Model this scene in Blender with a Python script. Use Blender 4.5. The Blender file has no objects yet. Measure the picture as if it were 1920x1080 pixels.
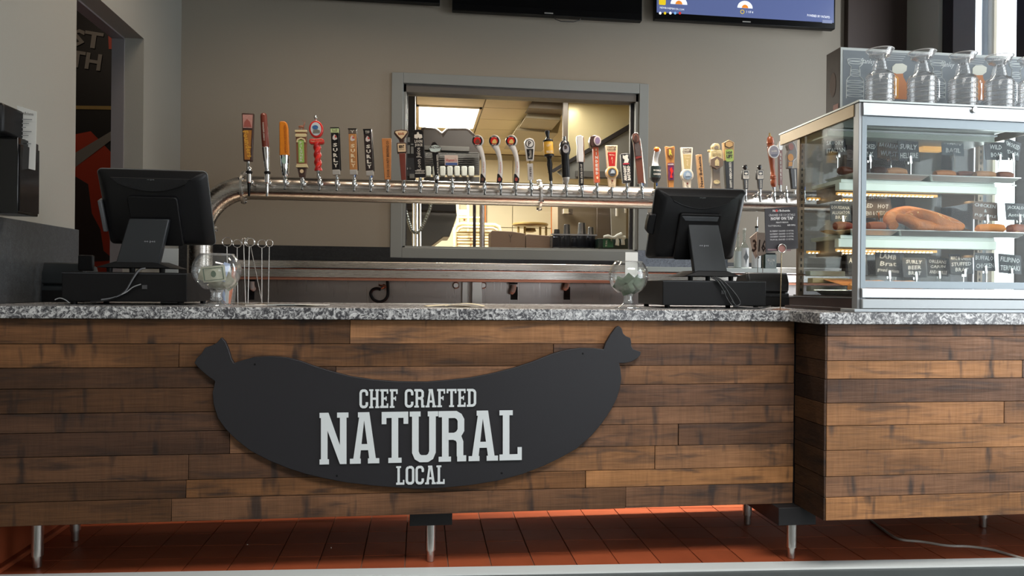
import bpy, bmesh, math, random
from mathutils import Vector, Matrix, Euler
random.seed(7)
C = bpy.context.scene
COL = C.collection
PI = math.pi
# ------------------------------------------------------------------ camera
FPX = 1350.0; YAW = math.radians(7.18); ROLL = .0096; EYE = 1.08; PITCH = -.001
_F = Vector((math.sin(YAW), math.cos(YAW), PITCH))
_R0 = Vector((math.cos(YAW), -math.sin(YAW), 0)); _U0 = Vector((-PITCH*math.sin(YAW), -PITCH*math.cos(YAW), 1))
_R = math.cos(ROLL)*_R0 + math.sin(ROLL)*_U0
_U = math.cos(ROLL)*_U0 - math.sin(ROLL)*_R0
cam_d = bpy.data.cameras.new('camera'); cam = bpy.data.objects.new('camera', cam_d); COL.objects.link(cam)
cam_d.sensor_width = 36; cam_d.lens = 36*FPX/1920; cam_d.clip_start = .05; cam_d.clip_end = 200
m = Matrix.Identity(4)
for i in range(3):
    m[i][0] = _R[i]; m[i][1] = _U[i]; m[i][2] = -_F[i]
m[2][3] = EYE
cam.matrix_world = m
C.camera = cam
# ------------------------------------------------------------------ sky, lights, exposure
w = bpy.data.worlds.new('world'); C.world = w; w.use_nodes = True
bg = w.node_tree.nodes['Background']; bg.inputs[0].default_value = (.86, .93, 1, 1); bg.inputs[1].default_value = 3.0
C.view_settings.view_transform = 'Standard'; C.view_settings.look = 'None'
C.view_settings.exposure = 0.0; C.view_settings.gamma = 1; C.view_settings.use_curve_mapping = False
C.cycles.max_bounces = 10; C.cycles.transparent_max_bounces = 16; C.cycles.transmission_bounces = 10
C.cycles.diffuse_bounces = 4; C.cycles.glossy_bounces = 5
C.cycles.caustics_reflective = False; C.cycles.caustics_refractive = False
C.cycles.sample_clamp_indirect = 6
def area(name, loc, rot, sx, sy, power, col, spread=PI):
    l = bpy.data.lights.new(name, 'AREA'); l.shape = 'RECTANGLE'; l.size = sx; l.size_y = sy
    l.energy = power; l.color = col; l.spread = spread
    o = bpy.data.objects.new(name, l); COL.objects.link(o); o.location = loc; o.rotation_euler = rot; return o
DAY = (.93, .98, 1.0); WARM = (1.0, .66, .36)
# daylight through the storefront glass on the right wall (facing -X)
area('daylight_storefront', (3.52, .95, 1.75), (0, PI/2, 0), 2.5, 2.6, 62, DAY)
# daylight through the tall narrow window beyond the food case (facing -X)
area('daylight_side_window', (3.585, 4.09, 2.2), (0, PI/2, 0), 2.5, .33, 34, DAY)
# daylight through the window behind the viewer (facing +Y)
area('daylight_front_window', (2.2, -2.55, 1.0), (PI/2, 0, 0), 1.5, 1.25, 6, DAY)
# ceiling lamp panel over the customers' side, near the storefront
area('ceiling_panel', (1.1, -.35, 3.92), (0, 0, 0), 3.0, 1.0, 185, (1, .97, .93), 2.3)
# warm tubes above the bar aisle and the kitchen's ceiling light
area('aisle_tube', (-.35, 3.55, 3.55), (0, 0, 0), 1.7, .08, 20, (1, .8, .6), 2.3)
area('aisle_tube', (1.45, 3.55, 3.55), (0, 0, 0), .8, .08, 16, (1, .8, .6), 2.3)
# fill added over the aisle's right half to brighten its floor, no lamp known
area('aisle_downlight', (1.35, 3.85, 3.95), (0, 0, 0), .5, .3, 28, (1, .93, .84), .75)
area('kitchen_light', (.22, 6.48, 2.58), (0, 0, 0), .52, .8, 150, (1, .95, .82))
area('kitchen_light_near', (.7, 5.4, 2.58), (0, 0, 0), 1.2, .3, 24, (1, .95, .82))  # added fill out of view, brightens the kitchen fronts that face the glass
area('hall_lamp', (-2.4, 4.6, 3.2), (.5, 0, 0), .3, .3, 2.5, (1, .8, .6))  # added fill to bring out the dark mural
# ------------------------------------------------------------------ pixel helpers (photo taken as 1920x1080)
def _D(x, y): return _F + (x-960)/FPX*_R - (y-540)/FPX*_U
def PY(x, y, Y):
    d = _D(x, y); t = Y/d.y; return Vector((d.x*t, Y, EYE+d.z*t))
def PX(x, y, X):
    d = _D(x, y); t = X/d.x; return Vector((X, d.y*t, EYE+d.z*t))
def PZ(x, y, Z):
    d = _D(x, y); t = (Z-EYE)/d.z; return Vector((d.x*t, d.y*t, Z))
def SC(x, Y): return (Vector((0, Y, 0)).y/_D(x, 540).y)/FPX     # metres per pixel on plane Y at column x
# ------------------------------------------------------------------ materials
MATS = {}  # every material is procedural
def new_mat(name):
    mt = bpy.data.materials.new(name); mt.use_nodes = True
    nt = mt.node_tree; b = nt.nodes['Principled BSDF']; return mt, nt, b
def mat(name, col, rough=.5, metal=0., bump=0., bscale=60., var=0., emit=None, estr=0., coat=0., spec=None, alpha=1.):
    if name in MATS: return MATS[name]
    mt, nt, b = new_mat(name)
    b.inputs['Base Color'].default_value = (*col, 1); b.inputs['Roughness'].default_value = rough
    b.inputs['Metallic'].default_value = metal
    if coat: b.inputs['Coat Weight'].default_value = coat
    if spec is not None: b.inputs['Specular IOR Level'].default_value = spec
    if emit: b.inputs['Emission Color'].default_value = (*emit, 1); b.inputs['Emission Strength'].default_value = estr
    tc = nt.nodes.new('ShaderNodeTexCoord'); nz = nt.nodes.new('ShaderNodeTexNoise')
    nz.inputs['Scale'].default_value = bscale; nz.inputs['Detail'].default_value = 4
    nt.links.new(tc.outputs['Object'], nz.inputs['Vector'])
    if var:
        mx = nt.nodes.new('ShaderNodeMix'); mx.data_type = 'RGBA'
        mx.inputs['A'].default_value = (*[c*(1-var) for c in col], 1); mx.inputs['B'].default_value = (*[min(1, c*(1+var)) for c in col], 1)
        nt.links.new(nz.outputs['Fac'], mx.inputs['Factor']); nt.links.new(mx.outputs['Result'], b.inputs['Base Color'])
    if bump:
        bp = nt.nodes.new('ShaderNodeBump'); bp.inputs['Strength'].default_value = bump; bp.inputs['Distance'].default_value = .01
        nt.links.new(nz.outputs['Fac'], bp.inputs['Height']); nt.links.new(bp.outputs['Normal'], b.inputs['Normal'])
    if not var and not bump:      # a trace of procedural gloss variation
        mr = nt.nodes.new('ShaderNodeMapRange'); mr.inputs['To Min'].default_value = max(0, rough-.04); mr.inputs['To Max'].default_value = min(1, rough+.04)
        nt.links.new(nz.outputs['Fac'], mr.inputs['Value']); nt.links.new(mr.outputs['Result'], b.inputs['Roughness'])
    MATS[name] = mt; return mt
def srgb(r, g, b): return tuple(((c/255)/12.92 if c/255 <= .04045 else ((c/255+.055)/1.055)**2.4) for c in (r, g, b))
def brushed(name, col, rough=.28, axis=0, s=1.):
    if name in MATS: return MATS[name]
    mt, nt, b = new_mat(name)
    b.inputs['Metallic'].default_value = 1; b.inputs['Base Color'].default_value = (*col, 1)
    tc = nt.nodes.new('ShaderNodeTexCoord'); mp = nt.nodes.new('ShaderNodeMapping'); nz = nt.nodes.new('ShaderNodeTexNoise')
    sc = [220*s]*3; sc[axis] = 3*s; mp.inputs['Scale'].default_value = sc
    nz.inputs['Detail'].default_value = 3; nz.inputs['Scale'].default_value = 1
    nt.links.new(tc.outputs['Object'], mp.inputs['Vector']); nt.links.new(mp.outputs['Vector'], nz.inputs['Vector'])
    mr = nt.nodes.new('ShaderNodeMapRange'); mr.inputs['To Min'].default_value = rough-.1; mr.inputs['To Max'].default_value = rough+.12
    nt.links.new(nz.outputs['Fac'], mr.inputs['Value']); nt.links.new(mr.outputs['Result'], b.inputs['Roughness'])
    bp = nt.nodes.new('ShaderNodeBump'); bp.inputs['Strength'].default_value = .04; bp.inputs['Distance'].default_value = .004
    nt.links.new(nz.outputs['Fac'], bp.inputs['Height']); nt.links.new(bp.outputs['Normal'], b.inputs['Normal'])
    MATS[name] = mt; return mt
def pane_mat(name, tint=(1, 1, 1), refl=.12, k=.75, pw_=3.2, veil=0.):
    if name in MATS: return MATS[name]
    mt, nt, b = new_mat(name); nt.nodes.remove(b); out = nt.nodes['Material Output']
    tr = nt.nodes.new('ShaderNodeBsdfTransparent'); tr.inputs[0].default_value = (*tint, 1)
    gl = nt.nodes.new('ShaderNodeBsdfGlossy'); gl.inputs['Roughness'].default_value = .02
    lw = nt.nodes.new('ShaderNodeLayerWeight'); lw.inputs[0].default_value = .5
    pw = nt.nodes.new('ShaderNodeMath'); pw.operation = 'POWER'; pw.inputs[1].default_value = pw_
    nt.links.new(lw.outputs['Facing'], pw.inputs[0])
    ad = nt.nodes.new('ShaderNodeMath'); ad.operation = 'MULTIPLY_ADD'; ad.inputs[1].default_value = k; ad.inputs[2].default_value = .004+refl*.06; ad.use_clamp = True
    mx = nt.nodes.new('ShaderNodeMixShader')
    nt.links.new(pw.outputs[0], ad.inputs[0]); nt.links.new(ad.outputs[0], mx.inputs[0])
    nt.links.new(tr.outputs[0], mx.inputs[1]); nt.links.new(gl.outputs[0], mx.inputs[2])
    if veil:      # white scatter for pressed glass, also standing in for bright outline glints
        df = nt.nodes.new('ShaderNodeBsdfTranslucent'); d2 = nt.nodes.new('ShaderNodeBsdfDiffuse'); m0 = nt.nodes.new('ShaderNodeMixShader'); m1 = nt.nodes.new('ShaderNodeMixShader'); m1.inputs[0].default_value = veil
        nt.links.new(df.outputs[0], m0.inputs[1]); nt.links.new(d2.outputs[0], m0.inputs[2]); nt.links.new(mx.outputs[0], m1.inputs[1]); nt.links.new(m0.outputs[0], m1.inputs[2]); nt.links.new(m1.outputs[0], out.inputs[0])
    else: nt.links.new(mx.outputs[0], out.inputs[0])
    MATS[name] = mt; return mt
def glass_mat(name, tint=(1, 1, 1), rough=0.):
    if name in MATS: return MATS[name]
    mt, nt, b = new_mat(name)
    b.inputs['Base Color'].default_value = (*tint, 1); b.inputs['Transmission Weight'].default_value = 1
    b.inputs['Roughness'].default_value = rough; b.inputs['IOR'].default_value = 1.47
    MATS[name] = mt; return mt
def wood_mat():
    mt, nt, b = new_mat('reclaimed_wood'); L = nt.links.new; N = nt.nodes.new
    geo = N('ShaderNodeNewGeometry'); oi = N('ShaderNodeObjectInfo')
    def noise(scale, detail=4, off=True, dist=0.):
        mp = N('ShaderNodeMapping'); mp.inputs['Scale'].default_value = scale
        L(geo.outputs['Position'], mp.inputs['Vector'])
        if off:
            cb = N('ShaderNodeCombineXYZ'); mu = N('ShaderNodeMath'); mu.operation = 'MULTIPLY'; mu.inputs[1].default_value = 37.
            L(oi.outputs['Random'], mu.inputs[0]); L(mu.outputs[0], cb.inputs['Y']); L(cb.outputs[0], mp.inputs['Location'])
        nz = N('ShaderNodeTexNoise'); nz.inputs['Scale'].default_value = 1; nz.inputs['Detail'].default_value = detail
        nz.inputs['Distortion'].default_value = dist
        L(mp.outputs[0], nz.inputs['Vector']); return nz
    def ramp(src, a, c0, c1, e=None):
        r = N('ShaderNodeValToRGB'); r.color_ramp.elements[0].position = a[0]; r.color_ramp.elements[1].position = a[1]
        r.color_ramp.elements[0].color = c0; r.color_ramp.elements[1].color = c1; L(src, r.inputs[0]); return r
    def mix(f, A, B, t='MIX', fac=None):
        mx = N('ShaderNodeMix'); mx.data_type = 'RGBA'; mx.blend_type = t
        if fac is not None: mx.inputs['Factor'].default_value = fac
        else: L(f, mx.inputs['Factor'])
        L(A, mx.inputs['A']); L(B, mx.inputs['B']); return mx.outputs['Result']
    def v(x): return (x, x, x, 1)
    # tone of the board
    t1 = ramp(oi.outputs['Random'], (0, 1), (*srgb(124, 90, 68), 1), (*srgb(184, 130, 82), 1))
    t1.color_ramp.elements.new(.45).color = (*srgb(152, 110, 78), 1)
    broad = noise((2.2, 3, 7), 3, dist=.4); rb = ramp(broad.outputs['Fac'], (.3, .7), v(.55), v(1.15))
    c = mix(None, t1.outputs[0], rb.outputs[0], 'MULTIPLY', 1)
    grain = noise((6, 30, 160), 6, dist=.8); rg = ramp(grain.outputs['Fac'], (.3, .72), v(.76), v(1.10))
    c = mix(None, c, rg.outputs[0], 'MULTIPLY', 1)
    saw = noise((70, 10, 5), 3); rs = ramp(saw.outputs['Fac'], (.30, .62), v(.88), v(1.03))
    c = mix(None, c, rs.outputs[0], 'MULTIPLY', 1)
    # dark smoke-like stains: long smears along the board and short upright blotches
    st = noise((4, 6, 30), 4, dist=.6); r1 = ramp(st.outputs['Fac'], (.52, .74), v(0), v(.8))
    dark = N('ShaderNodeRGB'); dark.outputs[0].default_value = (*srgb(52, 47, 46), 1)
    c = mix(r1.outputs[0], c, dark.outputs[0])
    s2 = noise((20, 4, 4), 2); r2 = ramp(s2.outputs['Fac'], (.60, .72), v(0), v(.8))
    c = mix(r2.outputs[0], c, dark.outputs[0])
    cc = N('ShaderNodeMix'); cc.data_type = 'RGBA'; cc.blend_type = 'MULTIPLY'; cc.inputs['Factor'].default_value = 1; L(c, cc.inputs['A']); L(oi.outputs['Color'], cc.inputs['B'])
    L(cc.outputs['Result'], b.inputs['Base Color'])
    rr = ramp(grain.outputs['Fac'], (.3, .7), v(.75), v(.5)); b.inputs['Specular IOR Level'].default_value = .3; L(rr.outputs[0], b.inputs['Roughness'])
    bp = N('ShaderNodeBump'); bp.inputs['Strength'].default_value = .35; bp.inputs['Distance'].default_value = .004
    ad = N('ShaderNodeMath'); ad.operation = 'ADD'; L(grain.outputs['Fac'], ad.inputs[0]); L(saw.outputs['Fac'], ad.inputs[1])
    L(ad.outputs[0], bp.inputs['Height']); L(bp.outputs[0], b.inputs['Normal'])
    return mt
def granite_mat(name, dark, light, scale, lo, hi, rough=.25):
    if name in MATS: return MATS[name]
    mt, nt, b = new_mat(name); L = nt.links.new; N = nt.nodes.new
    geo = N('ShaderNodeNewGeometry')
    n1 = N('ShaderNodeTexNoise'); n1.inputs['Scale'].default_value = scale; n1.inputs['Detail'].default_value = 7; n1.inputs['Roughness'].default_value = .7; n1.inputs['Distortion'].default_value = 1.6
    n2 = N('ShaderNodeTexVoronoi'); n2.feature = 'DISTANCE_TO_EDGE'; n2.inputs['Scale'].default_value = scale*.8
    L(geo.outputs['Position'], n1.inputs['Vector']); L(n1.outputs['Color'], n2.inputs['Vector'])
    va = N('ShaderNodeVectorMath'); va.operation = 'MULTIPLY_ADD'; va.inputs[1].default_value = (.05, .05, .05)
    L(n1.outputs['Color'], va.inputs[0]); L(geo.outputs['Position'], va.inputs[2]); L(va.outputs[0], n2.inputs['Vector'])
    r = N('ShaderNodeValToRGB'); r.color_ramp.elements[0].position = lo; r.color_ramp.elements[1].position = hi
    r.color_ramp.elements[0].color = (*dark, 1); r.color_ramp.elements[1].color = (*light, 1)
    L(n1.outputs['Fac'], r.inputs[0])
    r2 = N('ShaderNodeValToRGB'); r2.color_ramp.elements[0].position = .0; r2.color_ramp.elements[1].position = .09
    r2.color_ramp.elements[0].color = (.75, .75, .75, 1); r2.color_ramp.elements[1].color = (0, 0, 0, 1); L(n2.outputs['Distance'], r2.inputs[0])
    mu = N('ShaderNodeMath'); mu.operation = 'MULTIPLY'; n3 = N('ShaderNodeTexNoise'); n3.inputs['Scale'].default_value = scale*.35
    L(geo.outputs['Position'], n3.inputs['Vector']); 
    r3 = N('ShaderNodeValToRGB'); r3.color_ramp.elements[0].position = .42; r3.color_ramp.elements[1].position = .6; L(n3.outputs['Fac'], r3.inputs[0])
    L(r2.outputs[0], mu.inputs[0]); L(r3.outputs[0], mu.inputs[1])
    mx = N('ShaderNodeMix'); mx.data_type = 'RGBA'; L(mu.outputs[0], mx.inputs['Factor']); L(r.outputs[0], mx.inputs['A']); mx.inputs['B'].default_value = (*light, 1)
    L(mx.outputs['Result'], b.inputs['Base Color']); b.inputs['Roughness'].default_value = rough
    MATS[name] = mt; return mt
def tile_mat():
    mt, nt, b = new_mat('quarry_tile'); L = nt.links.new; N = nt.nodes.new
    oi = N('ShaderNodeObjectInfo'); r = N('ShaderNodeValToRGB')
    r.color_ramp.elements[0].color = (*srgb(166, 82, 50), 1); r.color_ramp.elements[1].color = (*srgb(186, 94, 58), 1)
    L(oi.outputs['Random'], r.inputs[0])
    geo = N('ShaderNodeNewGeometry'); nz = N('ShaderNodeTexNoise'); nz.inputs['Scale'].default_value = 9; nz.inputs['Detail'].default_value = 6
    L(geo.outputs['Position'], nz.inputs['Vector'])
    mx = N('ShaderNodeMix'); mx.data_type = 'RGBA'; mx.blend_type = 'MULTIPLY'; mx.inputs['Factor'].default_value = .3
    L(r.outputs[0], mx.inputs['A']); L(nz.outputs['Fac'], mx.inputs['B']); L(mx.outputs['Result'], b.inputs['Base Color'])
    b.inputs['Roughness'].default_value = .5; b.inputs['Specular IOR Level'].default_value = .3
    return mt
WOOD = wood_mat(); TILE = tile_mat()
GRANITE = granite_mat('speckled_granite', srgb(66, 66, 70), srgb(205, 205, 205), 52, .47, .61)
BLACKGRAN = granite_mat('black_granite', srgb(26, 27, 30), srgb(60, 62, 66), 130, .5, .75, .3)
STEEL = brushed('brushed_steel', (.52, .48, .44), .27, 0)
STEELV = brushed('brushed_steel_upright', (.62, .6, .57), .3, 2)
ALU = brushed('satin_aluminium', (.66, .68, .70), .36, 0)
CHROME = mat('chrome', (.8, .8, .8), .09, 1.)
WALLP = mat('taupe_wall_paint', srgb(150, 142, 130), .62, bump=.05, bscale=180)
WALLL = mat('pale_grey_wall_paint', srgb(146, 145, 138), .6, bump=.05, bscale=180)
TRIMP = mat('grey_trim_paint', srgb(140, 144, 143), .45)
BLACKP = mat('black_plastic', srgb(13, 13, 15), .42, bump=.03, bscale=400, spec=.25)
BLACKG = mat('gloss_black_plastic', srgb(9, 9, 10), .12)
BLACKM = mat('matte_black_metal', srgb(13, 13, 15), .5, bump=.04, bscale=300, spec=.25)
WHITE = mat('white_paint', (.8, .8, .8), .5)
CREAM = mat('cream_print', srgb(225, 205, 170), .5)
PAPER = mat('paper', srgb(222, 220, 214), .8)
PANE = pane_mat('window_glass'); CASEGLASS = pane_mat('case_glass', (.97, .99, .98), .05)
CLEAR = glass_mat('clear_glass')
# ------------------------------------------------------------------ mesh builder
class MB:
    def __init__(s): s.v = []; s.f = []
    def add(s, vs, fs):
        o = len(s.v); s.v += [Vector(q) for q in vs]; s.f += [tuple(o+i for i in f) for f in fs]; return s
    def box(s, x0, x1, y0, y1, z0, z1):
        if x0 > x1: x0, x1 = x1, x0
        if y0 > y1: y0, y1 = y1, y0
        if z0 > z1: z0, z1 = z1, z0
        return s.add([(x0,y0,z0),(x1,y0,z0),(x1,y1,z0),(x0,y1,z0),(x0,y0,z1),(x1,y0,z1),(x1,y1,z1),(x0,y1,z1)],
            [(0,3,2,1),(4,5,6,7),(0,1,5,4),(1,2,6,5),(2,3,7,6),(3,0,4,7)])
    def hexa(s, a, b):          # two quads (lists of 4 points): front a, back b
        return s.add(list(a)+list(b), [(0,1,2,3),(7,6,5,4),(0,4,5,1),(1,5,6,2),(2,6,7,3),(3,7,4,0)])
    def tube(s, pts, r, n=10, caps=True):
        pts = [Vector(p) for p in pts]; k = len(pts); rs = r if isinstance(r, (list, tuple)) else [r]*k
        vs = []; up = None
        for i, p in enumerate(pts):
            t = (pts[min(i+1, k-1)]-pts[max(i-1, 0)]).normalized()
            if up is None: up = Vector((0, 0, 1)) if abs(t.z) < .9 else Vector((0, 1, 0))
            a = t.cross(up)
            if a.length < 1e-4: a = t.cross(Vector((1, .3, .2)))
            a.normalize(); b = t.cross(a).normalized(); up = -b if False else up
            for j in range(n):
                q = 2*PI*j/n; vs.append(p+rs[i]*(math.cos(q)*a+math.sin(q)*b))
        fs = [(i*n+j, i*n+(j+1) % n, (i+1)*n+(j+1) % n, (i+1)*n+j) for i in range(k-1) for j in range(n)]
        if caps: fs += [tuple(range(n))[::-1], tuple((k-1)*n+j for j in range(n))]
        return s.add(vs, fs)
    def lathe(s, prof, n=20, c=(0, 0, 0), ax='z', closed=False):
        vs = []
        for r, z in prof:
            for j in range(n):
                q = 2*PI*j/n; a, b = max(r, 1e-5)*math.cos(q), max(r, 1e-5)*math.sin(q)
                vs.append({'z': (a, b, z), 'y': (a, z, b), 'x': (z, a, b)}[ax])
        vs = [Vector(q)+Vector(c) for q in vs]; k = len(prof)
        fs = [(i*n+j, i*n+(j+1) % n, (i+1)*n+(j+1) % n, (i+1)*n+j) for i in range(k-1+(1 if closed else 0)) for j in range(n)]
        if closed: fs = [tuple(q % (k*n) for q in f) for f in fs]
        else: fs += [tuple(range(n))[::-1], tuple((k-1)*n+j for j in range(n))]
        return s.add(vs, fs)
    def prism(s, pts, y0, y1):  # polygon in XZ between y0 and y1
        n = len(pts); vs = [(x, y0, z) for x, z in pts]+[(x, y1, z) for x, z in pts]
        return s.add(vs, [tuple(range(n)), tuple(range(2*n-1, n-1, -1))]+[(i, (i+1) % n, n+(i+1) % n, n+i) for i in range(n)])
    def prismx(s, pts, x0, x1): # polygon in YZ
        n = len(pts); vs = [(x0, y, z) for y, z in pts]+[(x1, y, z) for y, z in pts]
        return s.add(vs, [tuple(range(n)), tuple(range(2*n-1, n-1, -1))]+[(i, (i+1) % n, n+(i+1) % n, n+i) for i in range(n)])
    def prismz(s, pts, z0, z1):
        n = len(pts); vs = [(x, y, z0) for x, y in pts]+[(x, y, z1) for x, y in pts]
        return s.add(vs, [tuple(range(n)), tuple(range(2*n-1, n-1, -1))]+[(i, (i+1) % n, n+(i+1) % n, n+i) for i in range(n)])
    def ball(s, c, rx, ry=None, rz=None, n=16, k=9):
        ry = ry or rx; rz = rz or rx; vs = []
        for i in range(k+1):
            t = PI*i/k
            for j in range(n):
                q = 2*PI*j/n; vs.append((c[0]+rx*math.sin(t)*math.cos(q), c[1]+ry*math.sin(t)*math.sin(q), c[2]+rz*math.cos(t)))
        return s.add(vs, [(i*n+j, (i+1)*n+j, (i+1)*n+(j+1) % n, i*n+(j+1) % n) for i in range(k) for j in range(n)])
    def tf(s, M):
        s.v = [M @ q for q in s.v]; return s
    def join(s, o): return s.add(o.v, o.f)
def build(name, mb, mt, parent=None, bev=0, label=None, smooth=True, loc=None):
    me = bpy.data.meshes.new(name); me.from_pydata([tuple(q) for q in mb.v], [], mb.f)
    bm = bmesh.new(); bm.from_mesh(me)
    if not getattr(mb, 'flat', False):
        bmesh.ops.remove_doubles(bm, verts=bm.verts, dist=1e-6); bmesh.ops.recalc_face_normals(bm, faces=bm.faces)
    bm.to_mesh(me); bm.free()
    me.materials.append(mt)
    if smooth:
        me.polygons.foreach_set('use_smooth', [True]*len(me.polygons))
        try: me.set_sharp_from_angle(angle=math.radians(35))
        except Exception: pass
    o = bpy.data.objects.new(name, me); COL.objects.link(o)
    if parent is not None: o.parent = parent
    if loc is not None: o.location = loc
    if bev:
        b = o.modifiers.new('edge', 'BEVEL'); b.width = bev; b.segments = 2; b.limit_method = 'ANGLE'; b.angle_limit = math.radians(40)
    if label: o['label'] = label
    return o
def thing(name, label, cat, loc=(0, 0, 0), rz=0, group=None):
    o = bpy.data.objects.new(name, None); COL.objects.link(o); o.empty_display_size = .05
    o.location = loc; o.rotation_euler = (0, 0, rz); o['label'] = label; o['category'] = cat
    if group: o['group'] = group
    return o
def tag(o, label, cat, group=None, kind=None):
    if label: o['label'] = label
    if cat: o['category'] = cat
    if group: o['group'] = group
    if kind: o['kind'] = kind
    return o
def struct(name, mb, mt, bev=0, parent=None):
    o = build(name, mb, mt, parent, bev)
    if parent is None: o['kind'] = 'structure'
    return o
def dup(root, loc=None, rz=None, label=None):
    r = root.copy(); COL.objects.link(r)
    if loc is not None: r.location = loc
    if rz is not None: r.rotation_euler = (0, 0, rz)
    if label: r['label'] = label
    for ch in list(root.children):
        c = ch.copy(); COL.objects.link(c); c.parent = r
        for g in ch.children:
            d = g.copy(); COL.objects.link(d); d.parent = c
    return r
# text as thin geometry facing -Y, centred on the origin, fitted to w x h
def text_mb(s, w=None, h=None, bold=0., t=.0006, shear=0.):
    cu = bpy.data.curves.new('t', 'FONT'); cu.body = s; cu.size = 1; cu.align_x = 'CENTER'; cu.align_y = 'CENTER'
    cu.resolution_u = 1; cu.offset = bold; cu.shear = shear; cu.space_line = .9
    o = bpy.data.objects.new('t', cu); COL.objects.link(o)
    dg = bpy.context.evaluated_depsgraph_get(); me = bpy.data.meshes.new_from_object(o.evaluated_get(dg))
    bpy.data.objects.remove(o); bpy.data.curves.remove(cu)
    mb = MB(); mb.flat = True
    vs = [q.co.copy() for q in me.vertices]
    if vs:
        x0 = min(q.x for q in vs); x1 = max(q.x for q in vs); y0 = min(q.y for q in vs); y1 = max(q.y for q in vs)
        sx = (w/(x1-x0)) if w else None; sy = (h/(y1-y0)) if h else None
        sx = sx or sy; sy = sy or sx
        mb.add([((q.x-(x0+x1)/2)*sx, 0, (q.y-(y0+y1)/2)*sy) for q in vs], [tuple(p.vertices) for p in me.polygons])
    bpy.data.meshes.remove(me); return mb
def letters(parent, s, x, y, z, w, h, mt, rot=0, bold=0., name='lettering', shear=0., M=None):
    mb = text_mb(s, w, h, bold, shear=shear)
    mb.tf(Matrix.Translation((x, y, z)) @ Matrix.Rotation(rot, 4, 'Y'))
    if M is not None: mb.tf(M)
    return build(name, mb, mt, parent, smooth=False)
def roundrect(w, h, r, n=4, cx=0, cz=0):
    p = []
    for sx, sz, a in ((1, -1, -90), (1, 1, 0), (-1, 1, 90), (-1, -1, 180)):
        for i in range(n+1):
            q = math.radians(a+90*i/n); p.append((cx+sx*(w/2-r)+r*math.cos(q), cz+sz*(h/2-r)+r*math.sin(q)))
    return p
def ell(cx, cz, rx, rz, n=28): return [(cx+rx*math.cos(2*PI*i/n), cz+rz*math.sin(2*PI*i/n)) for i in range(n)]
# ================================================================== THE ROOM
YW = 4.98; XL = -1.583; XR = 3.55; CEIL = 4.0
WX0, WX1, WZ0, WZ1 = -.135, 1.525, 1.345, 2.465
struct('wall_back', MB().box(XL, WX0, YW, YW+.12, 0, CEIL).box(WX1, 3.9, YW, YW+.12, 0, CEIL)
       .box(WX0, WX1, YW, YW+.12, 0, WZ0).box(WX0, WX1, YW, YW+.12, WZ1, CEIL), WALLP)
struct('wall_left', MB().box(XL-.167, XL, -2.6, 3.535, 0, CEIL).box(XL-.167, XL, 4.341, YW+.12, 0, CEIL)
       .box(XL-.167, XL, 3.535, 4.341, 2.477, CEIL), WALLL)
struct('ceiling', MB().box(-4.2, 3.9, -2.8, 6.2, CEIL, CEIL+.1), mat('dark_ceiling', srgb(70, 68, 66), .8))
struct('wall_front', MB().box(-1.75, -1.2, -2.75, -2.6, 0, CEIL).box(3.0, 3.9, -2.75, -2.6, 0, CEIL)
       .box(-1.2, 1.4, -2.75, -2.6, 0, CEIL).box(1.4, 3.0, -2.75, -2.6, 0, .35).box(1.4, 3.0, -2.75, -2.6, 1.65, CEIL), mat('front_wall_paint', srgb(120, 112, 102), .7))
wr = MB()
wr.box(XR, XR+.18, -2.6, -.4, 0, CEIL).box(XR, XR+.18, 2.3, 3.75, 0, CEIL).box(XR, XR+.18, -.4, 2.3, 0, .45).box(XR, XR+.18, -.4, 2.3, 3.05, CEIL)
wr.box(XR, XR+.18, 4.6, YW, 0, CEIL).box(XR, XR+.18, 3.75, 4.6, 0, .9).box(XR, XR+.18, 3.75, 4.6, 3.5, CEIL)
struct('wall_right', wr, mat('window_wall_paint', srgb(206, 212, 206), .6, bump=.05, bscale=180))  # wall paint lightened, standing in for daylight that misses this wall
FRAMEG = mat('slate_window_frame', srgb(160, 170, 182), .4); FRAMED = mat('dark_window_frame', srgb(44, 44, 50), .4)
w2 = struct('window_2', MB().box(XR+.0, XR+.07, 4.30, 4.46, .9, 3.5).box(XR-.01, XR+.08, 4.25, 4.30, .9, 3.5), FRAMEG)
struct('mullion', MB().box(XR-.01, XR+.08, 3.75, 3.925, .9, 3.5).box(XR+.03, XR+.12, 4.46, 4.6, .9, 3.5), FRAMED, parent=w2)
struct('window_sill', MB().box(XR-.04, XR+.12, 3.75, 4.6, .86, .9), FRAMEG, parent=w2)
struct('outer_jamb', MB().box(XR+.08, XR+.10, 4.20, 4.5, .9, 3.5), mat('cream_render', srgb(214, 204, 182), .7), parent=w2)
struct('pane', MB().box(XR+.045, XR+.05, 3.92, 4.26, .9, 3.5), PANE, parent=w2)
for n, (y0, y1) in enumerate(((-.4, .95), (.95, 2.3))):
    w3 = struct('window_%d' % (n+3), MB().box(XR, XR+.08, y0, y0+.06, .45, 3.05).box(XR, XR+.08, y1-.06, y1, .45, 3.05).box(XR, XR+.08, y0, y1, .45, .51).box(XR, XR+.08, y0, y1, 2.99, 3.05), FRAMED)
    struct('pane', MB().box(XR+.06, XR+.065, y0+.06, y1-.06, .51, 2.99), PANE, parent=w3)
struct('trim_2', MB().box(3.085, XR, YW-.05, YW, 0, CEIL), mat('dark_brown_pilaster_paint', srgb(66, 54, 50), .6))  # dark brown strip projecting at the right end of the back wall
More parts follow.
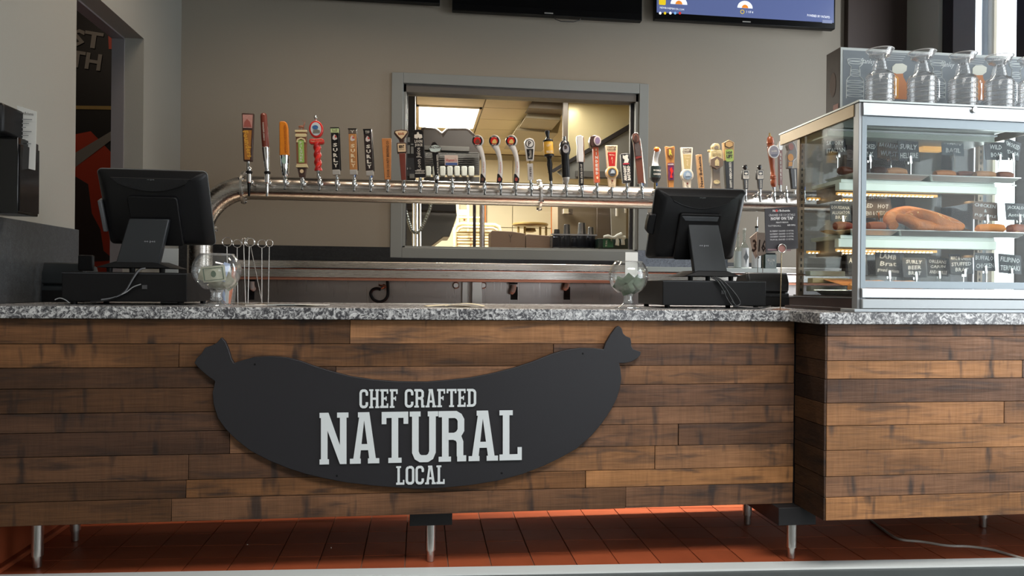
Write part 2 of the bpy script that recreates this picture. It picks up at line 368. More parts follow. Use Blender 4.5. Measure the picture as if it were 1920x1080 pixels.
# doorway in the left wall with its steel jamb, and the dark hall beyond
STJ = mat('door_jamb_steel', srgb(150, 146, 148), .4, .45)
d1 = struct('door_1', MB().box(-1.753, -1.686, 4.333, 4.345, 0, 2.477).box(-1.753, -1.686, 3.53, 3.541, 0, 2.477), STJ)
struct('door_lintel', MB().box(-1.753, -1.686, 3.53, 4.345, 2.468, 2.48), STJ, parent=d1)
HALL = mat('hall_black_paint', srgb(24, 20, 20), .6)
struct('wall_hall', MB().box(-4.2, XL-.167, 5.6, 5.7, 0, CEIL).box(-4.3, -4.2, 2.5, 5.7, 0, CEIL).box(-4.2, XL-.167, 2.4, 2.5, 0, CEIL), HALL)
# ------------------------------------------------------------------ mural in the hall (flat paint on the wall)
mu = thing('wall_mural', 'dark hallway mural with grey lettering and red shapes seen through the doorway', 'mural', (-2.4, 5.6, 0))
def mural(name, px, mt, dy=.004):
    mb = MB(); mb.prism([tuple((PY(x, y, 5.6-dy)-Vector((-2.4, 5.6, 0))).xz) for x, y in px], -dy, -dy+.0025); return build(name, mb, mt, mu, smooth=False)
RED = mat('mural_red', srgb(176, 58, 34), .55); GREYL = mat('mural_grey', srgb(128, 122, 116), .6)
mural('painted_panel', [(60, 268), (150, 250), (170, 246), (222, 300), (222, 600), (60, 600)], RED, .003)
mural('dark_shape', [(60, 360), (140, 330), (165, 345), (172, 400), (188, 430), (194, 470), (215, 488), (180, 490), (60, 500)], mat('mural_brown', srgb(52, 38, 36), .6), .006)
mural('grey_band', [(60, 322), (140, 287), (225, 236), (225, 250), (140, 314), (60, 352)], GREYL, .007)
mural('yellow_strip', [(60, 197), (225, 199), (225, 206), (60, 203)], mat('mural_ochre', srgb(150, 124, 70), .6), .005)
mural('red_tag', [(202, 48), (225, 46), (225, 92), (204, 92)], RED, .006)
for s, x, y, ww, hh in (('ST', 163, 73, 56, 32), ('TH', 160, 113, 56, 31)):
    p = PY(x, y, 5.59)-Vector((-2.4, 5.6, 0)); k = SC(x, 5.59)
    letters(mu, s, p.x, p.y, p.z, ww*k, hh*k, GREYL, rot=.12, bold=.03)
# ------------------------------------------------------------------ floor, tiles, kerb strip
GROUT = mat('grout', srgb(150, 118, 100), .8)
def rowY(r, x): return 2.777+.142*r-.058*x
floor = struct('floor', MB().prismz([(-1.75, rowY(0, -1.75)), (3.9, rowY(0, 3.9)), (3.9, YW), (-1.75, YW)], -.06, -.006), GROUT)
tproto = None
cw = .1665; x_0 = .28-11*cw
def tilemb(x, r):
    g = .0022; a, b = x+g, x+cw-g
    vs = [(a, rowY(r, a)+g), (b, rowY(r, b)+g), (b, rowY(r+1, b)-g), (a, rowY(r+1, a)-g)]
    return MB().prismz([(p-x, q-rowY(r, x)) for p, q in vs], -.008, 0)
for r in range(8):
    for c in range(30):
        x = x_0+c*cw
        if tproto is None:
            tproto = build('tile', tilemb(x, r), TILE, floor, smooth=False); o = tproto
        else:
            o = tproto.copy(); COL.objects.link(o)
        o.location = (x, rowY(r, x), random.uniform(-.0006, .0006))
rest = MB()
for r in range(8, 15):
    for c in range(30):
        x = x_0+c*cw; mb = tilemb(x, r); mb.tf(Matrix.Translation((x, rowY(r, x), 0))); rest.join(mb)
o = build('tile_field', rest, TILE, floor, smooth=False); o['kind'] = 'stuff'
def lineq(off): return [(-2.0, rowY(0, -2.0)-off), (3.9, rowY(0, 3.9)-off)]
a, b = lineq(0), lineq(.066)
struct('trim_1', MB().prismz([b[0], b[1], a[1], a[0]], -.03, .004), mat('grey_metal_strip', srgb(222, 226, 224), .5, .1))
struct('floor_front', MB().prismz([(-2, -2.7), (3.9, -2.7), b[1], b[0]], -.06, -.004), mat('dark_sealed_concrete', srgb(78, 84, 84), .5, var=.2, bscale=5))
struct('baseboard_left', MB().box(XL, XL+.02, 2.78, 3.5, 0, .16).box(XL, XL+.05, 2.78, 3.5, 0, .02), TILE, bev=.006)
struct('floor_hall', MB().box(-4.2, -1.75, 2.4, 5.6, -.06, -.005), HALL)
# granite splashes
struct('backsplash_left', MB().box(XL, XL+.02, 2.66, 3.533, 1.0, 1.325), granite_mat('charcoal_granite', srgb(46, 49, 52), srgb(84, 88, 92), 110, .45, .8, .35), bev=.002)
struct('backsplash_back', MB().box(XL, 2.6, YW-.02, YW, .9, 1.274).box(XL, -.213, YW-.02, YW, 1.274, 1.345), BLACKGRAN, bev=.001)
# ================================================================== PASS-THROUGH WINDOW
wn = struct('window_1', MB().box(-.213, WX0, YW-.018, YW, 1.274, 2.535).box(WX1, 1.592, YW-.018, YW, 1.274, 2.535)
       .box(WX0, WX1, YW-.018, YW, 1.274, WZ0).box(WX0, WX1, YW-.018, YW, WZ1, 2.535), TRIMP, bev=.003)
struct('window_stop', MB().box(WX0, WX0+.022, YW, YW+.10, WZ0, WZ1).box(WX1-.022, WX1, YW, YW+.10, WZ0, WZ1)
       .box(WX0, WX1, YW, YW+.10, WZ0, WZ0+.012), TRIMP, bev=.002, parent=wn)
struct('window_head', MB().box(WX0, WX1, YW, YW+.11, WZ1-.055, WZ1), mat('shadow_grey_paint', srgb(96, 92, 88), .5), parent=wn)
struct('glazing_bead', MB().box(WX0+.022, WX0+.03, YW+.06, YW+.08, WZ0+.012, WZ1-.055).box(WX1-.045, WX1-.022, YW+.05, YW+.08, WZ0+.012, WZ1-.055), FRAMED, parent=wn)
struct('pane', MB().box(WX0+.022, WX1-.022, YW+.066, YW+.071, WZ0+.012, WZ1-.055), PANE, parent=wn)
# ================================================================== KITCHEN BEHIND THE GLASS
KB = mat('kitchen_cream_wall', srgb(206, 196, 166), .6); KC = 2.6
kx0, kx1, ky0, ky1 = -1.4, 2.3, YW+.12, 8.3
struct('wall_kitchen', MB().box(kx0-.1, kx0, ky0, ky1, 0, KC+.2).box(kx1, kx1+.1, ky0, ky1, 0, KC+.2).box(kx0, kx1, ky1, ky1+.1, 0, KC+.2), KB)
struct('floor_kitchen', MB().box(kx0, kx1, ky0, ky1, -.05, 0), mat('kitchen_floor', srgb(120, 80, 62), .6))
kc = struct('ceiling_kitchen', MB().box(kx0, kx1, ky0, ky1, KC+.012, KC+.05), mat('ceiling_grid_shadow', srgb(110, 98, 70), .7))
CP = mat('ceiling_tile_cream', srgb(208, 198, 168), .75, bump=.1, bscale=300)
cproto = None; lx0, ly0 = -.055, 6.08
for i in range(-3, 5):
    for j in range(-2, 4):
        x = lx0+i*.56; y = ly0+j*.84-.0
        if i == 0 and j == 0: continue
        if x+.56 < kx0 or x > kx1 or y > ky1: continue
        for q in (0, 1):
            yy = y+q*.42
            if yy < ky0 or yy+.41 > ky1 or x < kx0 or x+.55 > kx1: continue
            if cproto is None:
                cproto = build('ceiling_tile', MB().box(.006, .554, .005, .415, -.0, .012), CP, kc, smooth=False); o = cproto
            else: o = cproto.copy(); COL.objects.link(o)
            o.location = (x, yy, KC)
kl = thing('ceiling_light', 'bright square ceiling light seen through the kitchen window', 'light', (.22, 6.49, KC))
build('diffuser', MB().box(-.255, .255, -.39, .39, -.004, .004), mat('lit_diffuser', (1, .97, .9), .5, emit=(1, .97, .9), estr=5), kl)
build('frame', MB().box(-.275, -.255, -.41, .41, -.012, .004).box(.255, .275, -.41, .41, -.012, .004).box(-.275, .275, -.41, -.39, -.012, .004).box(-.275, .275, .39, .41, -.012, .004), CP, kl)
# painted block courses on the far kitchen wall
bproto = None
wk = bpy.data.objects['wall_kitchen']
for r in range(5):
    for c in range(6):
        if bproto is None:
            bproto = build('wall_block', MB().box(.004, .606, -.03, 0, .004, .256), KB, wk, smooth=False); o = bproto
        else: o = bproto.copy(); COL.objects.link(o)
        o.location = (kx0+c*.61, ky1, 1.25+r*.26)
SSK = brushed('kitchen_steel', (.55, .53, .48), .35, 2); DKK = mat('kitchen_dark', srgb(38, 34, 34), .45)
def kpoly(name, px, Y, th, mt, parent, bev=0, label=None):
    base = parent.location if parent is not None else Vector()
    mb = MB(); mb.prism([tuple((PY(x, y, Y)-base).xz) for x, y in px], Y-base.y, Y+th-base.y); return build(name, mb, mt, parent, bev, label)
def kthing(name, label, cat, x, y, Y, group=None): return thing(name, label, cat, PY(x, y, Y), group=group)
# steel extract duct under the ceiling
t = kthing('extract_duct', 'stepped cream steel duct box under the kitchen ceiling', 'duct', 1020, 244, 6.4)
kpoly('duct_body', [(966, 244), (1046, 250), (1052, 224), (982, 221)], 6.4, .9, mat('duct_cream', srgb(150, 138, 112), .4, .2), t, .004)
kpoly('lower_step', [(984, 221), (1050, 226), (1056, 204), (996, 202)], 6.0, .39, mat('duct_cream', srgb(150, 138, 112), .4, .2), t, .004)
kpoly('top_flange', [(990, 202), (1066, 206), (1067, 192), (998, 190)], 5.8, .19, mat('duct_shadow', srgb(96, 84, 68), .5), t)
# extractor hood side on the right
t = kthing('extractor_hood', 'large cream and grey cooker hood with a dark sloping edge', 'hood', 1120, 330, 5.7)
kpoly('hood_panel', [(1066, 190), (1200, 196), (1200, 235), (1066, 312)], 5.75, .04, mat('hood_cream', srgb(205, 190, 148), .3, .3), t)
kpoly('hood_rim', [(1196, 223), (1196, 233), (1040, 322), (1028, 322)], 5.70, .05, DKK, t)
kpoly('hood_lower_panel', [(1196, 234), (1196, 335), (1060, 335), (1044, 322)], 5.72, .03, mat('hood_grey', srgb(150, 150, 146), .35, .4), t)
kpoly('hood_bar', [(1080, 320), (1196, 323), (1196, 334), (1080, 331)], 5.68, .03, mat('hood_bar_grey', srgb(92, 90, 88), .4), t)
kpoly('hood_post', [(1056, 188), (1065, 188), (1065, 350), (1056, 350)], 5.66, .04, mat('hood_post_dark', srgb(70, 60, 50), .4), t)
# dark machine at the left
t = kthing('tall_cabinet', 'tall black equipment cabinet at the left edge of the kitchen window', 'cabinet', 768, 330, 5.3)
kpoly('cabinet_body', [(750, 160), (779, 160), (779, 345), (750, 345)], 5.3, .3, mat('cabinet_black', srgb(24, 22, 24), .4), t, .005)
kpoly('control_panel', [(758, 296), (777, 296), (777, 330), (758, 330)], 5.28, .015, mat('cabinet_slate', srgb(50, 52, 58), .4), t)
for x in (763, 769): build('knob', MB().lathe([(.009, 0), (.009, .012), (.005, .016)], 12, PY(x, 316, 5.27)-t.location, 'y'), CHROME, t)
kpoly('label_plate', [(768, 326), (777, 326), (777, 334), (768, 334)], 5.26, .01, mat('plate_grey', srgb(130, 132, 132), .5), t)
for x, y, ww, hh in ((766, 262, 5, 9), (766, 280, 5, 16), (773, 280, 5, 16), (773, 272, 5, 5)): kpoly('switch', [(x-ww/2, y-hh/2), (x+ww/2, y-hh/2), (x+ww/2, y+hh/2), (x-ww/2, y+hh/2)], 5.285, .01, mat('plate_grey', srgb(130, 132, 132), .5), t)
t = kthing('kitchen_machine', 'large dark rounded twin-topped machine behind the glass below the ceiling light', 'appliance', 850, 340, 5.9)
kpoly('machine_hood', [(788, 236), (820, 238), (829, 249), (836, 238), (878, 238), (890, 250), (903, 262), (903, 300), (788, 300)], 5.95, .35, mat('machine_brown', srgb(48, 40, 37), .5), t, .03)
lv = MB()
for i in range(11):
    y = 287+i*3.6; p0 = PY(797, y, 5.85)-t.location; p1 = PY(897, y+1, 5.85)-t.location
    lv.hexa([p0, p1, p1+Vector((0, .02, .006)), p0+Vector((0, .02, .006))], [p0+Vector((0, 0, -.006)), p1+Vector((0, 0, -.006)), p1+Vector((0, .02, 0)), p0+Vector((0, .02, 0))])
kpoly('louvre_back', [(795, 284), (899, 286), (899, 328), (795, 326)], 5.9, .04, mat('louvre_grey', srgb(88, 86, 84), .4), t)
build('louvre', lv, CHROME, t)
kpoly('top_rail', [(792, 272), (880, 275), (880, 284), (792, 281)], 5.88, .06, mat('rail_grey', srgb(100, 98, 96), .35, .5), t, .004)
kpoly('base_shelf', [(795, 332), (899, 332), (899, 345), (795, 345)], 5.85, .15, mat('rail_grey', srgb(100, 98, 96), .35, .5), t)
for i in range(7):
    x = 803+i*13.5; o = tag(kpoly('cup_sleeve', [(x-5.5, 311), (x+5.5, 311), (x+5.5, 331), (x-5.5, 331)], 5.80, .04, mat('sleeve_grey', srgb(178, 180, 174), .6), None, .01),
        ('leftmost', 'second', 'third', 'middle', 'fifth', 'sixth', 'rightmost')[i]+' pale cup sleeve in the row below the kitchen louvres', 'cup', 'pale cup sleeves below the louvres')
# lower left: grey machine, chrome uprights, two flexible hoses
t = kthing('steel_machine', 'grey steel kitchen machine with sloping underside below the tap pipe', 'appliance', 800, 460, 5.55)
kpoly('machine_body', [(756, 394), (856, 396), (857, 404), (853, 416), (843, 444), (832, 444), (800, 468), (756, 470)], 5.7, .5, mat('machine_steel', srgb(92, 92, 90), .4, .6), t, .006)
kpoly('machine_top', [(756, 380), (855, 382), (856, 398), (756, 394)], 5.62, .4, mat('machine_black', srgb(20, 18, 18), .4), t, .006)
for x in (775, 781, 788): build('upright', MB().tube([PY(x, 378, 5.4)-t.location, PY(x, 470, 5.4)-t.location], .007 if x != 781 else .011, 10), CHROME, t)
HOSE = mat('hose_steel', srgb(120, 128, 128), .3, .7)
for nm, pts in (('left', [(757, 372), (760, 392), (766, 415), (772, 432), (779, 438)]), ('right', [(810, 372), (806, 392), (797, 414), (789, 430), (781, 438)])):
    P = [PY(x, y, 5.28) for x, y in pts]; Q = []
    for i in range(len(P)-1):
        for j in range(9): Q.append(P[i].lerp(P[i+1], j/9))
    Q.append(P[-1]); h = thing('flexible_hose', 'ribbed steel flexible hose, %s one of the pair behind the glass' % nm, 'hose', Q[-1])
    build('hose_body', MB().tube([q-Q[-1] for q in Q], [.0125 if i % 2 else .009 for i in range(len(Q))], 10), HOSE, h)
# cream wire rack
t = kthing('storage_rack', 'cream tubular storage rack with slatted shelves in the kitchen', 'rack', 880, 465, 6.9)
RK = mat('rack_cream', srgb(226, 210, 165), .5)
def kt(pts, r, Y=6.9, name='rail', mt=None, par=None):
    par = par or t; return build(name, MB().tube([PY(x, y, Y)-par.location for x, y in pts], r, 8), mt or RK, par)
kt([(853, 470), (853, 428), (857, 422), (865, 420), (928, 422), (936, 426), (940, 436), (941, 470)], .018, name='hoop')
kt([(857, 435), (862, 428), (868, 426), (925, 428), (932, 432)], .012, 6.85, 'hoop')
for y in (434, 439, 445, 450, 456, 462): kt([(854, y), (930, y+1)], .013, 6.95, 'slat')
kt([(855, 408), (905, 409)], .012); kt([(858, 420), (858, 380)], .012, name='post'); kt([(878, 434), (878, 380)], .012, name='post')
kpoly('board', [(858, 393), (877, 393), (877, 404), (858, 404)], 6.95, .03, RK, t)
for i, (x, y) in enumerate(((857, 446), (883, 447), (857, 458), (883, 459), (871, 412))): kpoly('clip', [(x-1.5, y-1.5), (x+1.5, y-1.5), (x+1.5, y+1.5), (x-1.5, y+1.5)], 6.9, .03, mat('clip_brown', srgb(130, 74, 30), .5), t)
for x, mt, rr in ((889.5, mat('post_dark', srgb(60, 52, 60), .3, .6), .012), (904, brushed('kitchen_post', (.6, .56, .58), .25, 2), .02)):
    tag(build('support_post', MB().tube([PY(x, 380, 5.5), PY(x, 470, 5.5)], rr, 12), mt), 'slim dark upright post in front of the cream rack' if x < 900 else 'thicker steel upright post in front of the cream rack', 'post')
tag(kpoly('wall_strip', [(908.5, 380), (911, 380), (911, 425), (908.5, 425)], 8.2, .02, mat('orange_strip', srgb(200, 110, 40), .5), None), 'thin orange upright strip on the kitchen wall behind the steel post', 'strip')
tag(kpoly('wall_strip', [(1033.5, 380), (1035, 380), (1035, 440), (1033.5, 440)], 8.2, .02, mat('orange_strip', srgb(200, 110, 40), .5), None), 'thin orange upright strip above the black cups on the kitchen wall', 'strip')
# round table-like cooker stand
t = kthing('round_stand', 'round brass-rimmed stand on short legs beyond the cardboard boxes', 'stand', 994, 450, 6.8)
c0 = PY(994, 424, 6.8)-t.location; BR = mat('aged_brass', srgb(150, 128, 80), .35, .6)
build('round_top', MB().lathe([(.16, 0), (.172, .008), (.172, .02), (.165, .026)], 28, c0), BR, t)
for x in (972, 984, 1013, 1024):
    p = PY(x, 425, 6.75)-t.location; build('leg', MB().tube([p, p-Vector((0, 0, .14))], .011, 8), BR, t)
build('burner', MB().lathe([(.05, -.02), (.06, -.05), (.03, -.06)], 16, c0), BR, t)
CARD = mat('cardboard_brown', srgb(132, 112, 98), .7, bump=.1, bscale=120)
o = kpoly('cardboard_box', [(920, 468), (920, 436), (923, 432), (960, 434), (985, 438), (985, 468)], 5.45, .2, CARD, None, .004); tag(o, 'larger brown box with a stemmed glass drawn on it behind the glass', 'box')
letters(o, 'Y', PY(957, 447, 5.445).x, 5.445, PY(957, 447, 5.445).z, .03, .06, mat('box_print', srgb(90, 78, 70), .7))
tag(kpoly('cardboard_box', [(986, 468), (986, 440), (990, 439), (1030, 442), (1032, 445), (1032, 468)], 5.45, .2, CARD, None, .004), 'smaller plain brown box beside the bin of black cups', 'box')
# clear bin with black cups
t = kthing('clear_bin', 'clear plastic bin holding black cups behind the kitchen window', 'bin', 1077, 466, 5.35)
def wl(px, Y): return PY(px[0], px[1], Y)-t.location
x0 = wl((1036, 460), 5.35).x; x1 = wl((1116, 460), 5.35).x; z0 = wl((1077, 466), 5.35).z; z1 = wl((1077, 439), 5.35).z
build('bin_body', MB().box(x0, x1, 0, .005, z0, z1).box(x0, x1, .21, .215, z0, z1).box(x0, x0+.005, 0, .215, z0, z1).box(x1-.005, x1, 0, .215, z0, z1).box(x0, x1, 0, .215, z0, z0+.005), pane_mat('bin_plastic', (.62, .65, .72), .3), t)
build('rim', MB().box(x0-.012, x1+.012, -.01, 0, z1-.01, z1).box(x0-.012, x1+.02, .215, .225, z1-.01, z1), mat('bin_rim', srgb(150, 155, 165), .2), t)
for i, (x, top, r) in enumerate(((1044, 430, .028), (1063, 421, .031), (1091, 418, .036), (1108, 426, .030), (1054, 446, .028), (1078, 446, .03), (1099, 446, .03))):
    p = PY(x, top, 5.42+.02*(i % 2)); hb = .07 if i > 3 else p.z-(PY(1077, 466, 5.4).z+.01)
    tag(build('black_cup', MB().lathe([(r*1.15, 0), (r*1.12, .02), (r, hb*.55), (r*.92, hb*.57), (r*.78, hb-.004), (r*.7, hb)], 18, (p.x, p.y, p.z-hb)), mat('cup_black', srgb(22, 24, 28), .3)),
        ['short black cup stack at the left end of the clear bin', 'black upturned cup stack second from left in the clear bin', 'tallest black cup stack in the clear bin', 'black cup stack at the right end of the clear bin',
         'black cup low inside the clear bin at left', 'black cup low inside the clear bin in the middle', 'black cup low inside the clear bin at right'][i], 'cup', 'black cups in the clear bin')
# green tub with gloves
t = kthing('green_tub', 'dark green carton with pale gloves hanging out of it', 'box', 1156, 466, 5.3)
kpoly('tub_body', [(1122, 447), (1186, 447), (1186, 467), (1122, 467)], 5.3, .16, mat('tub_green', srgb(20, 38, 31), .4), t, .003)
kpoly('print_panel', [(1131, 448), (1150, 448), (1150, 464), (1131, 464)], 5.296, .004, mat('tub_print', srgb(40, 90, 62), .4), t)
p = PY(1137, 456, 5.294)-t.location; letters(t, 'TURIAL', p.x, p.y, p.z, .05, .013, PAPER, rot=-PI/2)
GL = mat('glove_grey', srgb(196, 200, 196), .6)
for pts in ([(1132, 444), (1140, 443), (1148, 446), (1146, 452)], [(1150, 447), (1158, 442), (1166, 439)], [(1156, 444), (1158, 452), (1157, 460)], [(1166, 443), (1168, 452), (1168, 459)], [(1146, 446), (1160, 444), (1172, 446)]):
    build('glove', MB().tube([PY(x, y, 5.28)-t.location for x, y in pts], [.010, .014, .016, .008][:len(pts)], 8), GL, t)
# grey locker, switch and pale panel on the right
t = kthing('grey_locker', 'tall grey panel with a pale door at lower right of the kitchen', 'cabinet', 1130, 466, 6.4)
kpoly('locker_body', [(1046, 378), (1180, 382), (1180, 470), (1046, 468)], 6.4, .3, mat('locker_taupe', srgb(118, 106, 88), .5), t)
kpoly('locker_side', [(1120, 380), (1146, 381), (1150, 440), (1150, 468), (1120, 468)], 6.36, .03, mat('locker_dark', srgb(92, 82, 74), .5), t)
kpoly('locker_door', [(1145, 381), (1174, 382), (1174, 468), (1148, 468)], 6.34, .05, mat('locker_pale', srgb(146, 144, 138), .45), t)
for x in (1157, 1173): kpoly('door_handle', [(x-1.5, 385), (x+1.5, 385), (x+1.5, 405 if x < 1160 else 399), (x-1.5, 405 if x < 1160 else 399)], 6.31, .02, PAPER, t)
t = kthing('wall_switch', 'small cream switch box on the kitchen panel above the clear bin', 'switch', 1062, 396, 6.3)
kpoly('switch_box', [(1057, 391), (1074, 392), (1074, 401), (1057, 400)], 6.3, .08, mat('switch_side', srgb(90, 80, 70), .5), t)
kpoly('switch_plate', [(1057, 391), (1066, 391.5), (1066, 400.5), (1057, 400)], 6.28, .018, mat('switch_cream', srgb(226, 216, 186), .4), t)
# ================================================================== COUNTER
PANX0, PANX1, PZ0, PZ1 = -1.58, 1.464, .237, .956
H1 = [.123, .116, .101, .119, .095, .116, .125, .091, .114]
H2 = [.061, .125, .094, .122, .116, .125, .133, .106, .118]
def planks(parent, x0, x1, y, heights, seed, ymode='front', th=.016):
    rnd = random.Random(seed); z = PZ1; tot = sum(heights); base = parent.location
    for h in heights:
        zh = (PZ1-PZ0)*h/tot; x = x0
        while x < x1-1e-6:
            l = rnd.uniform(.7, 1.7) if ymode == 'front' else 9
            if x1-(x+l) < .28: l = x1-x
            g = .0009; d = rnd.uniform(-.0018, .0018)
            if ymode == 'front': mb = MB().box(x+g, x+l-g, y+d, y+th, z-zh+g, z-g)
            else: mb = MB().box(y+d, y+th, x+g, x+l-g, z-zh+g, z-g)
            mb.tf(Matrix.Translation(-base)); o = build('plank', mb, WOOD, parent, .0012); q = .18 if ymode == 'side' else rnd.uniform(.75, .95) if x0 > 1 else (rnd.uniform(.26, .4) if x+l*.5 < -.75 else rnd.uniform(.42, .6) if x+l*.5 < 0 else rnd.uniform(.7, .95)); o.color = (q, q*(.93+.07*q), q*(.95+.05*q), 1)  # boards vary in stain; left end and side face darkened further as painted shade
            x += l
        z -= zh
CARC = mat('carcass_black', srgb(24, 22, 24), .6)
bc = thing('bar_counter', 'long reclaimed wood fronted bar counter on round steel legs', 'counter', (0, 2.98, 0))
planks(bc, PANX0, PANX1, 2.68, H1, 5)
def b2(par, *a): return MB().box(*a).tf(Matrix.Translation(-par.location))
build('carcass', b2(bc, PANX0, PANX1+.02, 2.697, 3.38, PZ0+.001, PZ1), CARC, bc)
def lx(x, y, Y): return PY(x, y, Y).x
build('mounting_plate', b2(bc, lx(768, 972, 2.77), lx(848, 972, 2.77), 2.77, 2.95, .165, PZ0), CARC, bc, .002)
build('mounting_plate', b2(bc, lx(1460, 970, 2.63), lx(1530, 970, 2.63), 2.63, 3.22, .168, PZ0), CARC, bc, .002)
def leg(parent, x, y, top):
    l = build('leg', MB().lathe([(.0205, .045), (.0205, top)], 24, (x-parent.location.x, y-parent.location.y, 0)), STEELV, parent)
    f = build('foot', MB().lathe([(.006, 0), (.0145, .002), (.0155, .03), (.0165, .0445)], 24, (x-parent.location.x, y-parent.location.y, 0)), STEELV, l)
for x, y, tp in ((-1.435, 2.932, PZ0), (.046, 2.848, .165), (1.489, 2.737, .168), (1.498, 3.15, PZ0), (-1.429, 3.22, PZ0)): leg(bc, x, y, tp)
dc = thing('display_counter', 'wood fronted counter section stepping forward under the glass food case', 'counter', (2.2, 2.85, 0))
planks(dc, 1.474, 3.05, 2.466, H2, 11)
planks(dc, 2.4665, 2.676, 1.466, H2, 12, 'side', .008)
build('carcass', b2(dc, 1.486, 3.05, 2.483, 3.38, PZ0+.001, PZ1), CARC, dc)
lp = PZ(1843, 988, 0); leg(dc, lp.x, min(lp.y, 3.2), PZ0); leg(dc, 2.9, 2.75, PZ0)
wt = tag(build('worktop', MB().prismz([(XL+.022, 2.655), (1.428, 2.655), (1.428, 2.44), (3.06, 2.44), (3.06, 3.45), (XL+.022, 3.45)], .957, 1.0), GRANITE, bev=.003),
    'speckled grey and white stone worktop running over both counter sections', 'worktop')
# sausage shaped sign
SP = [(414.7,632.8),(422,641),(428,655),(433,672),(438,681),(453,676),(477,669.5),(508,668),(539,670.5),(562.6,676.6),(590,686.6),(624,697),(658.5,706),(700,712),(744,715.3),(800,716),(841.6,712.6),(882.7,708),(923.8,700),(965,689.3),(999,678),(1033,664.3),(1061,656),(1088,652.3),(1112,652.7),(1132,655),(1136,643),(1144.7,627.7),(1155,614),(1161,611),(1166,615.7),(1168.7,625.3),(1174,630.4),(1182.4,633.8),(1184,641.4),(1184,649),(1187.5,655),(1196,657.8),(1202,660),(1201,666),(1194.4,673),(1184,678.4),(1172,681),(1161,680.8),(1164,692.7),(1165.6,710),(1163,727),(1156.7,747.5),(1146.4,768),(1129,793.8),(1108.8,817.7),(1081.4,841.7),(1054,857),(1019.7,874),(978.6,889.7),(934,901.6),(882.7,910),(831.4,915),(780,917),(751,915),(699.6,911),(648,905),(607,897),(576,890),(538.6,878),(504.4,864),(470,846),(442.7,825),(422,804),(408,784),(400,758),(398,737),(403,715),(390,706),(376,694),(364,681),(368,672),(377,663.6),(384,652),(396,648),(406,643)]
sg = thing('sausage_sign', 'black sausage shaped sign board lettered chef crafted natural local on the counter front', 'sign', PY(790, 800, 2.66))
SB = mat('sign_black', srgb(31, 30, 34), .45, bump=.05, bscale=400)
build('sign_board', MB().prism([tuple((PY(x, y, 2.655)-sg.location).xz) for x, y in SP], -.003, .014), SB, sg, .0015)
for x, y in ((1093, 663), (478, 683), (941, 887), (632, 892)):
    build('screw', MB().lathe([(.004, 0), (.004, -.0015), (.0015, -.002)], 10, PY(x, y, 2.657)-sg.location-Vector((0, 0, 0)), 'y'), BLACKP, sg)
# slab serif letters drawn as strokes: unit height 100
def slab(ch):
    S = 7.5; L = 0; T = 100
    def st(*p): return ('s', p)
    def bar(x0, x1, z0, z1): return ('b', (x0, x1, z0, z1))
    if ch == 'N': return 58, [bar(-1, 19, 0, 10), bar(2, 16, 0, 100), bar(-1, 16, 90, 100), bar(42, 56, 0, 100), bar(36, 60, 90, 100), ('p', [(2, 100), (18, 100), (56, 0), (42, 0)])]
    if ch == 'A': return 60, [('p', [(20, 100), (40, 100), (54, 8), (40, 8), (29, 84), (20, 8), (6, 8)]), bar(16, 46, 26, 38), bar(-1, 22, 0, 10), bar(37, 61, 0, 10), bar(16, 40, 90, 100)]
    if ch == 'T': return 56, [bar(0, 56, 88, 100), bar(0, 10, 76, 100), bar(46, 56, 76, 100), bar(21, 35, 0, 100), bar(14, 42, 0, 10)]
    if ch == 'U': return 54, [st((9, 100), (9, 20), (13, 11), (20, 7), (34, 7), (41, 11), (45, 20), (45, 100)), bar(-3, 20, 90, 100), bar(35, 57, 90, 100)]
    if ch == 'R': return 56, [bar(5, 19, 0, 100), bar(-2, 24, 0, 10), bar(-2, 30, 88, 100), st((19, 93), (34, 93), (41, 89), (45, 82), (45, 62), (40, 54), (32, 50), (14, 50)), st((30, 50), (40, 46), (43, 38), (43, 10)), bar(37, 56, 0, 12)]
    if ch == 'L': return 46, [bar(5, 19, 0, 100), bar(-2, 26, 90, 100), bar(-2, 44, 0, 12), bar(36, 45, 0, 26)]
    if ch == 'C': return 50, [st((42, 70), (42, 82), (37, 90), (31, 93), (18, 93), (11, 89), (7, 80), (7, 20), (11, 11), (18, 7), (31, 7), (37, 10), (42, 18), (42, 32)), bar(36, 48, 66, 72)]
    if ch == 'O': return 50, [st((17, 93), (33, 93), (40, 88), (43, 80), (43, 20), (40, 12), (33, 7), (17, 7), (10, 12), (7, 20), (7, 80), (10, 88), (17, 93))]
    if ch == 'D': return 52, [bar(5, 19, 0, 100), bar(-2, 20, 0, 12), bar(-2, 20, 88, 100), st((12, 93), (31, 93), (39, 89), (44, 80), (44, 20), (39, 11), (31, 7), (12, 7))]
    if ch == 'H': return 56, [bar(5, 19, 0, 100), bar(37, 51, 0, 100), bar(15, 41, 44, 56), bar(-1, 23, 0, 9), bar(33, 57, 0, 9), bar(-1, 23, 91, 100), bar(33, 57, 91, 100)]
    if ch == 'E': return 48, [bar(5, 19, 0, 100), bar(-1, 45, 0, 12), bar(-1, 45, 88, 100), bar(36, 45, 0, 24), bar(36, 45, 76, 100), bar(15, 36, 45, 56), bar(30, 36, 38, 62)]
    if ch == 'F': return 46, [bar(5, 19, 0, 100), bar(-1, 26, 0, 10), bar(-1, 44, 88, 100), bar(35, 44, 74, 100), bar(15, 35, 45, 56), bar(29, 35, 38, 62)]
    return 26, []
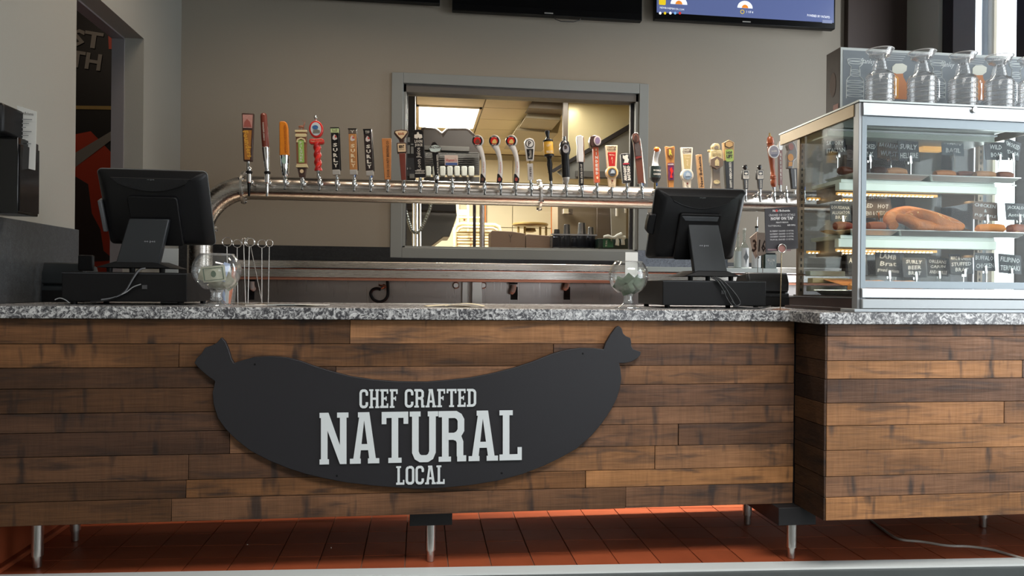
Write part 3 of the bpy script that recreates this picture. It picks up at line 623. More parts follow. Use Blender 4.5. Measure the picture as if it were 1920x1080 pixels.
def slab_word(word, parent, x0, x1, ytl, ybl, ytr, ybr, Y):
    tot = sum(slab(c)[0]+6 for c in word)-6; cur = 0; mb = MB(); mb.flat = True
    def place(u, v):
        f = u/tot; yt = ytl+(ytr-ytl)*f; yb = ybl+(ybr-ybl)*f
        q = PY(x0+(x1-x0)*f, yb+(yt-yb)*v/100, Y)-parent.location; return (q.x, 0, q.z)
    n = [0]
    def poly(p):
        n[0] += 1; y = -.0006-.00006*n[0]
        vs = [place(cur+a, b) for a, b in p]; mb.add([(a, Y-parent.location.y+y, c) for a, _, c in vs], [tuple(range(len(vs)))])
    for ch in word:
        w_, its = slab(ch)
        for k, it in its:
            if k == 'b': a, b, c, d = it; poly([(a, c), (b, c), (b, d), (a, d)])
            elif k == 'p':
                if len(it) == 7: poly([it[0], it[4], it[5], it[6]]); poly([it[0], it[1], it[2], it[3], it[4]])
                else: poly(it)
            else:
                V2 = [Vector(q) for q in it]; off = []
                for i, q in enumerate(V2):
                    d0 = (q-V2[i-1]).normalized() if i else (V2[1]-q).normalized(); d1 = (V2[i+1]-q).normalized() if i < len(V2)-1 else d0
                    n0 = Vector((-d0.y, d0.x)); n1 = Vector((-d1.y, d1.x)); nm = (n0+n1).normalized(); off.append(nm*7/max(.5, nm.dot(n0)))
                for i in range(len(V2)-1): poly([V2[i]+off[i], V2[i+1]+off[i+1], V2[i+1]-off[i+1], V2[i]-off[i]])
        cur += w_+6
    o = build('lettering', mb, mat('sign_white', srgb(208, 214, 216), .6), parent, smooth=False); return o
slab_word('CHEF CRAFTED', sg, 674, 893, 730, 765.5, 728.5, 762, 2.651)
slab_word('NATURAL', sg, 600, 979, 774, 871, 768.5, 862, 2.651)
slab_word('LOCAL', sg, 743.5, 834, 874, 909, 872, 907, 2.651)
# white cord on the floor at right
cp = [(1632, 975), (1652, 990), (1670, 1003), (1690, 1012), (1730, 1016), (1775, 1023), (1820, 1025), (1860, 1031), (1900, 1042), (1960, 1058)]
P = [PZ(x, y, .006) for x, y in cp]; Q = []
for i in range(len(P)-1):
    p0, p1, p2, p3 = P[max(i-1, 0)], P[i], P[i+1], P[min(i+2, len(P)-1)]
    for j in range(6):
        s = j/6; Q.append(.5*((2*p1)+(-p0+p2)*s+(2*p0-5*p1+4*p2-p3)*s*s+(-p0+3*p1-3*p2+p3)*s**3))
Q.append(P[-1])
tag(build('power_cord', MB().tube(Q, .0055, 8), mat('cord_grey', srgb(176, 168, 160), .5)), 'pale grey cord snaking over the red tiles below the right counter', 'cord')
tag(build('crumb', MB().ball((PZ(621, 1027, .004)), .002, .002, .003, 8, 5), PAPER), 'tiny white crumb on the dark tiles below the left end of the sign', 'crumb')
tag(build('crumb', MB().ball((PZ(464, 1021, .004)), .003, .002, .002, 8, 5), PAPER), 'tiny white crumb on the shaded tiles left of the middle leg', 'crumb')
# ================================================================== DRAUGHT BEER RAIL
PYY, PZZ, PR = 4.30, 1.638, .0675
PX0 = PY(375, 500, PYY).x
tt = thing('tap_tower', 'long horizontal stainless pipe rail that bends down at its left end, carrying the beer taps', 'pipe', (PX0, PYY, 1.05))
pts = [Vector((0, 0, -.1)), Vector((0, 0, .2)), Vector((0, 0, PZZ-1.05-.28))]
for i in range(1, 13):
    a = PI/2*i/12; pts.append(Vector((.28-.28*math.cos(a), 0, PZZ-1.05-.28+.28*math.sin(a))))
pts.append(Vector((2.3-PX0+.6, 0, PZZ-1.05)))
def ptube(pts, r, n=32):
    mb = MB(); k = len(pts); vs = []
    for i, p in enumerate(pts):
        t = (pts[min(i+1, k-1)]-pts[max(i-1, 0)]).normalized(); a = Vector((0, 1, 0)); b = t.cross(a).normalized()
        vs += [p+r*(math.cos(2*PI*j/n)*a+math.sin(2*PI*j/n)*b) for j in range(n)]
    return mb.add(vs, [(i*n+j, i*n+(j+1) % n, (i+1)*n+(j+1) % n, (i+1)*n+j) for i in range(k-1) for j in range(n)])
build('pipe', ptube(pts, PR, 40), STEEL, tt)
def flange(cx, cz, axis='x', R=.094, parent=tt):
    f = build('flange', MB().lathe([(PR+.001, -.007), (R, -.007), (R, .007), (PR+.001, .007)], 36, (cx, 0, cz), axis, closed=True), STEELV, parent, .001)
    for i in range(6):
        q = PI/6+PI/3*i; u, v = .083*math.cos(q), .083*math.sin(q)
        c = (cx, u, cz+v) if axis == 'x' else (cx+u, v, cz)
        build('bolt', MB().lathe([(.007, -.016), (.009, -.012), (.009, .012), (.007, .016)], 8, c, axis), CHROME, f)
flange(PY(458, 350, PYY).x-PX0, PZZ-1.05); flange(PY(1011, 365, PYY).x-PX0, PZZ-1.05)
flange(0, PY(375, 428, PYY).z-1.05, 'z')
U = .0031
def faucet_root(kind='std'):
    r = thing('beer_tap', 'x', 'tap', group='beer taps along the steel pipe rail')
    # origin = end of the shank, axis of the spout; pipe lies at +Y
    if kind == 'std':
        build('shank', MB().tube([(0, .0, 0), (0, .075, 0)], .0085, 14), CHROME, r)
        build('coupling', MB().lathe([(.012, .028), (.0155, .03), (.0155, .046), (.012, .048)], 10, (0, 0, 0), 'y'), CHROME, r)
        build('body', MB().lathe([(.004, -.022), (.0085, -.018), (.0105, -.006), (.0125, .004), (.0115, .014), (.0085, .02), (.0105, .025), (.0105, .032), (.0065, .036)], 16), CHROME, r)
        build('spout', MB().tube([(0, 0, -.005), (0, -.006, -.02), (0, -.012, -.042)], [.0085, .0078, .0066], 12), CHROME, r)
        build('spout_mouth', MB().tube([(0, -.0118, -.041), (0, -.0124, -.0435)], .0058, 12), BLACKP, r)
        build('lever', MB().tube([(0, 0, .03), (0, 0, .056)], [.005, .0045], 10), CHROME, r)
    else:
        build('shank', MB().tube([(0, .0, 0), (0, .075, 0)], .0085, 14), CHROME, r)
        build('coupling', MB().lathe([(.012, .028), (.0155, .03), (.0155, .046), (.012, .048)], 10, (0, 0, 0), 'y'), CHROME, r)
        build('body', MB().lathe([(.011, -.012), (.014, -.008), (.0145, .038), (.010, .042), (.010, .05)], 18), CHROME, r)
        build('black_ring', MB().lathe([(.0155, .042), (.0175, .044), (.0175, .052), (.0155, .054)], 16), BLACKP, r)
        build('creamer_cap', MB().lathe([(.012, .054), (.014, .058), (.012, .075), (.007, .082)], 16), CHROME, r)
        build('spout', MB().lathe([(.0045, -.085), (.0065, -.08), (.009, -.03), (.010, -.012)], 14), BLACKP if kind == 'stout' else CHROME, r)
    return r
FX = [467, 501, 534.6, 566.7, 599, 631.5, 664, 695, 726.3, 756.5, 788, 818, 848, 878, 908.5, 938.5, 966.7, 996, 1033, 1061.7, 1091, 1119, 1147, 1175, 1203.7, 1230, 1258, 1286, 1313, 1341, 1368, 1397, 1424, 1451, 1474, 1507, 1540]
FY = 4.16; FZ = PZZ+.02
fp = faucet_root(); stout = faucet_root('stout'); nitro = faucet_root('nitro')
TAPS = []
fdesc = {13: 'with no handle, between the card sign and the white curved handles', 36: 'x'}
BLUE = mat('blue_collar', srgb(70, 120, 200), .3, .3)
for i, x in enumerate(FX):
    fx = PY(x, 352+(x-726)*.022, FY).x
    src = stout if i == 0 else nitro if i == 1 else fp
    o = src if i in (0, 1) else (fp if i == 2 else dup(fp))
    o.location = (fx, FY, FZ)
    o['label'] = 'chrome beer tap '+fdesc.get(i, '')
    TAPS.append(o)
    if i in (6, 7, 8, 19, 24, 25, 32, 33, 35):
        build('collar', MB().lathe([(.0085, .037), (.0092, .039), (.0092, .052), (.0085, .054)], 14), BLUE, o, label='blue collar')
# ---------------------------------------------------------------- tap handles
# each handle is modelled in photo-sized units (U metres per unit), origin at its foot
def handle(i, label, xt, yt, xb, yb, ferr=True):
    """xt,yt: pixel of the top centre; xb,yb: pixel of the foot centre"""
    p0 = PY(xb, yb, FY-.005); p1 = PY(xt, yt, FY-.005)
    k = SC(xb, FY); h = (p1.z-p0.z)/k
    tilt = math.atan2((p1.x-p0.x), (p1.z-p0.z))
    r = bpy.data.objects.new('tap_handle', None); COL.objects.link(r); r.empty_display_size = .03
    r.parent = TAPS[i]; r.location = p0-TAPS[i].location; TAPS[i]['label'] = 'beer tap, '+label.replace(' tap handle', ' handle')
    r.rotation_euler = (0, tilt, 0)
    return r, h, k
class HB:
    def __init__(s, r, k): s.r, s.k = r, k
    def pr(s, name, pts, t, mt, y=0., bev=.6, label=None):
        k = s.k; mb = MB().prism([(a*k, b*k) for a, b in pts], (y-t/2)*k, (y+t/2)*k); return build(name, mb, mt, s.r, bev*k if bev else 0, label)
    def la(s, name, prof, mt, n=20, c=(0, 0)):
        k = s.k; return build(name, MB().lathe([(a*k, b*k) for a, b in prof], n, (c[0]*k, 0, c[1]*k)), mt, s.r)
    def tx(s, t, x, z, w, h, mt, y, rot=0, bold=.0):
        k = s.k; return letters(s.r, t, x*k, y*k-.0006, z*k, w*k if w else None, h*k if h else None, mt, rot, bold)
    def stack(s, t, x, z0, z1, w, mt, y, bold=.02):
        n = len(t); mb = MB(); mb.flat = True; k = s.k
        for i, ch in enumerate(t):
            if ch == ' ': continue
            zc = z1-(z1-z0)*(i+.5)/n; hh = (z1-z0)/n*.74
            q = text_mb(ch, w*k if ch not in 'I' else w*k*.3, hh*k, bold); q.tf(Matrix.Translation((x*k, y*k-.0006, zc*k))); mb.join(q)
        return build('lettering', mb, mt, s.r, smooth=False)
    def up(s, t, x, zc, length, w, mt, y, bold=0., down=False): return s.tx(t, x, zc, length, w, mt, y, (-PI/2 if not down else PI/2), bold)
def rr(w, h, r, cx, cz): return roundrect(w, h, r, 3, cx, cz)
c_ = lambda n, *a, **kw: mat(n, srgb(*a), kw.get('r', .4), kw.get('m', 0.), coat=kw.get('c', 0.), bump=kw.get('b', 0.), bscale=kw.get('bs', 200), var=kw.get('v', 0.))
GOLD = c_('lettering_gold', 214, 160, 60); BRN = c_('dark_brown_resin', 62, 38, 30, c=.3); SILV = c_('silver_paint', 190, 188, 184, m=.5, r=.35)
BLK = c_('black_resin', 22, 20, 22, r=.3); WHT = c_('white_resin', 222, 222, 220, r=.3, c=.3); OCH = c_('ochre_panel', 168, 112, 50); REDL = c_('red_lacquer', 206, 38, 32, r=.3, c=.4)
INK = c_('dark_ink', 48, 30, 24); LTX = c_('pale_lettering', 214, 210, 200); TAN = c_('tan_wood', 184, 122, 70, v=.2, bs=40); CRM = c_('cream_resin', 220, 196, 160); MAR = c_('maroon_wood', 112, 48, 34, c=.4, v=.15, bs=30)
def fer(b, z0=-14, r=2.2): b.la('ferrule', [(r*1.1, z0), (r*1.1, z0+3), (r, z0+4), (r, 1)], CHROME, 14)
# 0 dark brown tapered plaque
r, h, k = handle(0, 'dark brown tapered tap handle with small picture above slanting gold lettering', 465.5, 213, 465.5, 303); b = HB(r, k)
b.pr('slab', [(-8, 0), (8, 0), (11, h), (-11, h)], 8, BRN, bev=1.2); b.pr('picture_panel', [(-8.5, h-28), (8, h-28), (9, h-3), (-9, h-3)], 1, c_('picture_rose', 188, 140, 132, v=.35, bs=160), -4.2, 0)
b.pr('gold_panel', [(-5.5, 3), (4, 3), (7, h-32), (-7.5, h-32)], .6, OCH, -4.1, 0); b.pr('picture_hill', [(-7, h-26), (7, h-26), (4, h-16), (-1, h-11), (-6, h-17)], .6, c_('picture_red', 160, 88, 80), -4.8, 0)
b.tx('Founders', 0, 32, 50, 10, GOLD, -4.5, PI/2-.18, .03); fer(b, -16, 3)
# 1 maroon rod
r, h, k = handle(1, 'tall slim maroon wooden rod tap handle leaning left over a steel lower sleeve', 494, 212, 501, 318); b = HB(r, k)
b.la('wooden_rod', [(6.5, 40), (7, 60), (6, 100), (5.2, h-2), (3, h)], MAR, 18); b.la('steel_sleeve', [(4, 0), (4.5, 2), (7, 30), (7.4, 41), (6.4, 42)], CHROME, 18); b.up('SUMMIT BREWING', -.5, 70, 34, 3, LTX, -6.8)
fer(b, -8)
# 2 orange
r, h, k = handle(2, 'bright orange blade shaped tap handle with a chrome lower half', 532, 228, 535, 330); b = HB(r, k)
b.pr('orange_blade', [(-9, 37), (9, 37), (8, h-12), (6, h-3), (2, h), (-6, h), (-7.5, h-3)], 9, c_('orange_wood', 214, 128, 24, v=.12, bs=50), bev=1.6); b.la('chrome_sleeve', [(5, 0), (6, 2), (8.5, 22), (9.3, 38)], CHROME, 18)
b.pr('badge', ell(0, 28, 4, 7), 1, c_('badge_pale', 150, 180, 170), -9.3, 0); b.up('AMERICAN HEFEWEIZEN', 2.5, 68, 52, 4, c_('brown_red_ink', 150, 60, 20), -4.6); fer(b, -8)
# 3 pilsner tower with deer
r, h, k = handle(3, 'brick tower tap handle with a green pilsner panel and a little deer on top', 565, 244, 567, 333); b = HB(r, k)
BRK = c_('tower_brick', 132, 86, 62, v=.2, bs=200); CR2 = c_('tower_cream', 214, 200, 156)
b.pr('tower', [(-9, 20), (9, 20), (9.5, h-4), (-9.5, h-4)], 12, BRK); b.pr('cornice', rr(22, 4, 1, 0, h-3), 14, CR2); b.pr('base_moulding', rr(21, 4, 1, 0, 20), 14, CR2); b.pr('lower_moulding', rr(19, 2, .6, 0, 23.5), 13.5, CR2)
b.pr('foot_block', [(-5, 0), (5, 0), (8, 18), (-8, 18)], 11, BRN); b.pr('rosette', ell(0, 11, 3.5, 3.8, 8), 1, CRM, -5.8, 0)
b.pr('green_panel', [(-5, 27), (5, 27), (5, h-20), (-5, h-20)], 1, c_('panel_green', 150, 190, 96), -6.2, 0); b.pr('arch', [(-9, h-24), (-5.5, h-24), (-5, h-20), (0, h-18), (5, h-20), (5.5, h-24), (9, h-24), (7, h-18), (0, h-15), (-7, h-18)], 2, CR2, -6.4, .3)
b.stack('PILSNER', 0, 28, h-22, 5, LTX, -6.8)
b.pr('scroll', rr(21, 6, 2.5, 0, h-11), 3, CR2, -6.2, .4)
DE = c_('deer_bronze', 150, 98, 78); dk = MB()
for a in ((-4, 3), (-2, 3), (3, 3), (4.5, 3)): dk.tube([(a[0]*k, 0, (h-2)*k), (a[0]*k, 0, (h+5)*k)], .6*k, 6)
dk.ball((0, 0, (h+6.5)*k), 5.5*k, 2*k, 2.3*k, 12, 7); dk.tube([(4*k, 0, (h+7)*k), (6*k, 0, (h+12)*k), (8*k, 0, (h+12.5)*k)], [1.5*k, 1.1*k, .6*k], 8)
for s in (-1, 1): dk.tube([(6*k, s*.5*k, (h+12.5)*k), ((6+s)*k, s*1.5*k, (h+16)*k), ((4.5+3*s)*k, s*2*k, (h+19)*k)], .35*k, 6)
build('deer', dk, DE, r); fer(b, -10)
# 4 red twisted
r, h, k = handle(4, 'bright red twisted tap handle with an oval picture head and silver ball finial', 592, 221, 597, 320); b = HB(r, k)
tw = MB(); n = 16; K = 34; vs = []
for i in range(K+1):
    z = 56*i/K
    for j in range(n):
        q = 2*PI*j/n; R = 6.2+1.1*math.cos(2*(q-z*.22)); vs.append((R*math.cos(q)*k, R*math.sin(q)*k, z*k))
tw.add(vs, [(i*n+j, i*n+(j+1) % n, (i+1)*n+(j+1) % n, (i+1)*n+j) for i in range(K) for j in range(n)]+[tuple(range(n))[::-1], tuple(K*n+j for j in range(n))])
build('twisted_stem', tw, REDL, r); b.pr('scroll_banner', rr(27, 10, 4, 0, 54), 12, REDL, 0, 1.5); b.pr('oval_head', ell(0, 77, 13, 16), 9, REDL, 0, 1.5)
b.pr('picture', ell(0, 77, 9.5, 12.5), 1, c_('picture_ice', 200, 208, 212, v=.1, bs=100), -4.8, 0); b.pr('blue_figure', ell(-1, 80, 5.5, 4, 12), .8, c_('figure_blue', 60, 104, 158, v=.4, bs=200), -5.5, 0); b.pr('grey_rock', [(-6, 69), (7, 69), (7, 74), (2, 76), (-5, 75)], .8, c_('rock_grey', 120, 120, 112), -5.5, 0)
b.tx('Angry Orchard', 0, 54, 22, 4, CRM, -6.2); b.la('finial', [(1.2, 92), (1.2, 95), (3, 97), (3.6, 99.5), (2, 103), (0, 104)], CHROME, 14); fer(b, -12, 3.2)
# 5,6,7 square handles
for i, (xt, yt, xb, yb, lab, body, cap, lc, ctext) in enumerate((
    (628, 240, 631, 328, 'black square tap handle with white lettering and a pale green cap', BLK, c_('cap_green', 190, 206, 150), LTX, 'hell'),
    (661, 242, 663.5, 328, 'brown and amber square tap handle between the two black ones', c_('amber_wood', 176, 124, 74, v=.25, bs=14), c_('cap_brown', 96, 84, 74), CREAM, 'Y'),
    (689, 243, 694, 330, 'dark brown square tap handle with black cap, beside plain wooden one', c_('umber_resin', 38, 26, 24), BLK, LTX, 'TFF'))):
    r, h, k = handle(5+i, lab, xt, yt, xb, yb); b = HB(r, k)
    b.pr('body', [(-7, 9), (7, 9), (7, h-10), (-7, h-10)], 13, body, 0, .5); b.pr('cap', [(-7.2, h-10), (7.2, h-10), (7.2, h-1.5), (-7.2, h-1.5)], 13.4, cap, 0, .3); b.pr('cap_top', [(-8, h-1.5), (8, h-1.5), (8, h), (-8, h)], 15, BLK, 0, .2)
    b.pr('side_rail', [(7.2, 9), (8.6, 9), (8.4, h-3), (7.2, h-3)], 4, BLK, 4, 0); b.pr('steel_foot', [(-6.6, 0), (6.6, 0), (6.6, 9), (-6.6, 9)], 13, SILV, 0, .4)
    b.stack('SURLY', 0, 12, h-28, 8, lc, -6.6, .04); b.tx(ctext, 0, h-6, 8, 5, INK if i == 0 else LTX, -6.8)
    b.pr('emblem', [(-4, h-22), (-1, h-24), (4, h-22), (4, h-20), (2, h-15), (-1, h-13), (-4, h-18)], .5, c_('emblem_pale', 210, 200, 196), -6.7, 0); b.pr('emblem_red', [(0, h-19), (3.4, h-19), (2, h-15.5), (0, h-15)], .5, c_('emblem_red', 180, 60, 50), -7.1, 0)
    fer(b, -12)
# 8 plain wood
r, h, k = handle(8, 'plain light wooden tap handle widening towards its top with dark upright lettering', 725, 260, 727, 337); b = HB(r, k)
b.pr('wooden_paddle', [(-6, 0), (6, 0), (9, h), (-9, h)], 7, TAN, 0, .8); b.up('DOOR COUNTY BREWING CO', 1.5, h*.5, h*.88, 5, INK, -3.6, .01, down=False); fer(b, -10)
# 9 shield
r, h, k = handle(9, 'dark brown tap handle with a triangular shield head above a square badge', 752, 243, 757, 338); b = HB(r, k)
b.pr('stem', [(-4.5, 0), (4.5, 0), (6, 50), (-6, 50)], 9, MAR, 0, 1); b.pr('square_badge', rr(18, 20, 2, -.5, 60), 9, BRN, 0, .8); b.pr('square_plate', rr(14.5, 15, 1, -.5, 60), .8, CRM, -4.8, 0); b.tx('BENT', -.5, 62, 10, 6, INK, -5.2, 0, .05); b.tx('BREWSTILLERY', -.5, 56.5, 10, 2.2, INK, -5.2)
b.pr('neck', [(-4, 68), (4, 68), (5, 76), (-5, 76)], 8, BRN, 0, .6); b.pr('shield_head', [(-3, 74), (3, 74), (8, 80), (13.5, h-7), (12, h-2), (0, h), (-12, h-2), (-13.5, h-7), (-8, 80)], 9, BRN, 0, 1)
b.pr('shield_plate', [(0, 76.5), (4, 80), (11, h-6), (10, h-4), (0, h-2.5), (-10, h-4), (-11, h-6), (-4, 80)], .8, CRM, -4.8, 0); b.tx('BLACK', 0, 86, 11, 4.5, c_('brown_red_ink', 150, 60, 20), -5.3, 0, .04); fer(b, -8)
# 10 wide black slab
r, h, k = handle(10, 'wide black slab tap handle with white upright script and bird emblem', 783.5, 243, 788, 333); b = HB(r, k)
b.pr('slab', [(-10, 0), (10, 0), (9.5, h-5), (8, h-1), (0, h), (-8, h-1), (-9.5, h-5)], 7, BLK, 0, .6); b.pr('bird_emblem', [(-7.5, h-16), (-2, h-18), (0, h-15), (2, h-18), (7.5, h-16), (7, h-10), (2, h-9), (1, h-5), (-2, h-6), (-2, h-9), (-7, h-10)], .5, LTX, -3.7, 0)
b.tx('LOON', 0, h-22.5, 14, 6, LTX, -3.5, 0, .03); b.tx('JUICE', 0, h-30, 14, 6, LTX, -3.5, 0, .03); b.tx('Loon Juice', -.5, h-55, 42, 10, LTX, -3.5, -PI/2, .0); b.pr('rule_line', [(-9, 12), (9, 12), (9, 13), (-9, 13)], .4, LTX, -3.7, 0); b.pr('rule_line', [(-9, 7), (9, 7), (9, 8), (-9, 8)], .4, LTX, -3.7, 0); b.tx('HONEYCRISP', 0, 10, 16, 2.2, LTX, -3.5); b.pr('side_edge', [(9.6, 0), (11, 0), (10.5, h-8), (9.4, h-8)], 6, c_('edge_grey', 80, 78, 76), 1.5, 0); fer(b, -12, 3)
# 11 oval top
r, h, k = handle(11, 'slim black tapered tap handle with a white oval sign across its top', 815, 266, 819, 340); b = HB(r, k)
b.pr('tapered_stem', [(-3, 6), (3, 6), (6, 56), (-6, 56)], 9, BLK, 0, 1); b.pr('round_top', ell(-1, 62, 6.5, 12, 20), 8, BLK, 0, 1); b.pr('oval_sign', [(-12, 60), (-8, 66), (0, 68), (8, 66), (12, 60), (9, 54), (0, 52), (-9, 54)], 5, BLK, -4, .5)
b.pr('oval_plate', [(-10.8, 60), (-7.4, 65), (0, 66.8), (7.4, 65), (10.8, 60), (8.2, 55), (0, 53.2), (-8.2, 55)], .6, c_('plate_ice', 196, 212, 210), -6.8, 0); b.tx('FULTON', 0, 62, 17, 4.6, INK, -7.2, 0, .03); b.up('FULTON BEER', 3.2, 32, 36, 3.4, LTX, -4.6, .02); b.la('steel_ring', [(4.5, 3), (5.2, 5), (5.2, 10), (4.5, 12)], CHROME, 16); b.la('foot', [(3, -4), (3, 4)], BLK, 12); fer(b, -11)
# 12 card sign
r, h, k = handle(12, 'small square cream and blue card sign on a clear stem', 847, 291, 848, 337); b = HB(r, k)
b.pr('clear_stem', [(-5, 0), (5, 0), (4, 22), (8, 28), (-8, 28), (-4, 22)], 3, CLEAR, 0, .3); b.pr('card', rr(25, 19, 1, -1, h-10), 2, c_('card_cream', 214, 196, 186), -1, .2); b.pr('blue_band', [(-12, h-19), (10, h-19), (10, h-14.5), (-12, h-14.5)], .5, c_('band_blue', 70, 96, 156), -2.2, 0); b.tx("Hamm's", -1, h-9.5, 20, 6.5, c_('red_ink', 180, 44, 40), -2.1, 0, .01, ); fer(b, -9)
# 14-16 white curved
for i, (xt, xb, lab) in enumerate(((896, 906, 'first of three white curved tap handles, in front of the louvred machine'), (927.5, 936, 'middle one of the three white curved tap handles'), (959, 966, 'last of three white curved tap handles, beside the letter P handle'))):
    r, h, k = handle(14+i, lab, xb, 254, xb, 344); b = HB(r, k); dx = xt-xb
    P = [(dx, h-17), (dx+3, h-24), (dx+9, h-34), (2, 40), (2.5, 26), (1.5, 12), (0, 2)]
    mb = MB(); P3 = [Vector((a*k, 0, c*k)) for a, c in ((dx+.5, h-20), (dx+6, h-30), (dx+9.5, h-42), (dx+11, h-56), (dx+10.5, h-70), (dx+9, h-88))]
    Wd = [7.5, 5.2, 4.2, 4.2, 4.8, 5]; n = 12; vs = []
    for p, wd in zip(P3, Wd): vs += [(p.x+wd*k*math.cos(2*PI*j/n), 4*k*math.sin(2*PI*j/n), p.z) for j in range(n)]
    mb.add(vs, [(a*n+j, a*n+(j+1) % n, (a+1)*n+(j+1) % n, (a+1)*n+j) for a in range(len(P3)-1) for j in range(n)]+[tuple(range(n))[::-1], tuple((len(P3)-1)*n+j for j in range(n))])
    build('curved_stem', mb, WHT, r)
    b.pr('round_head', ell(dx, h-11, 11, 11.5), 6, WHT, 0, 1.4); b.pr('black_ring', ell(dx-1.5, h-11, 9.6, 10), .6, BLK, -3.3, 0); b.pr('red_disc', ell(dx-1.5, h-11, 6.8, 7), .6, REDL, -3.8, 0); b.pr('monk_figure', [(dx-5, h-16), (dx+3, h-16), (dx+3.5, h-12), (dx+1, h-8), (dx-2, h-8), (dx-5, h-12)], .5, c_('figure_brown' if i == 0 else 'figure_gold', *((110, 60, 44) if i == 0 else (220, 190, 110))), -4.3, 0)
    b.tx('PAULANER', dx-1.5, h-4, 11, 2.3, LTX, -3.8, 0, .03); b.tx('MUNCHEN', dx-1.5, h-18.5, 9, 2.2, LTX, -3.8, 0, .03)
    b.up(('Hefe-Weizen', 'Munich', 'Original')[i], dx+10.5, h-60, 20, 2.6, c_('red_ink', 180, 44, 40), -4.4)
    b.pr('black_foot', [(dx+4, 1), (dx+13, 1), (dx+14.5, 8), (dx+8, 17), (dx+5, 18)], 8.4, BLK, 0, .6); b.pr('foot_badge', ell(dx+8.5, 7, 2.8, 3.6, 14), .6, c_('foot_badge_red' if i else 'foot_badge_brown', *((150, 60, 50) if i else (90, 56, 44))), -4.5, 0)
    b.la('ferrule', [(2.4, -11), (2.2, 2)], CHROME, 14, (1.5, 0))
# 17 P
r, h, k = handle(17, 'white tap handle with a round letter P emblem above a black panel', 992.5, 260, 995, 338); b = HB(r, k)
b.pr('foot_plate', [(-5, 0), (5, 0), (5, 31), (-5, 31)], 4, c_('pale_grey_resin', 188, 186, 184), 0, .3); b.up('PRYES', 0, 16, 18, 4, INK, -2.3, .02); b.la('brass_neck', [(2, 30), (2, 38)], BR, 12)
b.pr('paddle', [(-6.5, 36), (6.5, 36), (9.5, 62), (10, 70), (7, h-1), (0, h+1), (-7, h-1), (-10, 70), (-9.5, 62)], 5, WHT, 0, .8); b.pr('black_panel', [(-4.5, 39), (4.5, 39), (6.5, 58), (-6.5, 58)], .6, BLK, -2.8, 0); b.up('Miraculum', 0, 48.5, 14, 6, LTX, -3.2)
b.pr('emblem_ring', ell(0, 68, 8, 8), .5, BLK, -2.7, 0); b.pr('emblem_disc', ell(0, 68, 6.6, 6.6), .5, WHT, -3.1, 0); b.tx('P', 0, 68, 6, 9, INK, -3.5, 0, .02); fer(b, -11, 2.4)
# 18 black and yellow turned
r, h, k = handle(18, 'black turned tap handle with a large yellow label, right of the middle flange', 1026, 244, 1033, 340); b = HB(r, k)
b.la('turned_stem', [(2.6, 0), (3.4, 3), (3.2, 12), (4.4, 22), (5.4, 32), (4, 40), (4.6, 44), (7, 47)], BLK, 20); b.la('yellow_label', [(8.5, 48), (9, 52), (9, 70), (8.5, 75)], c_('label_yellow', 226, 176, 66), 24); b.la('label_rim', [(9.2, 46), (9.4, 47), (9.4, 50), (9, 50.4)], BLK, 24); b.la('label_top', [(9, 74), (9.4, 75), (9.4, 77), (5, 79)], BLK, 24)
b.la('finial', [(4.6, 78), (3, 82), (3.2, 86), (4.6, 91), (4.4, h-2), (2, h)], BLK, 20); b.tx('LIFT', 0, 66, 9, 4, LTX, -9.2); b.tx('BRIDGE', 0, 54, 12, 4.5, LTX, -9.2, 0, .02); fer(b, -12, 2.4)
# 19 black bottle
r, h, k = handle(19, 'fat black bottle shaped tap handle with a silver tip and grey foot', 1058, 256, 1062, 348); b = HB(r, k)
b.la('grey_foot', [(3, 0), (3.6, 4), (6, 10), (7, 15), (6.6, 16)], SILV, 20); b.la('body', [(7, 15), (7.6, 17), (7.4, 56), (9.5, 60), (9.8, 74), (8, 81), (6, 83)], BLK, 24); b.la('silver_tip', [(3.2, 83), (3, 86), (2.6, h)], CHROME, 14); b.pr('side_disc', ell(0, 67, 9.8, 12, 24), 14, BLK, 0, 1.5)
b.pr('label', ell(0, 67, 6, 8, 20), .6, c_('label_grey', 150, 150, 156), -10, 0); b.tx('B', 0, 70, 6, 7, INK, -10.4, 0, .05); b.tx('BOTTLED', 0, 62, 9, 2.5, LTX, -10.4); fer(b, -8)
# 20 white topped
r, h, k = handle(20, 'tap handle with a wavy white upper block over a slim black lettered stem', 1087, 254, 1090, 348); b = HB(r, k)
b.pr('black_stem', [(-4.6, 0), (4, 0), (4.6, 44), (-4, 44)], 8, BLK, 0, .5); b.up('FAIR STATE CO-OP', .2, 22, 36, 3.6, LTX, -4.2, .02); b.pr('white_block', [(-6, 43), (5, 43), (5.5, 56), (4.6, 66), (5.5, 74), (5, h-3), (2, h), (-6, h-1), (-7, h-8), (-5.8, 72), (-6.8, 64)], 9, c_('pale_grey_block', 206, 206, 206), 0, 1.2)
b.pr('side_picture', [(5.6, 44), (7, 44), (7, h-4), (5.8, h-1)], 8, c_('side_picture', 160, 120, 90, v=.5, bs=120), 0, .3); fer(b, -8)
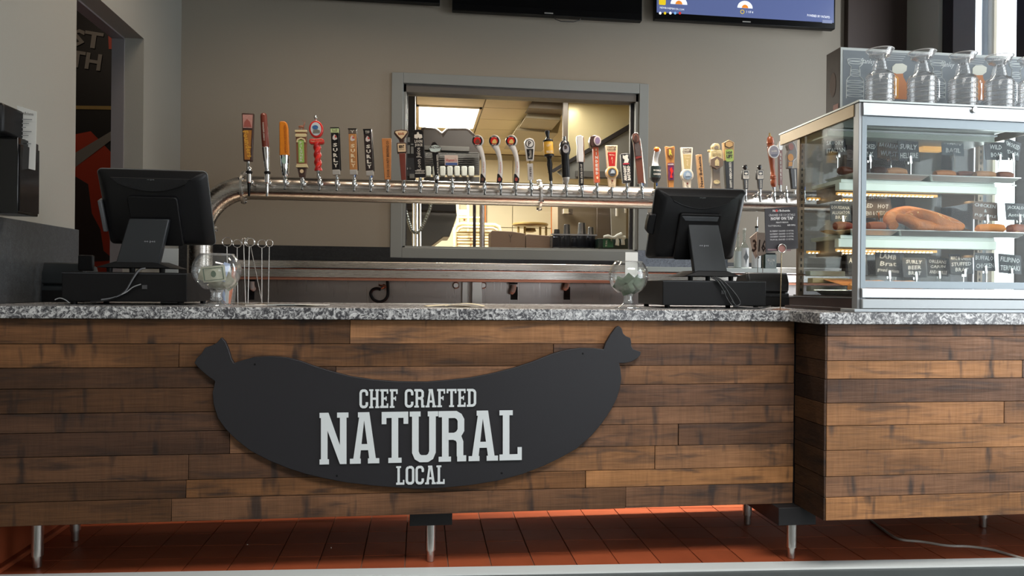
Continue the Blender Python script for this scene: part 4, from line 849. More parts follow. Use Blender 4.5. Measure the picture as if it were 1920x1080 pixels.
# 21 orange with keg head
r, h, k = handle(21, 'orange tap handle with stacked white letters and a brown keg shaped head', 1115, 254, 1119, 343); b = HB(r, k)
b.pr('orange_stem', [(-5, 0), (5.2, 0), (5, 66), (-5, 66)], 9, c_('orange_red_resin', 206, 96, 60), 0, .5); b.stack('INDEED', .3, 14, 58, 5, LTX, -4.6, .05); b.pr('star_mark', ell(.3, 9, 2, 3, 5), .4, CRM, -4.7, 0); b.pr('star_mark', ell(.3, 61.5, 1.6, 2.6, 5), .4, CRM, -4.7, 0)
b.pr('keg_head', [(-11, 69), (-8, 65), (4, 66), (9, 70), (9.5, 82), (5, h-1), (-3, h), (-9, 87), (-11.5, 79)], 14, BRN, 0, 2); b.pr('face_plate', ell(3, 77.5, 6.8, 9, 22), .8, c_('plate_pale', 212, 200, 196), -7.4, 0); b.pr('face_figure', ell(3, 77.5, 5, 6.6, 8), .6, c_('figure_purple', 130, 110, 140, v=.4, bs=200), -7.9, 0); fer(b, -12, 2.6)
# 22 and 27 castle handles
for i, xt, yt, xb, yb, lab, pan, sc_ in ((22, 1146, 273, 1147.5, 351, 'cream tap handle with a red panel and a round ship badge', c_('panel_red', 178, 30, 24), 1.), (27, 1287, 277, 1288, 356, 'all cream tap handle with tan panel and ship badge', c_('panel_tan', 186, 164, 110), 1.)):
    r, h, k = handle(i, lab, xt, yt, xb, yb); b = HB(r, k)
    b.pr('paddle', [(-6.5, 0), (6.5, 0), (8, 22), (11.5, h), (-11.5, h), (-8, 22)], 6, CRM if i == 22 else c_('cream_pale', 224, 212, 190), 0, .6); b.pr('round_badge', ell(0, 27, 12, 12), 7, CRM if i == 22 else c_('cream_pale', 224, 212, 190), 0, .6)
    b.pr('badge_ring', ell(0, 27, 9.6, 9.6), .5, GOLD if i == 22 else SILV, -3.7, 0); b.pr('badge_scene', ell(0, 27, 8, 8), .5, c_('scene_dark' if i == 22 else 'scene_blue', *((70, 74, 80) if i == 22 else (130, 150, 170)), v=.5, bs=160), -4.1, 0)
    b.pr('badge_sail', [(-4, 25), (5, 25), (4, 31), (-1, 32)], .5, c_('sail_pale', 170, 180, 190), -4.5, 0); b.pr('colour_panel', [(-5.5, 39), (5.5, 39), (7.8, h-13), (-7.8, h-13)], .5, pan, -3.3, 0)
    b.tx('CASTLE', 0, h-3.4, 17, 3.6, INK, -3.1, 0, .03); b.tx('DANGER', 0, h-7.8, 17, 3.4, INK, -3.1, 0, .03); b.tx('BREWING CO', 0, h-11, 15, 1.7, INK, -3.1); b.tx('Mill Ave' if i == 22 else 'Cream', 0, h-18, 10, 3, CREAM, -3.7); b.up('ALE' if i == 27 else '-->', 0, 50, 12, 3, CREAM, -3.7)
    b.pr('red_drop', [(0, 9), (2, 13), (-2, 13)], .5, c_('drop_brown', 130, 50, 36), -3.3, 0); b.tx('The\nDanger', 0, 4.5, 9, 6, INK, -3.1); fer(b, -8)
# 23 gargoyle
r, h, k = handle(23, 'short chunky black tap handle with a pale gargoyle figure and bold white words', 1171, 288, 1175, 344); b = HB(r, k)
b.pr('slab', [(-8, 1), (-2, 0), (8, 1), (9, 28), (8.5, h-1), (0, h), (-8.5, h-1), (-9, 28)], 9, c_('slate_resin', 40, 40, 42, b=.4, bs=150), 0, .8)
b.pr('gargoyle', [(-4, h-18), (4, h-18), (6, h-12), (4, h-9), (5.5, h-4), (2, h-3), (-2, h-5), (-5, h-3), (-5.5, h-9), (-2, h-12)], 1, LTX, -4.8, 0); b.pr('red_bar', [(-6, h-21), (6, h-21), (6, h-18.5), (-6, h-18.5)], .6, c_('bar_crimson', 170, 40, 56), -4.9, 0); b.up('ARROGANT', -3, 19, 29, 6, LTX, -4.6, .06); b.up('BASTARD', 4, 19, 28, 6, LTX, -4.6, .06); fer(b, -12, 2.8)
# 24 brown paddle
r, h, k = handle(24, 'tall reddish brown paddle tap handle with a dark round head and white right edge', 1192, 248, 1202, 344); b = HB(r, k)
b.pr('paddle', [(-6.5, 0), (5, 0), (6.5, 60), (7, 80), (-7.5, 80), (-7, 60)], 5, c_('paddle_brown', 96, 52, 36), 0, .5); b.pr('round_head', ell(-1.5, h-11, 7.5, 11), 6, BRN, 0, 1); b.pr('head_ring', ell(-2, h-11, 5, 8), .6, c_('ring_rust', 120, 76, 62), -3.3, 0); b.pr('head_core', ell(-2, h-11, 3.6, 6), .6, BRN, -3.8, 0)
b.pr('dark_figure', [(-6, 52), (5, 50), (4, 60), (6, 68), (2, 76), (-6, 74)], .6, c_('figure_grey', 72, 62, 60, v=.4, bs=140), -2.9, 0); b.pr('red_band', [(-6, 46), (5.5, 48), (5.5, 51), (-6, 50)], .6, c_('band_maroon', 120, 36, 30), -2.9, 0)
b.pr('white_edge', [(5, 0), (8.5, -2), (8, 60), (7, h-14), (3, h-1), (-1, h), (1.5, h-3), (5.5, h-14), (6.4, 60)], 6, WHT, .5, .4); fer(b, -12, 2.8)
# 25 goose
r, h, k = handle(25, 'white goose head tap handle with an orange beak over a dark green lettered drum', 1230, 276, 1228, 343); b = HB(r, k)
b.la('green_drum', [(4, 0), (8, 4), (9.5, 8), (10.5, 9), (10.5, 30), (9.5, 31), (6, 31)], c_('drum_green', 26, 40, 38), 22); b.tx('SOCIABLE', 0, 22, 14, 3.4, LTX, -10.7, 0, .02); b.tx('COUSIN', 0, 15, 14, 4, LTX, -10.7, 0, .03)
mb = MB(); n = 14; vs = []; sec = [(0, 31, 6.6), (-.5, 38, 5.4), (0, 46, 4.8), (1.5, 53, 5.2), (3, 58, 6.2), (3.5, 62, 5.8), (3, 65.5, 3.6), (3, 67, .6)]
for cx, z, R in sec: vs += [((cx+R*math.cos(2*PI*j/n))*k, R*.85*math.sin(2*PI*j/n)*k, z*k) for j in range(n)]
mb.add(vs, [(a*n+j, a*n+(j+1) % n, (a+1)*n+(j+1) % n, (a+1)*n+j) for a in range(len(sec)-1) for j in range(n)]+[tuple(range(n))[::-1], tuple((len(sec)-1)*n+j for j in range(n))])
build('goose_head', mb, WHT, r); build('beak', MB().ball((0*k, -5*k, 62*k), 5.6*k, 4*k, 4.6*k, 14, 8), c_('beak_orange', 232, 112, 24), r); build('eye', MB().ball((-5*k, -3.4*k, 61*k), 1*k, 1*k, 1*k, 8, 5), BLK, r); b.la('ferrule', [(2.2, -12), (2.2, 1)], BR, 14)
# 26 R shield, purple
r, h, k = handle(26, 'tan wooden tap handle with letter R shield and purple panel', 1255.5, 274, 1258.5, 352); b = HB(r, k)
b.pr('paddle', [(-6, -4), (4, -4), (9, h-2), (7, h), (0, h-2), (-8, h), (-9.5, h-2)], 6, c_('honey_wood', 178, 120, 58, v=.15, bs=40), 0, .8); b.pr('shield', [(-6.5, h-5), (0, h-3), (6.5, h-5), (6.5, h-16), (0, h-24), (-6.5, h-16)], 1, c_('shield_brown', 128, 82, 44), -3.4, .2); b.tx('R', 0, h-12, 6, 11, c_('letter_lime', 200, 190, 70), -4.1, 0, .05)
b.pr('purple_panel', [(-6, 14), (4.6, 14), (6, 46), (-6.5, 46)], .6, c_('panel_purple', 96, 36, 76), -3.3, 0); b.tx('RUSH RIVER', -.5, 43, 11, 3, LTX, -3.8, 0, .03); b.pr('red_figure', [(-3, 18), (2, 18), (1, 25), (4, 30), (1, 38), (-3, 34), (-1, 27)], .5, REDL, -3.8, 0); fer(b, -10)
# 28 thin stick
r, h, k = handle(28, 'thin plain wooden stick tap handle with brown upright script, behind the right till', 1309.5, 290, 1315, 352); b = HB(r, k)
b.pr('wooden_stick', [(-5, -4), (5, -4), (5.4, h), (-5.4, h)], 6, c_('stick_wood', 190, 146, 98, v=.2, bs=40), 0, .5); b.up('New Bohemia', 0, h*.48, h*.92, 6, INK, -3.2, .02, down=False); fer(b, -10)
# 29 carved
r, h, k = handle(29, 'carved cream and grey tap handle with hexagon badge, behind the right till', 1341, 269, 1342, 352); b = HB(r, k)
GRY = c_('stone_grey', 128, 116, 102); CS = c_('carved_cream', 200, 182, 134, b=.3, bs=80)
b.pr('stem', [(-10, -4), (10, -4), (8, 12), (7.5, 32), (10, 44), (-10, 44), (-7.5, 32), (-8, 12)], 9, GRY, 0, 1); b.pr('carved_block', rr(22, 24, 3, 0, h-25), 11, CS, 0, 1); b.pr('stone_head', [(-7, h-14), (7, h-14), (8, h-6), (5, h-1), (-4, h), (-8, h-6)], 10, CS, 0, 1.6); b.pr('head_notch', [(-4, h-11), (4, h-11), (4, h-7), (0, h-5), (-4, h-7)], 1, GRY, -5.3, 0); b.pr('side_tab', rr(5, 4, 1, -12, h-14), 5, CS, 1, .5)
b.pr('hexagon', [(0, 33), (12.5, 40), (12.5, 52), (0, 58), (-12.5, 52), (-12.5, 40)], 5, c_('hexagon_brown', 108, 88, 72), -5, .6); b.pr('hexagon_mark', [(-4, 40), (4, 40), (4, 49), (0, 53), (-4, 49)], .6, CS, -7.8, 0); b.tx('SYNG', 0, h-22, 16, 6, c_('carve_shade', 150, 130, 88), -5.8, 0, .03); b.pr('foot_badge', ell(0, 10, 6.5, 4, 8), .6, CS, -4.8, 0); fer(b, -10)
# 30 hop list
r, h, k = handle(30, 'black and tan tap handle with a green panel, behind the right till', 1364.5, 263, 1368, 352); b = HB(r, k)
b.pr('black_stem', [(-8, -4), (6, -4), (8.5, 52), (-9.5, 52)], 8, BLK, 0, .5); b.pr('tan_head', [(-9.5, 50), (9, 50), (10.5, h-5), (0, h), (-10.5, h-5)], 9, c_('honey_tan', 190, 152, 96), 0, .8); b.pr('hexagon_top', [(-8.5, h-5), (0, h-1.5), (8.5, h-5), (8.5, h-12), (0, h-16), (-8.5, h-12)], 1, INK, -4.8, .2); b.pr('hexagon_face', [(-7, h-5.6), (0, h-3), (7, h-5.6), (7, h-11.4), (0, h-14.4), (-7, h-11.4)], .6, c_('honey_tan', 190, 152, 96), -5.5, 0)
b.pr('green_panel', rr(15, 23, 3, 0, h-29), .6, c_('panel_lime', 150, 176, 84, v=.3, bs=140), -4.8, 0); b.tx('HOP', 0, h-24, 12, 6, INK, -5.2, 0, .06); b.tx('LIFT', 0, h-31, 12, 6, INK, -5.2, 0, .06); b.up('HOPPY AMERICAN BEER', 1, 24, 48, 5, LTX, -4.2, .03); fer(b, -10)
# 31, 32 small
for i, x, lab in ((31, 1397, 'small black tap handle with a white square badge, nearest to the right till'), (32, 1424, 'small black tap handle with a white square badge, beside the turned brown one')):
    r, h, k = handle(i, lab, x, 309, x+1, 355); b = HB(r, k)
    b.pr('stem', [(-3.6, 0), (3.6, 0), (4.6, 19), (-4.6, 19)], 6, BLK, 0, .5); b.up('FINNEGANS', .4, 9.5, 15, 3, LTX, -3.2, .02); b.pr('square_badge', rr(14, 18, 1.5, 0, 27), 6, BLK, 0, .5); b.pr('badge_plate', rr(11.6, 15.6, 1, 0, 27), .5, LTX, -3.2, 0); b.pr('badge_panel', rr(9, 8, .5, 0, 30), .4, BLK, -3.6, 0); b.pr('badge_moon', ell(0, 29, 3, 2, 12), .4, LTX, -3.9, 0); b.tx('COOP', 0, 22.5, 8, 2, INK, -3.6)
    b.la('neck', [(1.4, 35), (1.4, 38)], BLK, 10); b.la('ball_knob', [(2, 37), (4, 39.5), (4.5, 42), (3.4, h-.6), (0, h+.4)], CHROME if False else c_('knob_black', 30, 28, 30, r=.08, c=1.), 18); fer(b, -9)
# 33 turned wood
r, h, k = handle(33, 'tall turned reddish brown wooden tap handle with a round grey badge', 1443, 249, 1451, 351); b = HB(r, k)
TW = c_('turned_wood', 150, 74, 40, c=.4, v=.15, bs=30)
b.la('turned_body', [(2.6, 0), (4.5, 2), (5.8, 8), (5, 14), (4.6, 15), (5.8, 16), (5.8, 18), (4.6, 19), (5.8, 20), (4.4, 22), (4.2, 36), (5.2, 50), (6.8, 70), (6, 76), (7, 77), (7, 79), (5.6, 80), (7, 82), (6.6, 88), (5, 93), (2.6, 95)], TW, 24); b.la('brass_tip', [(2, 94), (2.6, 96), (1.6, 98), (1.6, h)], BR, 14)
b.pr('round_badge', ell(1.5, 65, 11, 12.5, 12), 3, WHT, -7, .3); b.pr('badge_face', ell(1.5, 65, 9, 10.5, 20), .5, c_('badge_grey', 140, 138, 150), -8.8, 0); b.tx('LAGER', 1.5, 66, 11, 3.4, LTX, -9.2, 0, .02); b.pr('badge_foot', [(-5, 60), (8, 60), (5, 56), (-2, 56)], .5, c_('badge_slate', 92, 96, 116), -9.1, 0); fer(b, -8)
# 34, 35 seen through the case
r, h, k = handle(34, 'slim maroon tap handle with a pale oval top at the food case edge', 1462, 264, 1463, 347); b = HB(r, k)
b.pr('stem', [(-3, 0), (3, 0), (3.5, 66), (-3.5, 66)], 6, MAR, 0, .5); b.stack('BREWERY', 0, 8, 60, 3, LTX, -3.1); b.pr('oval_top', ell(0, 73, 4.6, 9), 7, SILV, 0, .8); fer(b, -12)
r, h, k = handle(35, 'figure eight shaped tap handle with pink and orange discs seen through the case glass', 1485, 264, 1490, 358); b = HB(r, k)
b.pr('outline_body', [(-14, 42), (-3, 41), (0, 56), (6, 60), (8, 72), (5, 86), (0, 93), (-8, 93), (-13, 85), (-10, 75), (-14, 66)], 8, c_('case_grey', 124, 122, 120), 0, 1.6); b.pr('pink_disc', ell(-5, 82, 5, 6.5), .8, c_('disc_rose', 150, 100, 92), -4.5, 0); b.pr('orange_disc', ell(-7, 62, 5.5, 7), .8, c_('disc_amber', 196, 140, 70), -4.5, 0); b.pr('orange_panel', [(-12, 46), (-5, 46), (-4, 54), (-11, 54)], .8, c_('disc_amber', 196, 140, 70), -4.5, 0)
b.pr('stem', [(-6, 4), (6, 4), (7, 42), (-8, 42)], 7, BLK, 0, .6); b.pr('lettering_strip', [(0, 8), (1, 8), (1.4, 40), (.4, 40)], .4, SILV, -3.8, 0); fer(b, -6)
r, h, k = handle(36, 'bare brass stem without a handle at the far right tap', 1541, 346, 1540, 362); b = HB(r, k); b.la('brass_stem', [(2, 0), (2.2, 3), (1.6, 5), (1.6, h)], BR, 12)
# ================================================================== BACK BAR
dt = thing('drip_tray', 'long stainless steel drip tray shelf running below the beer taps', 'drip tray', (.6, 4.3, 1.12))
def bb(par, *a): return MB().box(*a).tf(Matrix.Translation(-par.location))
TX0, TX1 = PX0+.078, 2.9
build('front_lip', bb(dt, TX0, TX1, 4.10, 4.125, 1.122, 1.172), STEEL, dt, .004)
build('lip_bead', MB().tube([(TX0-dt.location.x, -.2, .056), (TX1-dt.location.x, -.2, .056)], .006, 10), CHROME, dt)
build('tray_floor', bb(dt, TX0, TX1, 4.125, 4.70, 1.126, 1.14), STEEL, dt)
build('tray_back', bb(dt, TX0, TX1, 4.68, 4.70, 1.14, 1.235), STEEL, dt, .003)
build('copper_underedge', bb(dt, TX0, TX1, 4.102, 4.16, 1.11, 1.122), mat('copper_edge', (.45, .2, .13), .35, .8), dt)
bkb = thing('back_bar_cabinet', 'stainless steel back bar cabinet panel below the drip tray', 'cabinet', (.6, 4.5, 0))
build('front_panel', bb(bkb, TX0+.02, 2.85, 4.26, 4.28, .12, 1.11), brushed('panel_steel', (.42, .38, .36), .3, 2), bkb)
build('plinth', bb(bkb, TX0+.05, 2.85, 4.28, 4.9, .0, .12), CARC, bkb)
build('side_panel', bb(bkb, TX0+.02, TX0+.04, 4.28, 4.92, .12, 1.11), STEELV, bkb)
for a_ in (TX0+.3, 1.0, 2.2): build('shelf_bracket', bb(bkb, a_, a_+.03, 4.28, 4.7, .9, 1.124), STEELV, bkb)
cx = PY(884, 548, 4.2)
o = build('wall_bracket', bb(bkb, PY(867, 548, 4.2).x, PY(878, 548, 4.2).x, 4.235, 4.26, .9, 1.11).join(bb(bkb, PY(885, 548, 4.2).x, PY(904, 548, 4.2).x, 4.20, 4.26, .9, 1.11)), STEELV, bkb, .002)
for x, ww in ((467, 13), (961, 13), (1060, 12)):
    p = PY(x+3, 552, 4.255)-bkb.location; q = SC(x, 4.255); s = build('cutout', MB().box(p.x-ww/2*q, p.x+ww/2*q, -.247, -.243, p.z-10*q, p.z+14*q), BLACKM, bkb)
ELB = mat('elbow_bone', srgb(214, 206, 198), .45)
for n_, (x, y) in enumerate(((472, 534), (963, 540), (1063, 533))):
    p = PY(x, y, 4.21); q = SC(x, 4.21)
    e = tag(build('drain_elbow', MB().tube([(0, 0, 6*q), (0, 0, 0), (1.2*q if n_ == 0 else -2*q, 0, -6*q), (4*q if n_ == 0 else -3.5*q, .01, -9*q)], [5*q, 5*q, 5.4*q, 4.4*q], 12), ELB, loc=p),
        ('bone coloured drain elbow behind the ring topped stands', 'bone coloured drain elbow right of the steel bracket', 'rightmost bone coloured drain elbow under the drip tray')[n_], 'pipe fitting')
    build('clip', MB().box(-7*q, 7*q, -.012, .02, 7*q, 10*q), BLACKM, e)
for n_, x in enumerate((855, 906)):
    p = PY(x, 535, 4.25); q = SC(x, 4.25)
    tag(build('round_plug', MB().lathe([(6.5*q, 0), (6.5*q, -.004), (5*q, -.006), (4.4*q, -.001)], 20, p, 'y'), STEELV), ('round steel plug left of the steel bracket', 'round steel plug right of the steel bracket')[n_], 'plug')
# black hose loop
hp_ = [(726, 522), (727, 538), (727, 553), (722, 562), (712, 566), (701, 562), (695, 552), (698, 544), (706, 541), (714, 543)]
P = [PY(x, y, 4.2) for x, y in hp_]; hz = thing('drain_hose', 'black hose looped into a chrome clamp under the drip tray', 'hose', P[1])
Q = []
for i in range(len(P)-1):
    p0, p1, p2, p3 = P[max(i-1, 0)], P[i], P[i+1], P[min(i+2, len(P)-1)]
    for j in range(5):
        s = j/5; Q.append(.5*((2*p1)+(-p0+p2)*s+(2*p0-5*p1+4*p2-p3)*s*s+(-p0+3*p1-3*p2+p3)*s**3))
Q.append(P[-1]); build('hose_body', MB().tube([q-P[1] for q in Q], .0085, 10), BLACKP, hz); build('clamp', MB().tube([PY(716, 540, 4.18)-P[1], PY(721, 536, 4.17)-P[1]], [.010, .014], 12), CHROME, hz)
build('clamp_screw', MB().tube([PY(710, 534, 4.18)-P[1], PY(722, 538, 4.18)-P[1]], .005, 8), CHROME, hz)
# right: shelf with bottles, granite upstand
shx0, shx1 = PY(1212, 508, 4.35).x, PY(1456, 508, 4.35).x
bs_ = thing('bottle_shelf', 'pale shelf carrying bottles beyond the right till', 'shelf', ((shx0+shx1)/2, 4.42, 1.19))
build('shelf_board', bb(bs_, shx0, shx1, 4.33, 4.52, PY(1420, 512, 4.33).z, PY(1420, 503, 4.33).z), mat('shelf_white', srgb(196, 204, 202), .35), bs_, .003)
build('upstand', bb(bs_, shx0, shx1-.25, 4.525, 4.545, 1.18, PY(1250, 470, 4.53).z), granite_mat('blue_granite', srgb(58, 62, 72), srgb(112, 118, 130), 120, .45, .7, .3), bs_)
for xx in (shx0+.03, shx1-.05): build('shelf_bracket', bb(bs_, xx, xx+.02, 4.35, 4.5, 1.141, PY(1420, 512, 4.33).z), STEELV, bs_)
shz = PY(1420, 503, 4.33).z+.0005
def bottle(x, ytop, wpx, label, glassm, body_frac, labelm, capm, txt=None, Y=4.42, square=False, lab_h=(0.05, .9)):
    q = SC(x, Y); px_ = PY(x, 500, Y).x; top = PY(x, ytop, Y).z; H_ = top-shz; R_ = wpx*q/2
    t = thing('bottle', label, 'bottle', (px_, Y, shz), group='bottles on the shelf by the right till')
    bh = H_*body_frac
    build('glass_body', MB().lathe([(R_*.9, 0), (R_, .004), (R_, bh*.88), (R_*.75, bh), (R_*.32, bh*1.18), (R_*.28, H_*.93), (R_*.34, H_*.94), (R_*.34, H_*.96)], 24), glassm, t)
    build('bottle_label', MB().lathe([(R_*1.012, bh*lab_h[0]), (R_*1.015, bh*lab_h[0]+.001), (R_*1.015, bh*lab_h[1]), (R_*1.012, bh*lab_h[1]+.001)], 24, closed=False), labelm, t)
    build('cap', MB().lathe([(R_*.36, H_*.955), (R_*.36, H_)], 14), capm, t)
    if txt: txt(t, R_, bh)
    return t
SMK = pane_mat('bottle_glass', (.85, .9, .88), .5)
def f1(t, R, bh):
    build('label_emblem', MB().prism([(0, bh*.15), (R*.18, bh*.35), (R*.55, bh*.5), (R*.18, bh*.66), (0, bh*.86), (-R*.18, bh*.66), (-R*.55, bh*.5), (-R*.18, bh*.35)], -R*1.05, -R*1.03), mat('emblem_slate', srgb(96, 100, 102), .5), t)
bottle(1395, 428, 17, 'clear bottle with a white label and grey diamond emblem beside the right till', SMK, .56, WHITE, PAPER, f1)
bottle(1383, 436, 14, 'clear bottle half hidden behind the right till', SMK, .52, mat('label_pale', srgb(190, 198, 196), .5), CARD)
def f2(t, R, bh): build('label_dot', MB().prism(ell(0, bh*.42, R*.2, R*.28, 12), -R*1.05, -R*1.03), INK, t)
bt = bottle(1418, 424, 17, 'slim pale bottle with black pourer behind the numbered cards', mat('bottle_white', srgb(196, 202, 202), .25), .62, WHITE, BLACKP, f2)
H_ = PY(1418, 424, 4.42).z-shz; build('pourer', MB().tube([(0, 0, H_), (.002, 0, H_+.04), (.004, 0, H_+.06)], [.005, .004, .003], 8), CHROME, bt)
g = thing('gin_jar', 'dark green rectangular jar with pale lettering under the drinks sign', 'jar', (PY(1441, 500, 4.42).x, 4.42, shz), group='bottles on the shelf by the right till')
q = SC(1441, 4.42); build('glass_body', MB().box(-11.5*q, 11.5*q, -.03, .03, 0, 27*q), mat('jar_green', srgb(30, 56, 44), .2), g, .003); build('lid', MB().box(-10*q, 10*q, -.026, .026, 27*q, 30*q), BLACKP, g, .002)
letters(g, 'G I N', 0, -.0315, 16*q, 14*q, 5*q, LTX, 0, .02); build('label_ring', MB().lathe([(3*q, 0), (3.4*q, 0), (3.4*q, .0008), (3*q, .0008)], 16, (0, -.0315, 10*q), 'y', closed=True), LTX, g)
# ================================================================== TILLS (point of sale terminals)
def till(side, xl, xr, ytop, ybot, y_t, y_b, dx0, dx1, dyt, dyb, DY, label, sx0, sx1, sidew):
    """monitor leaning towards the viewer at the top; screen faces the staff side"""
    TLp, TRp = PY(xl, ytop, y_t), PY(xr, ytop+5, y_t); W = TRp.x-TLp.x; cx = (TLp.x+TRp.x)/2
    zt = (TLp.z+TRp.z)/2; zb = PY((xl+xr)/2+(8 if side == 'left' else -8), ybot, y_b).z
    t = thing('till_terminal', label, 'till', (cx, y_t+.2, 1.0))
    lean = math.atan2(y_b-y_t, zt-zb); Hm = math.hypot(y_b-y_t, zt-zb)
    # local frame: origin centre of back face, x right, z up along the panel, y away from the viewer
    Mx = Matrix.Translation((0, (y_t+y_b)/2-(y_t+.2), (zt+zb)/2-1.0)) @ Matrix.Rotation(lean, 4, 'X')
    def m(mb): return mb.tf(Mx)
    sh = MB(); pts = []
    lv = [(0.0, .012, .018), (.012, .0, .0)]
    outer = roundrect(W, Hm, .016, 4); mid = roundrect(W-.004, Hm-.004, .016, 4); inn = roundrect(W*.84, Hm*.86, .03, 4, 0, -Hm*.01)
    n = len(outer); vs = [(x, .030, z) for x, z in outer]+[(x, .018, z) for x, z in outer]+[(x, .012, z) for x, z in mid]+[(x, -.012, z) for x, z in inn]
    sh.add(vs, [(k*n+i, k*n+(i+1) % n, (k+1)*n+(i+1) % n, (k+1)*n+i) for k in range(3) for i in range(n)]+[tuple(range(n)), tuple(3*n+i for i in range(n))])
    body = build('back_shell', m(sh), BLACKP, t)
    build('silver_rim', m(MB().prism(roundrect(W+.003, Hm+.003, .017, 4), .0185, .0225)), mat('rim_grey', srgb(120, 124, 126), .35, .3), t)
    build('screen', m(MB().prism(roundrect(W-.02, Hm-.02, .01, 3), .0295, .0315)), BLACKG, t)
    # curved vent recess under the top edge
    a = []; k = 12; ww = W*.36
    for i in range(k+1): u = -1+2*i/k; a.append((u*ww*(.86 if True else 1), Hm*.36-(1-u*u)*Hm*.10))
    build('vent_recess', m(MB().prism([(-ww, Hm*.425)]+a+[(ww, Hm*.425)], -.0135, .0)), mat('vent_black', srgb(12, 12, 13), .8, bump=.5, bscale=900), t)
    bars = MB()
    for i in range(k): bars.tube([(a[i][0], -.0138, a[i][1]-.001), (a[i+1][0], -.0138, a[i+1][1]-.001)], .0025, 6)
    build('vent_ridge', m(bars), BLACKP, t)
    letters(t, 'oo pos', 0, -.0142, Hm*.405, .026, .006, mat('logo_grey', srgb(150, 152, 154), .5), M=Mx)
    # raised centre hump
    build('centre_housing', m(MB().prism(roundrect(W*.46, Hm*.66, .012, 3, -W*.0, -Hm*.13), -.03, -.008)), BLACKP, t, .004)
    if side == 'right': build('grip_slot', m(MB().prism([(-W*.21, Hm*.165), (W*.20, Hm*.165), (W*.19, Hm*.10), (-W*.17, Hm*.10)], -.0335, -.028)), mat('slot_grey', srgb(60, 63, 67), .4), t, .002)
    # magnetic card reader on the screen's left side as seen here
    if side == 'left': build('card_reader', m(MB().box(-W/2-.014, -W/2+.002, .0, .035, -Hm*.32, Hm*.10)), mat('reader_grey', srgb(90, 92, 96), .4), t, .004)
    else: build('card_reader', m(MB().prism([(-W/2-.02, Hm*.02), (-W/2-.016, Hm*.14), (-W/2+.012, Hm*.16), (-W/2+.012, -Hm*.14), (-W/2-.012, -Hm*.12), (-W/2-.02, -Hm*.08)], -.002, .035)), BLACKP, t, .004)
    # stand: sloping neck plate
    ox, oy, oz = cx, y_t+.2, 1.0
    dzt = PY(dx0, dyt, DY).z-1.0; yc = DY+.17-oy
    s0, s1 = (PY(sx0, 410, y_t+.03).x-cx, PY(sx1, 410, y_t+.03).x-cx); zc_ = PY((sx0+sx1)/2, 410, y_t+.03).z-1.0
    foot0 = dzt+.03
    y0_, y1_ = (y_t+.035-oy, DY+.045-oy); sf = -.05 if side == 'left' else .028
    for nm, w0, w1 in (('stand_neck', s0, s1),):
        front = [(w0-.006+sf, y1_, foot0), (w1+.006+sf, y1_, foot0), (w1, y0_, zc_), (w0, y0_, zc_)]; back = [(p[0], p[1]+.03, p[2]+.002) for p in front]
        build(nm, MB().hexa(front, back), mat('stand_charcoal', srgb(38, 41, 44), .42, bump=.03, bscale=500), t, .004)
    lg = MB(); q = text_mb('oo pos', .04, .008); pm = Vector(((s0+s1)/2, (y0_+y1_)/2, (zc_+foot0)/2)); ang = math.atan2(y1_-y0_, zc_-foot0)
    q.tf(Matrix.Translation(pm+Vector((0, -.002, .0))) @ Matrix.Rotation(-ang if y0_ > y1_ else ang, 4, 'X')); build('lettering', q, mat('logo_pale', srgb(190, 192, 196), .5), t, smooth=False)
    bw = (s1-s0)*.95; s0 += sf*1.2; s1 += sf*1.2
    build('stand_base', MB().hexa([((s0+s1)/2-bw, y1_-.01, foot0-.012), ((s0+s1)/2+bw, y1_-.01, foot0-.012), ((s0+s1)/2+bw*.5, y1_+.0, foot0+.012), ((s0+s1)/2-bw*.5, y1_, foot0+.012)],
        [((s0+s1)/2-bw, y1_+.2, foot0-.012), ((s0+s1)/2+bw, y1_+.2, foot0-.012), ((s0+s1)/2+bw*.5, y1_+.18, foot0+.014), ((s0+s1)/2-bw*.5, y1_+.18, foot0+.014)]), BLACKP, t, .003)
    for u in (-.7, .7, -.1): build('rubber_foot', MB().lathe([(.010, dzt-.0), (.011, foot0-.011)], 12, ((s0+s1)/2+bw*u, y1_+.02, 0)), BLACKM, t)
    # cash drawer below
    d0, d1 = PY(dx0, dyt, DY), PY(dx1, dyb, DY); dw = d1.x-d0.x; dcx = (d0.x+d1.x)/2
    d = thing('cash_drawer', 'black cash drawer under the %s till terminal' % side, 'cash drawer', (dcx, DY, 1.0))
    build('drawer_case', MB().box(-dw/2, dw/2, 0, .34, .012, dzt), BLACKM, d, .003); build('top_seam', MB().box(-dw/2-.001, dw/2+.001, -.001, .0, dzt-.006, dzt-.004), mat('seam_grey', srgb(64, 66, 70), .4), d)
    for sx in (-1, 1):
        for yy in (.03, .31): build('rubber_foot', MB().lathe([(.011, 0), (.012, .012)], 12, (sx*(dw/2-.03), yy, 0)), BLACKM, d)
    build('cable_socket', MB().box((.14 if side == 'left' else .06)*dw, (.18 if side == 'left' else .1)*dw, -.004, 0, .06, .075), mat('socket_grey', srgb(70, 70, 72), .4), d)
    return t, d, dzt
till('left', 178, 385, 319, 461, 2.85, 2.98, 116, 350, 509, 569, 2.86, 'black till terminal seen from behind beside the glass bowl of dollar notes, left end', 241, 316, 44)
till('right', 1232, 1402, 354, 488, 2.9, 3.03, 1243, 1436, 525, 576, 2.86, 'black till terminal seen from behind at the right, below the carved tap handles', 1290, 1347, 30)
CAB = mat('cable_black', srgb(30, 30, 32), .35)
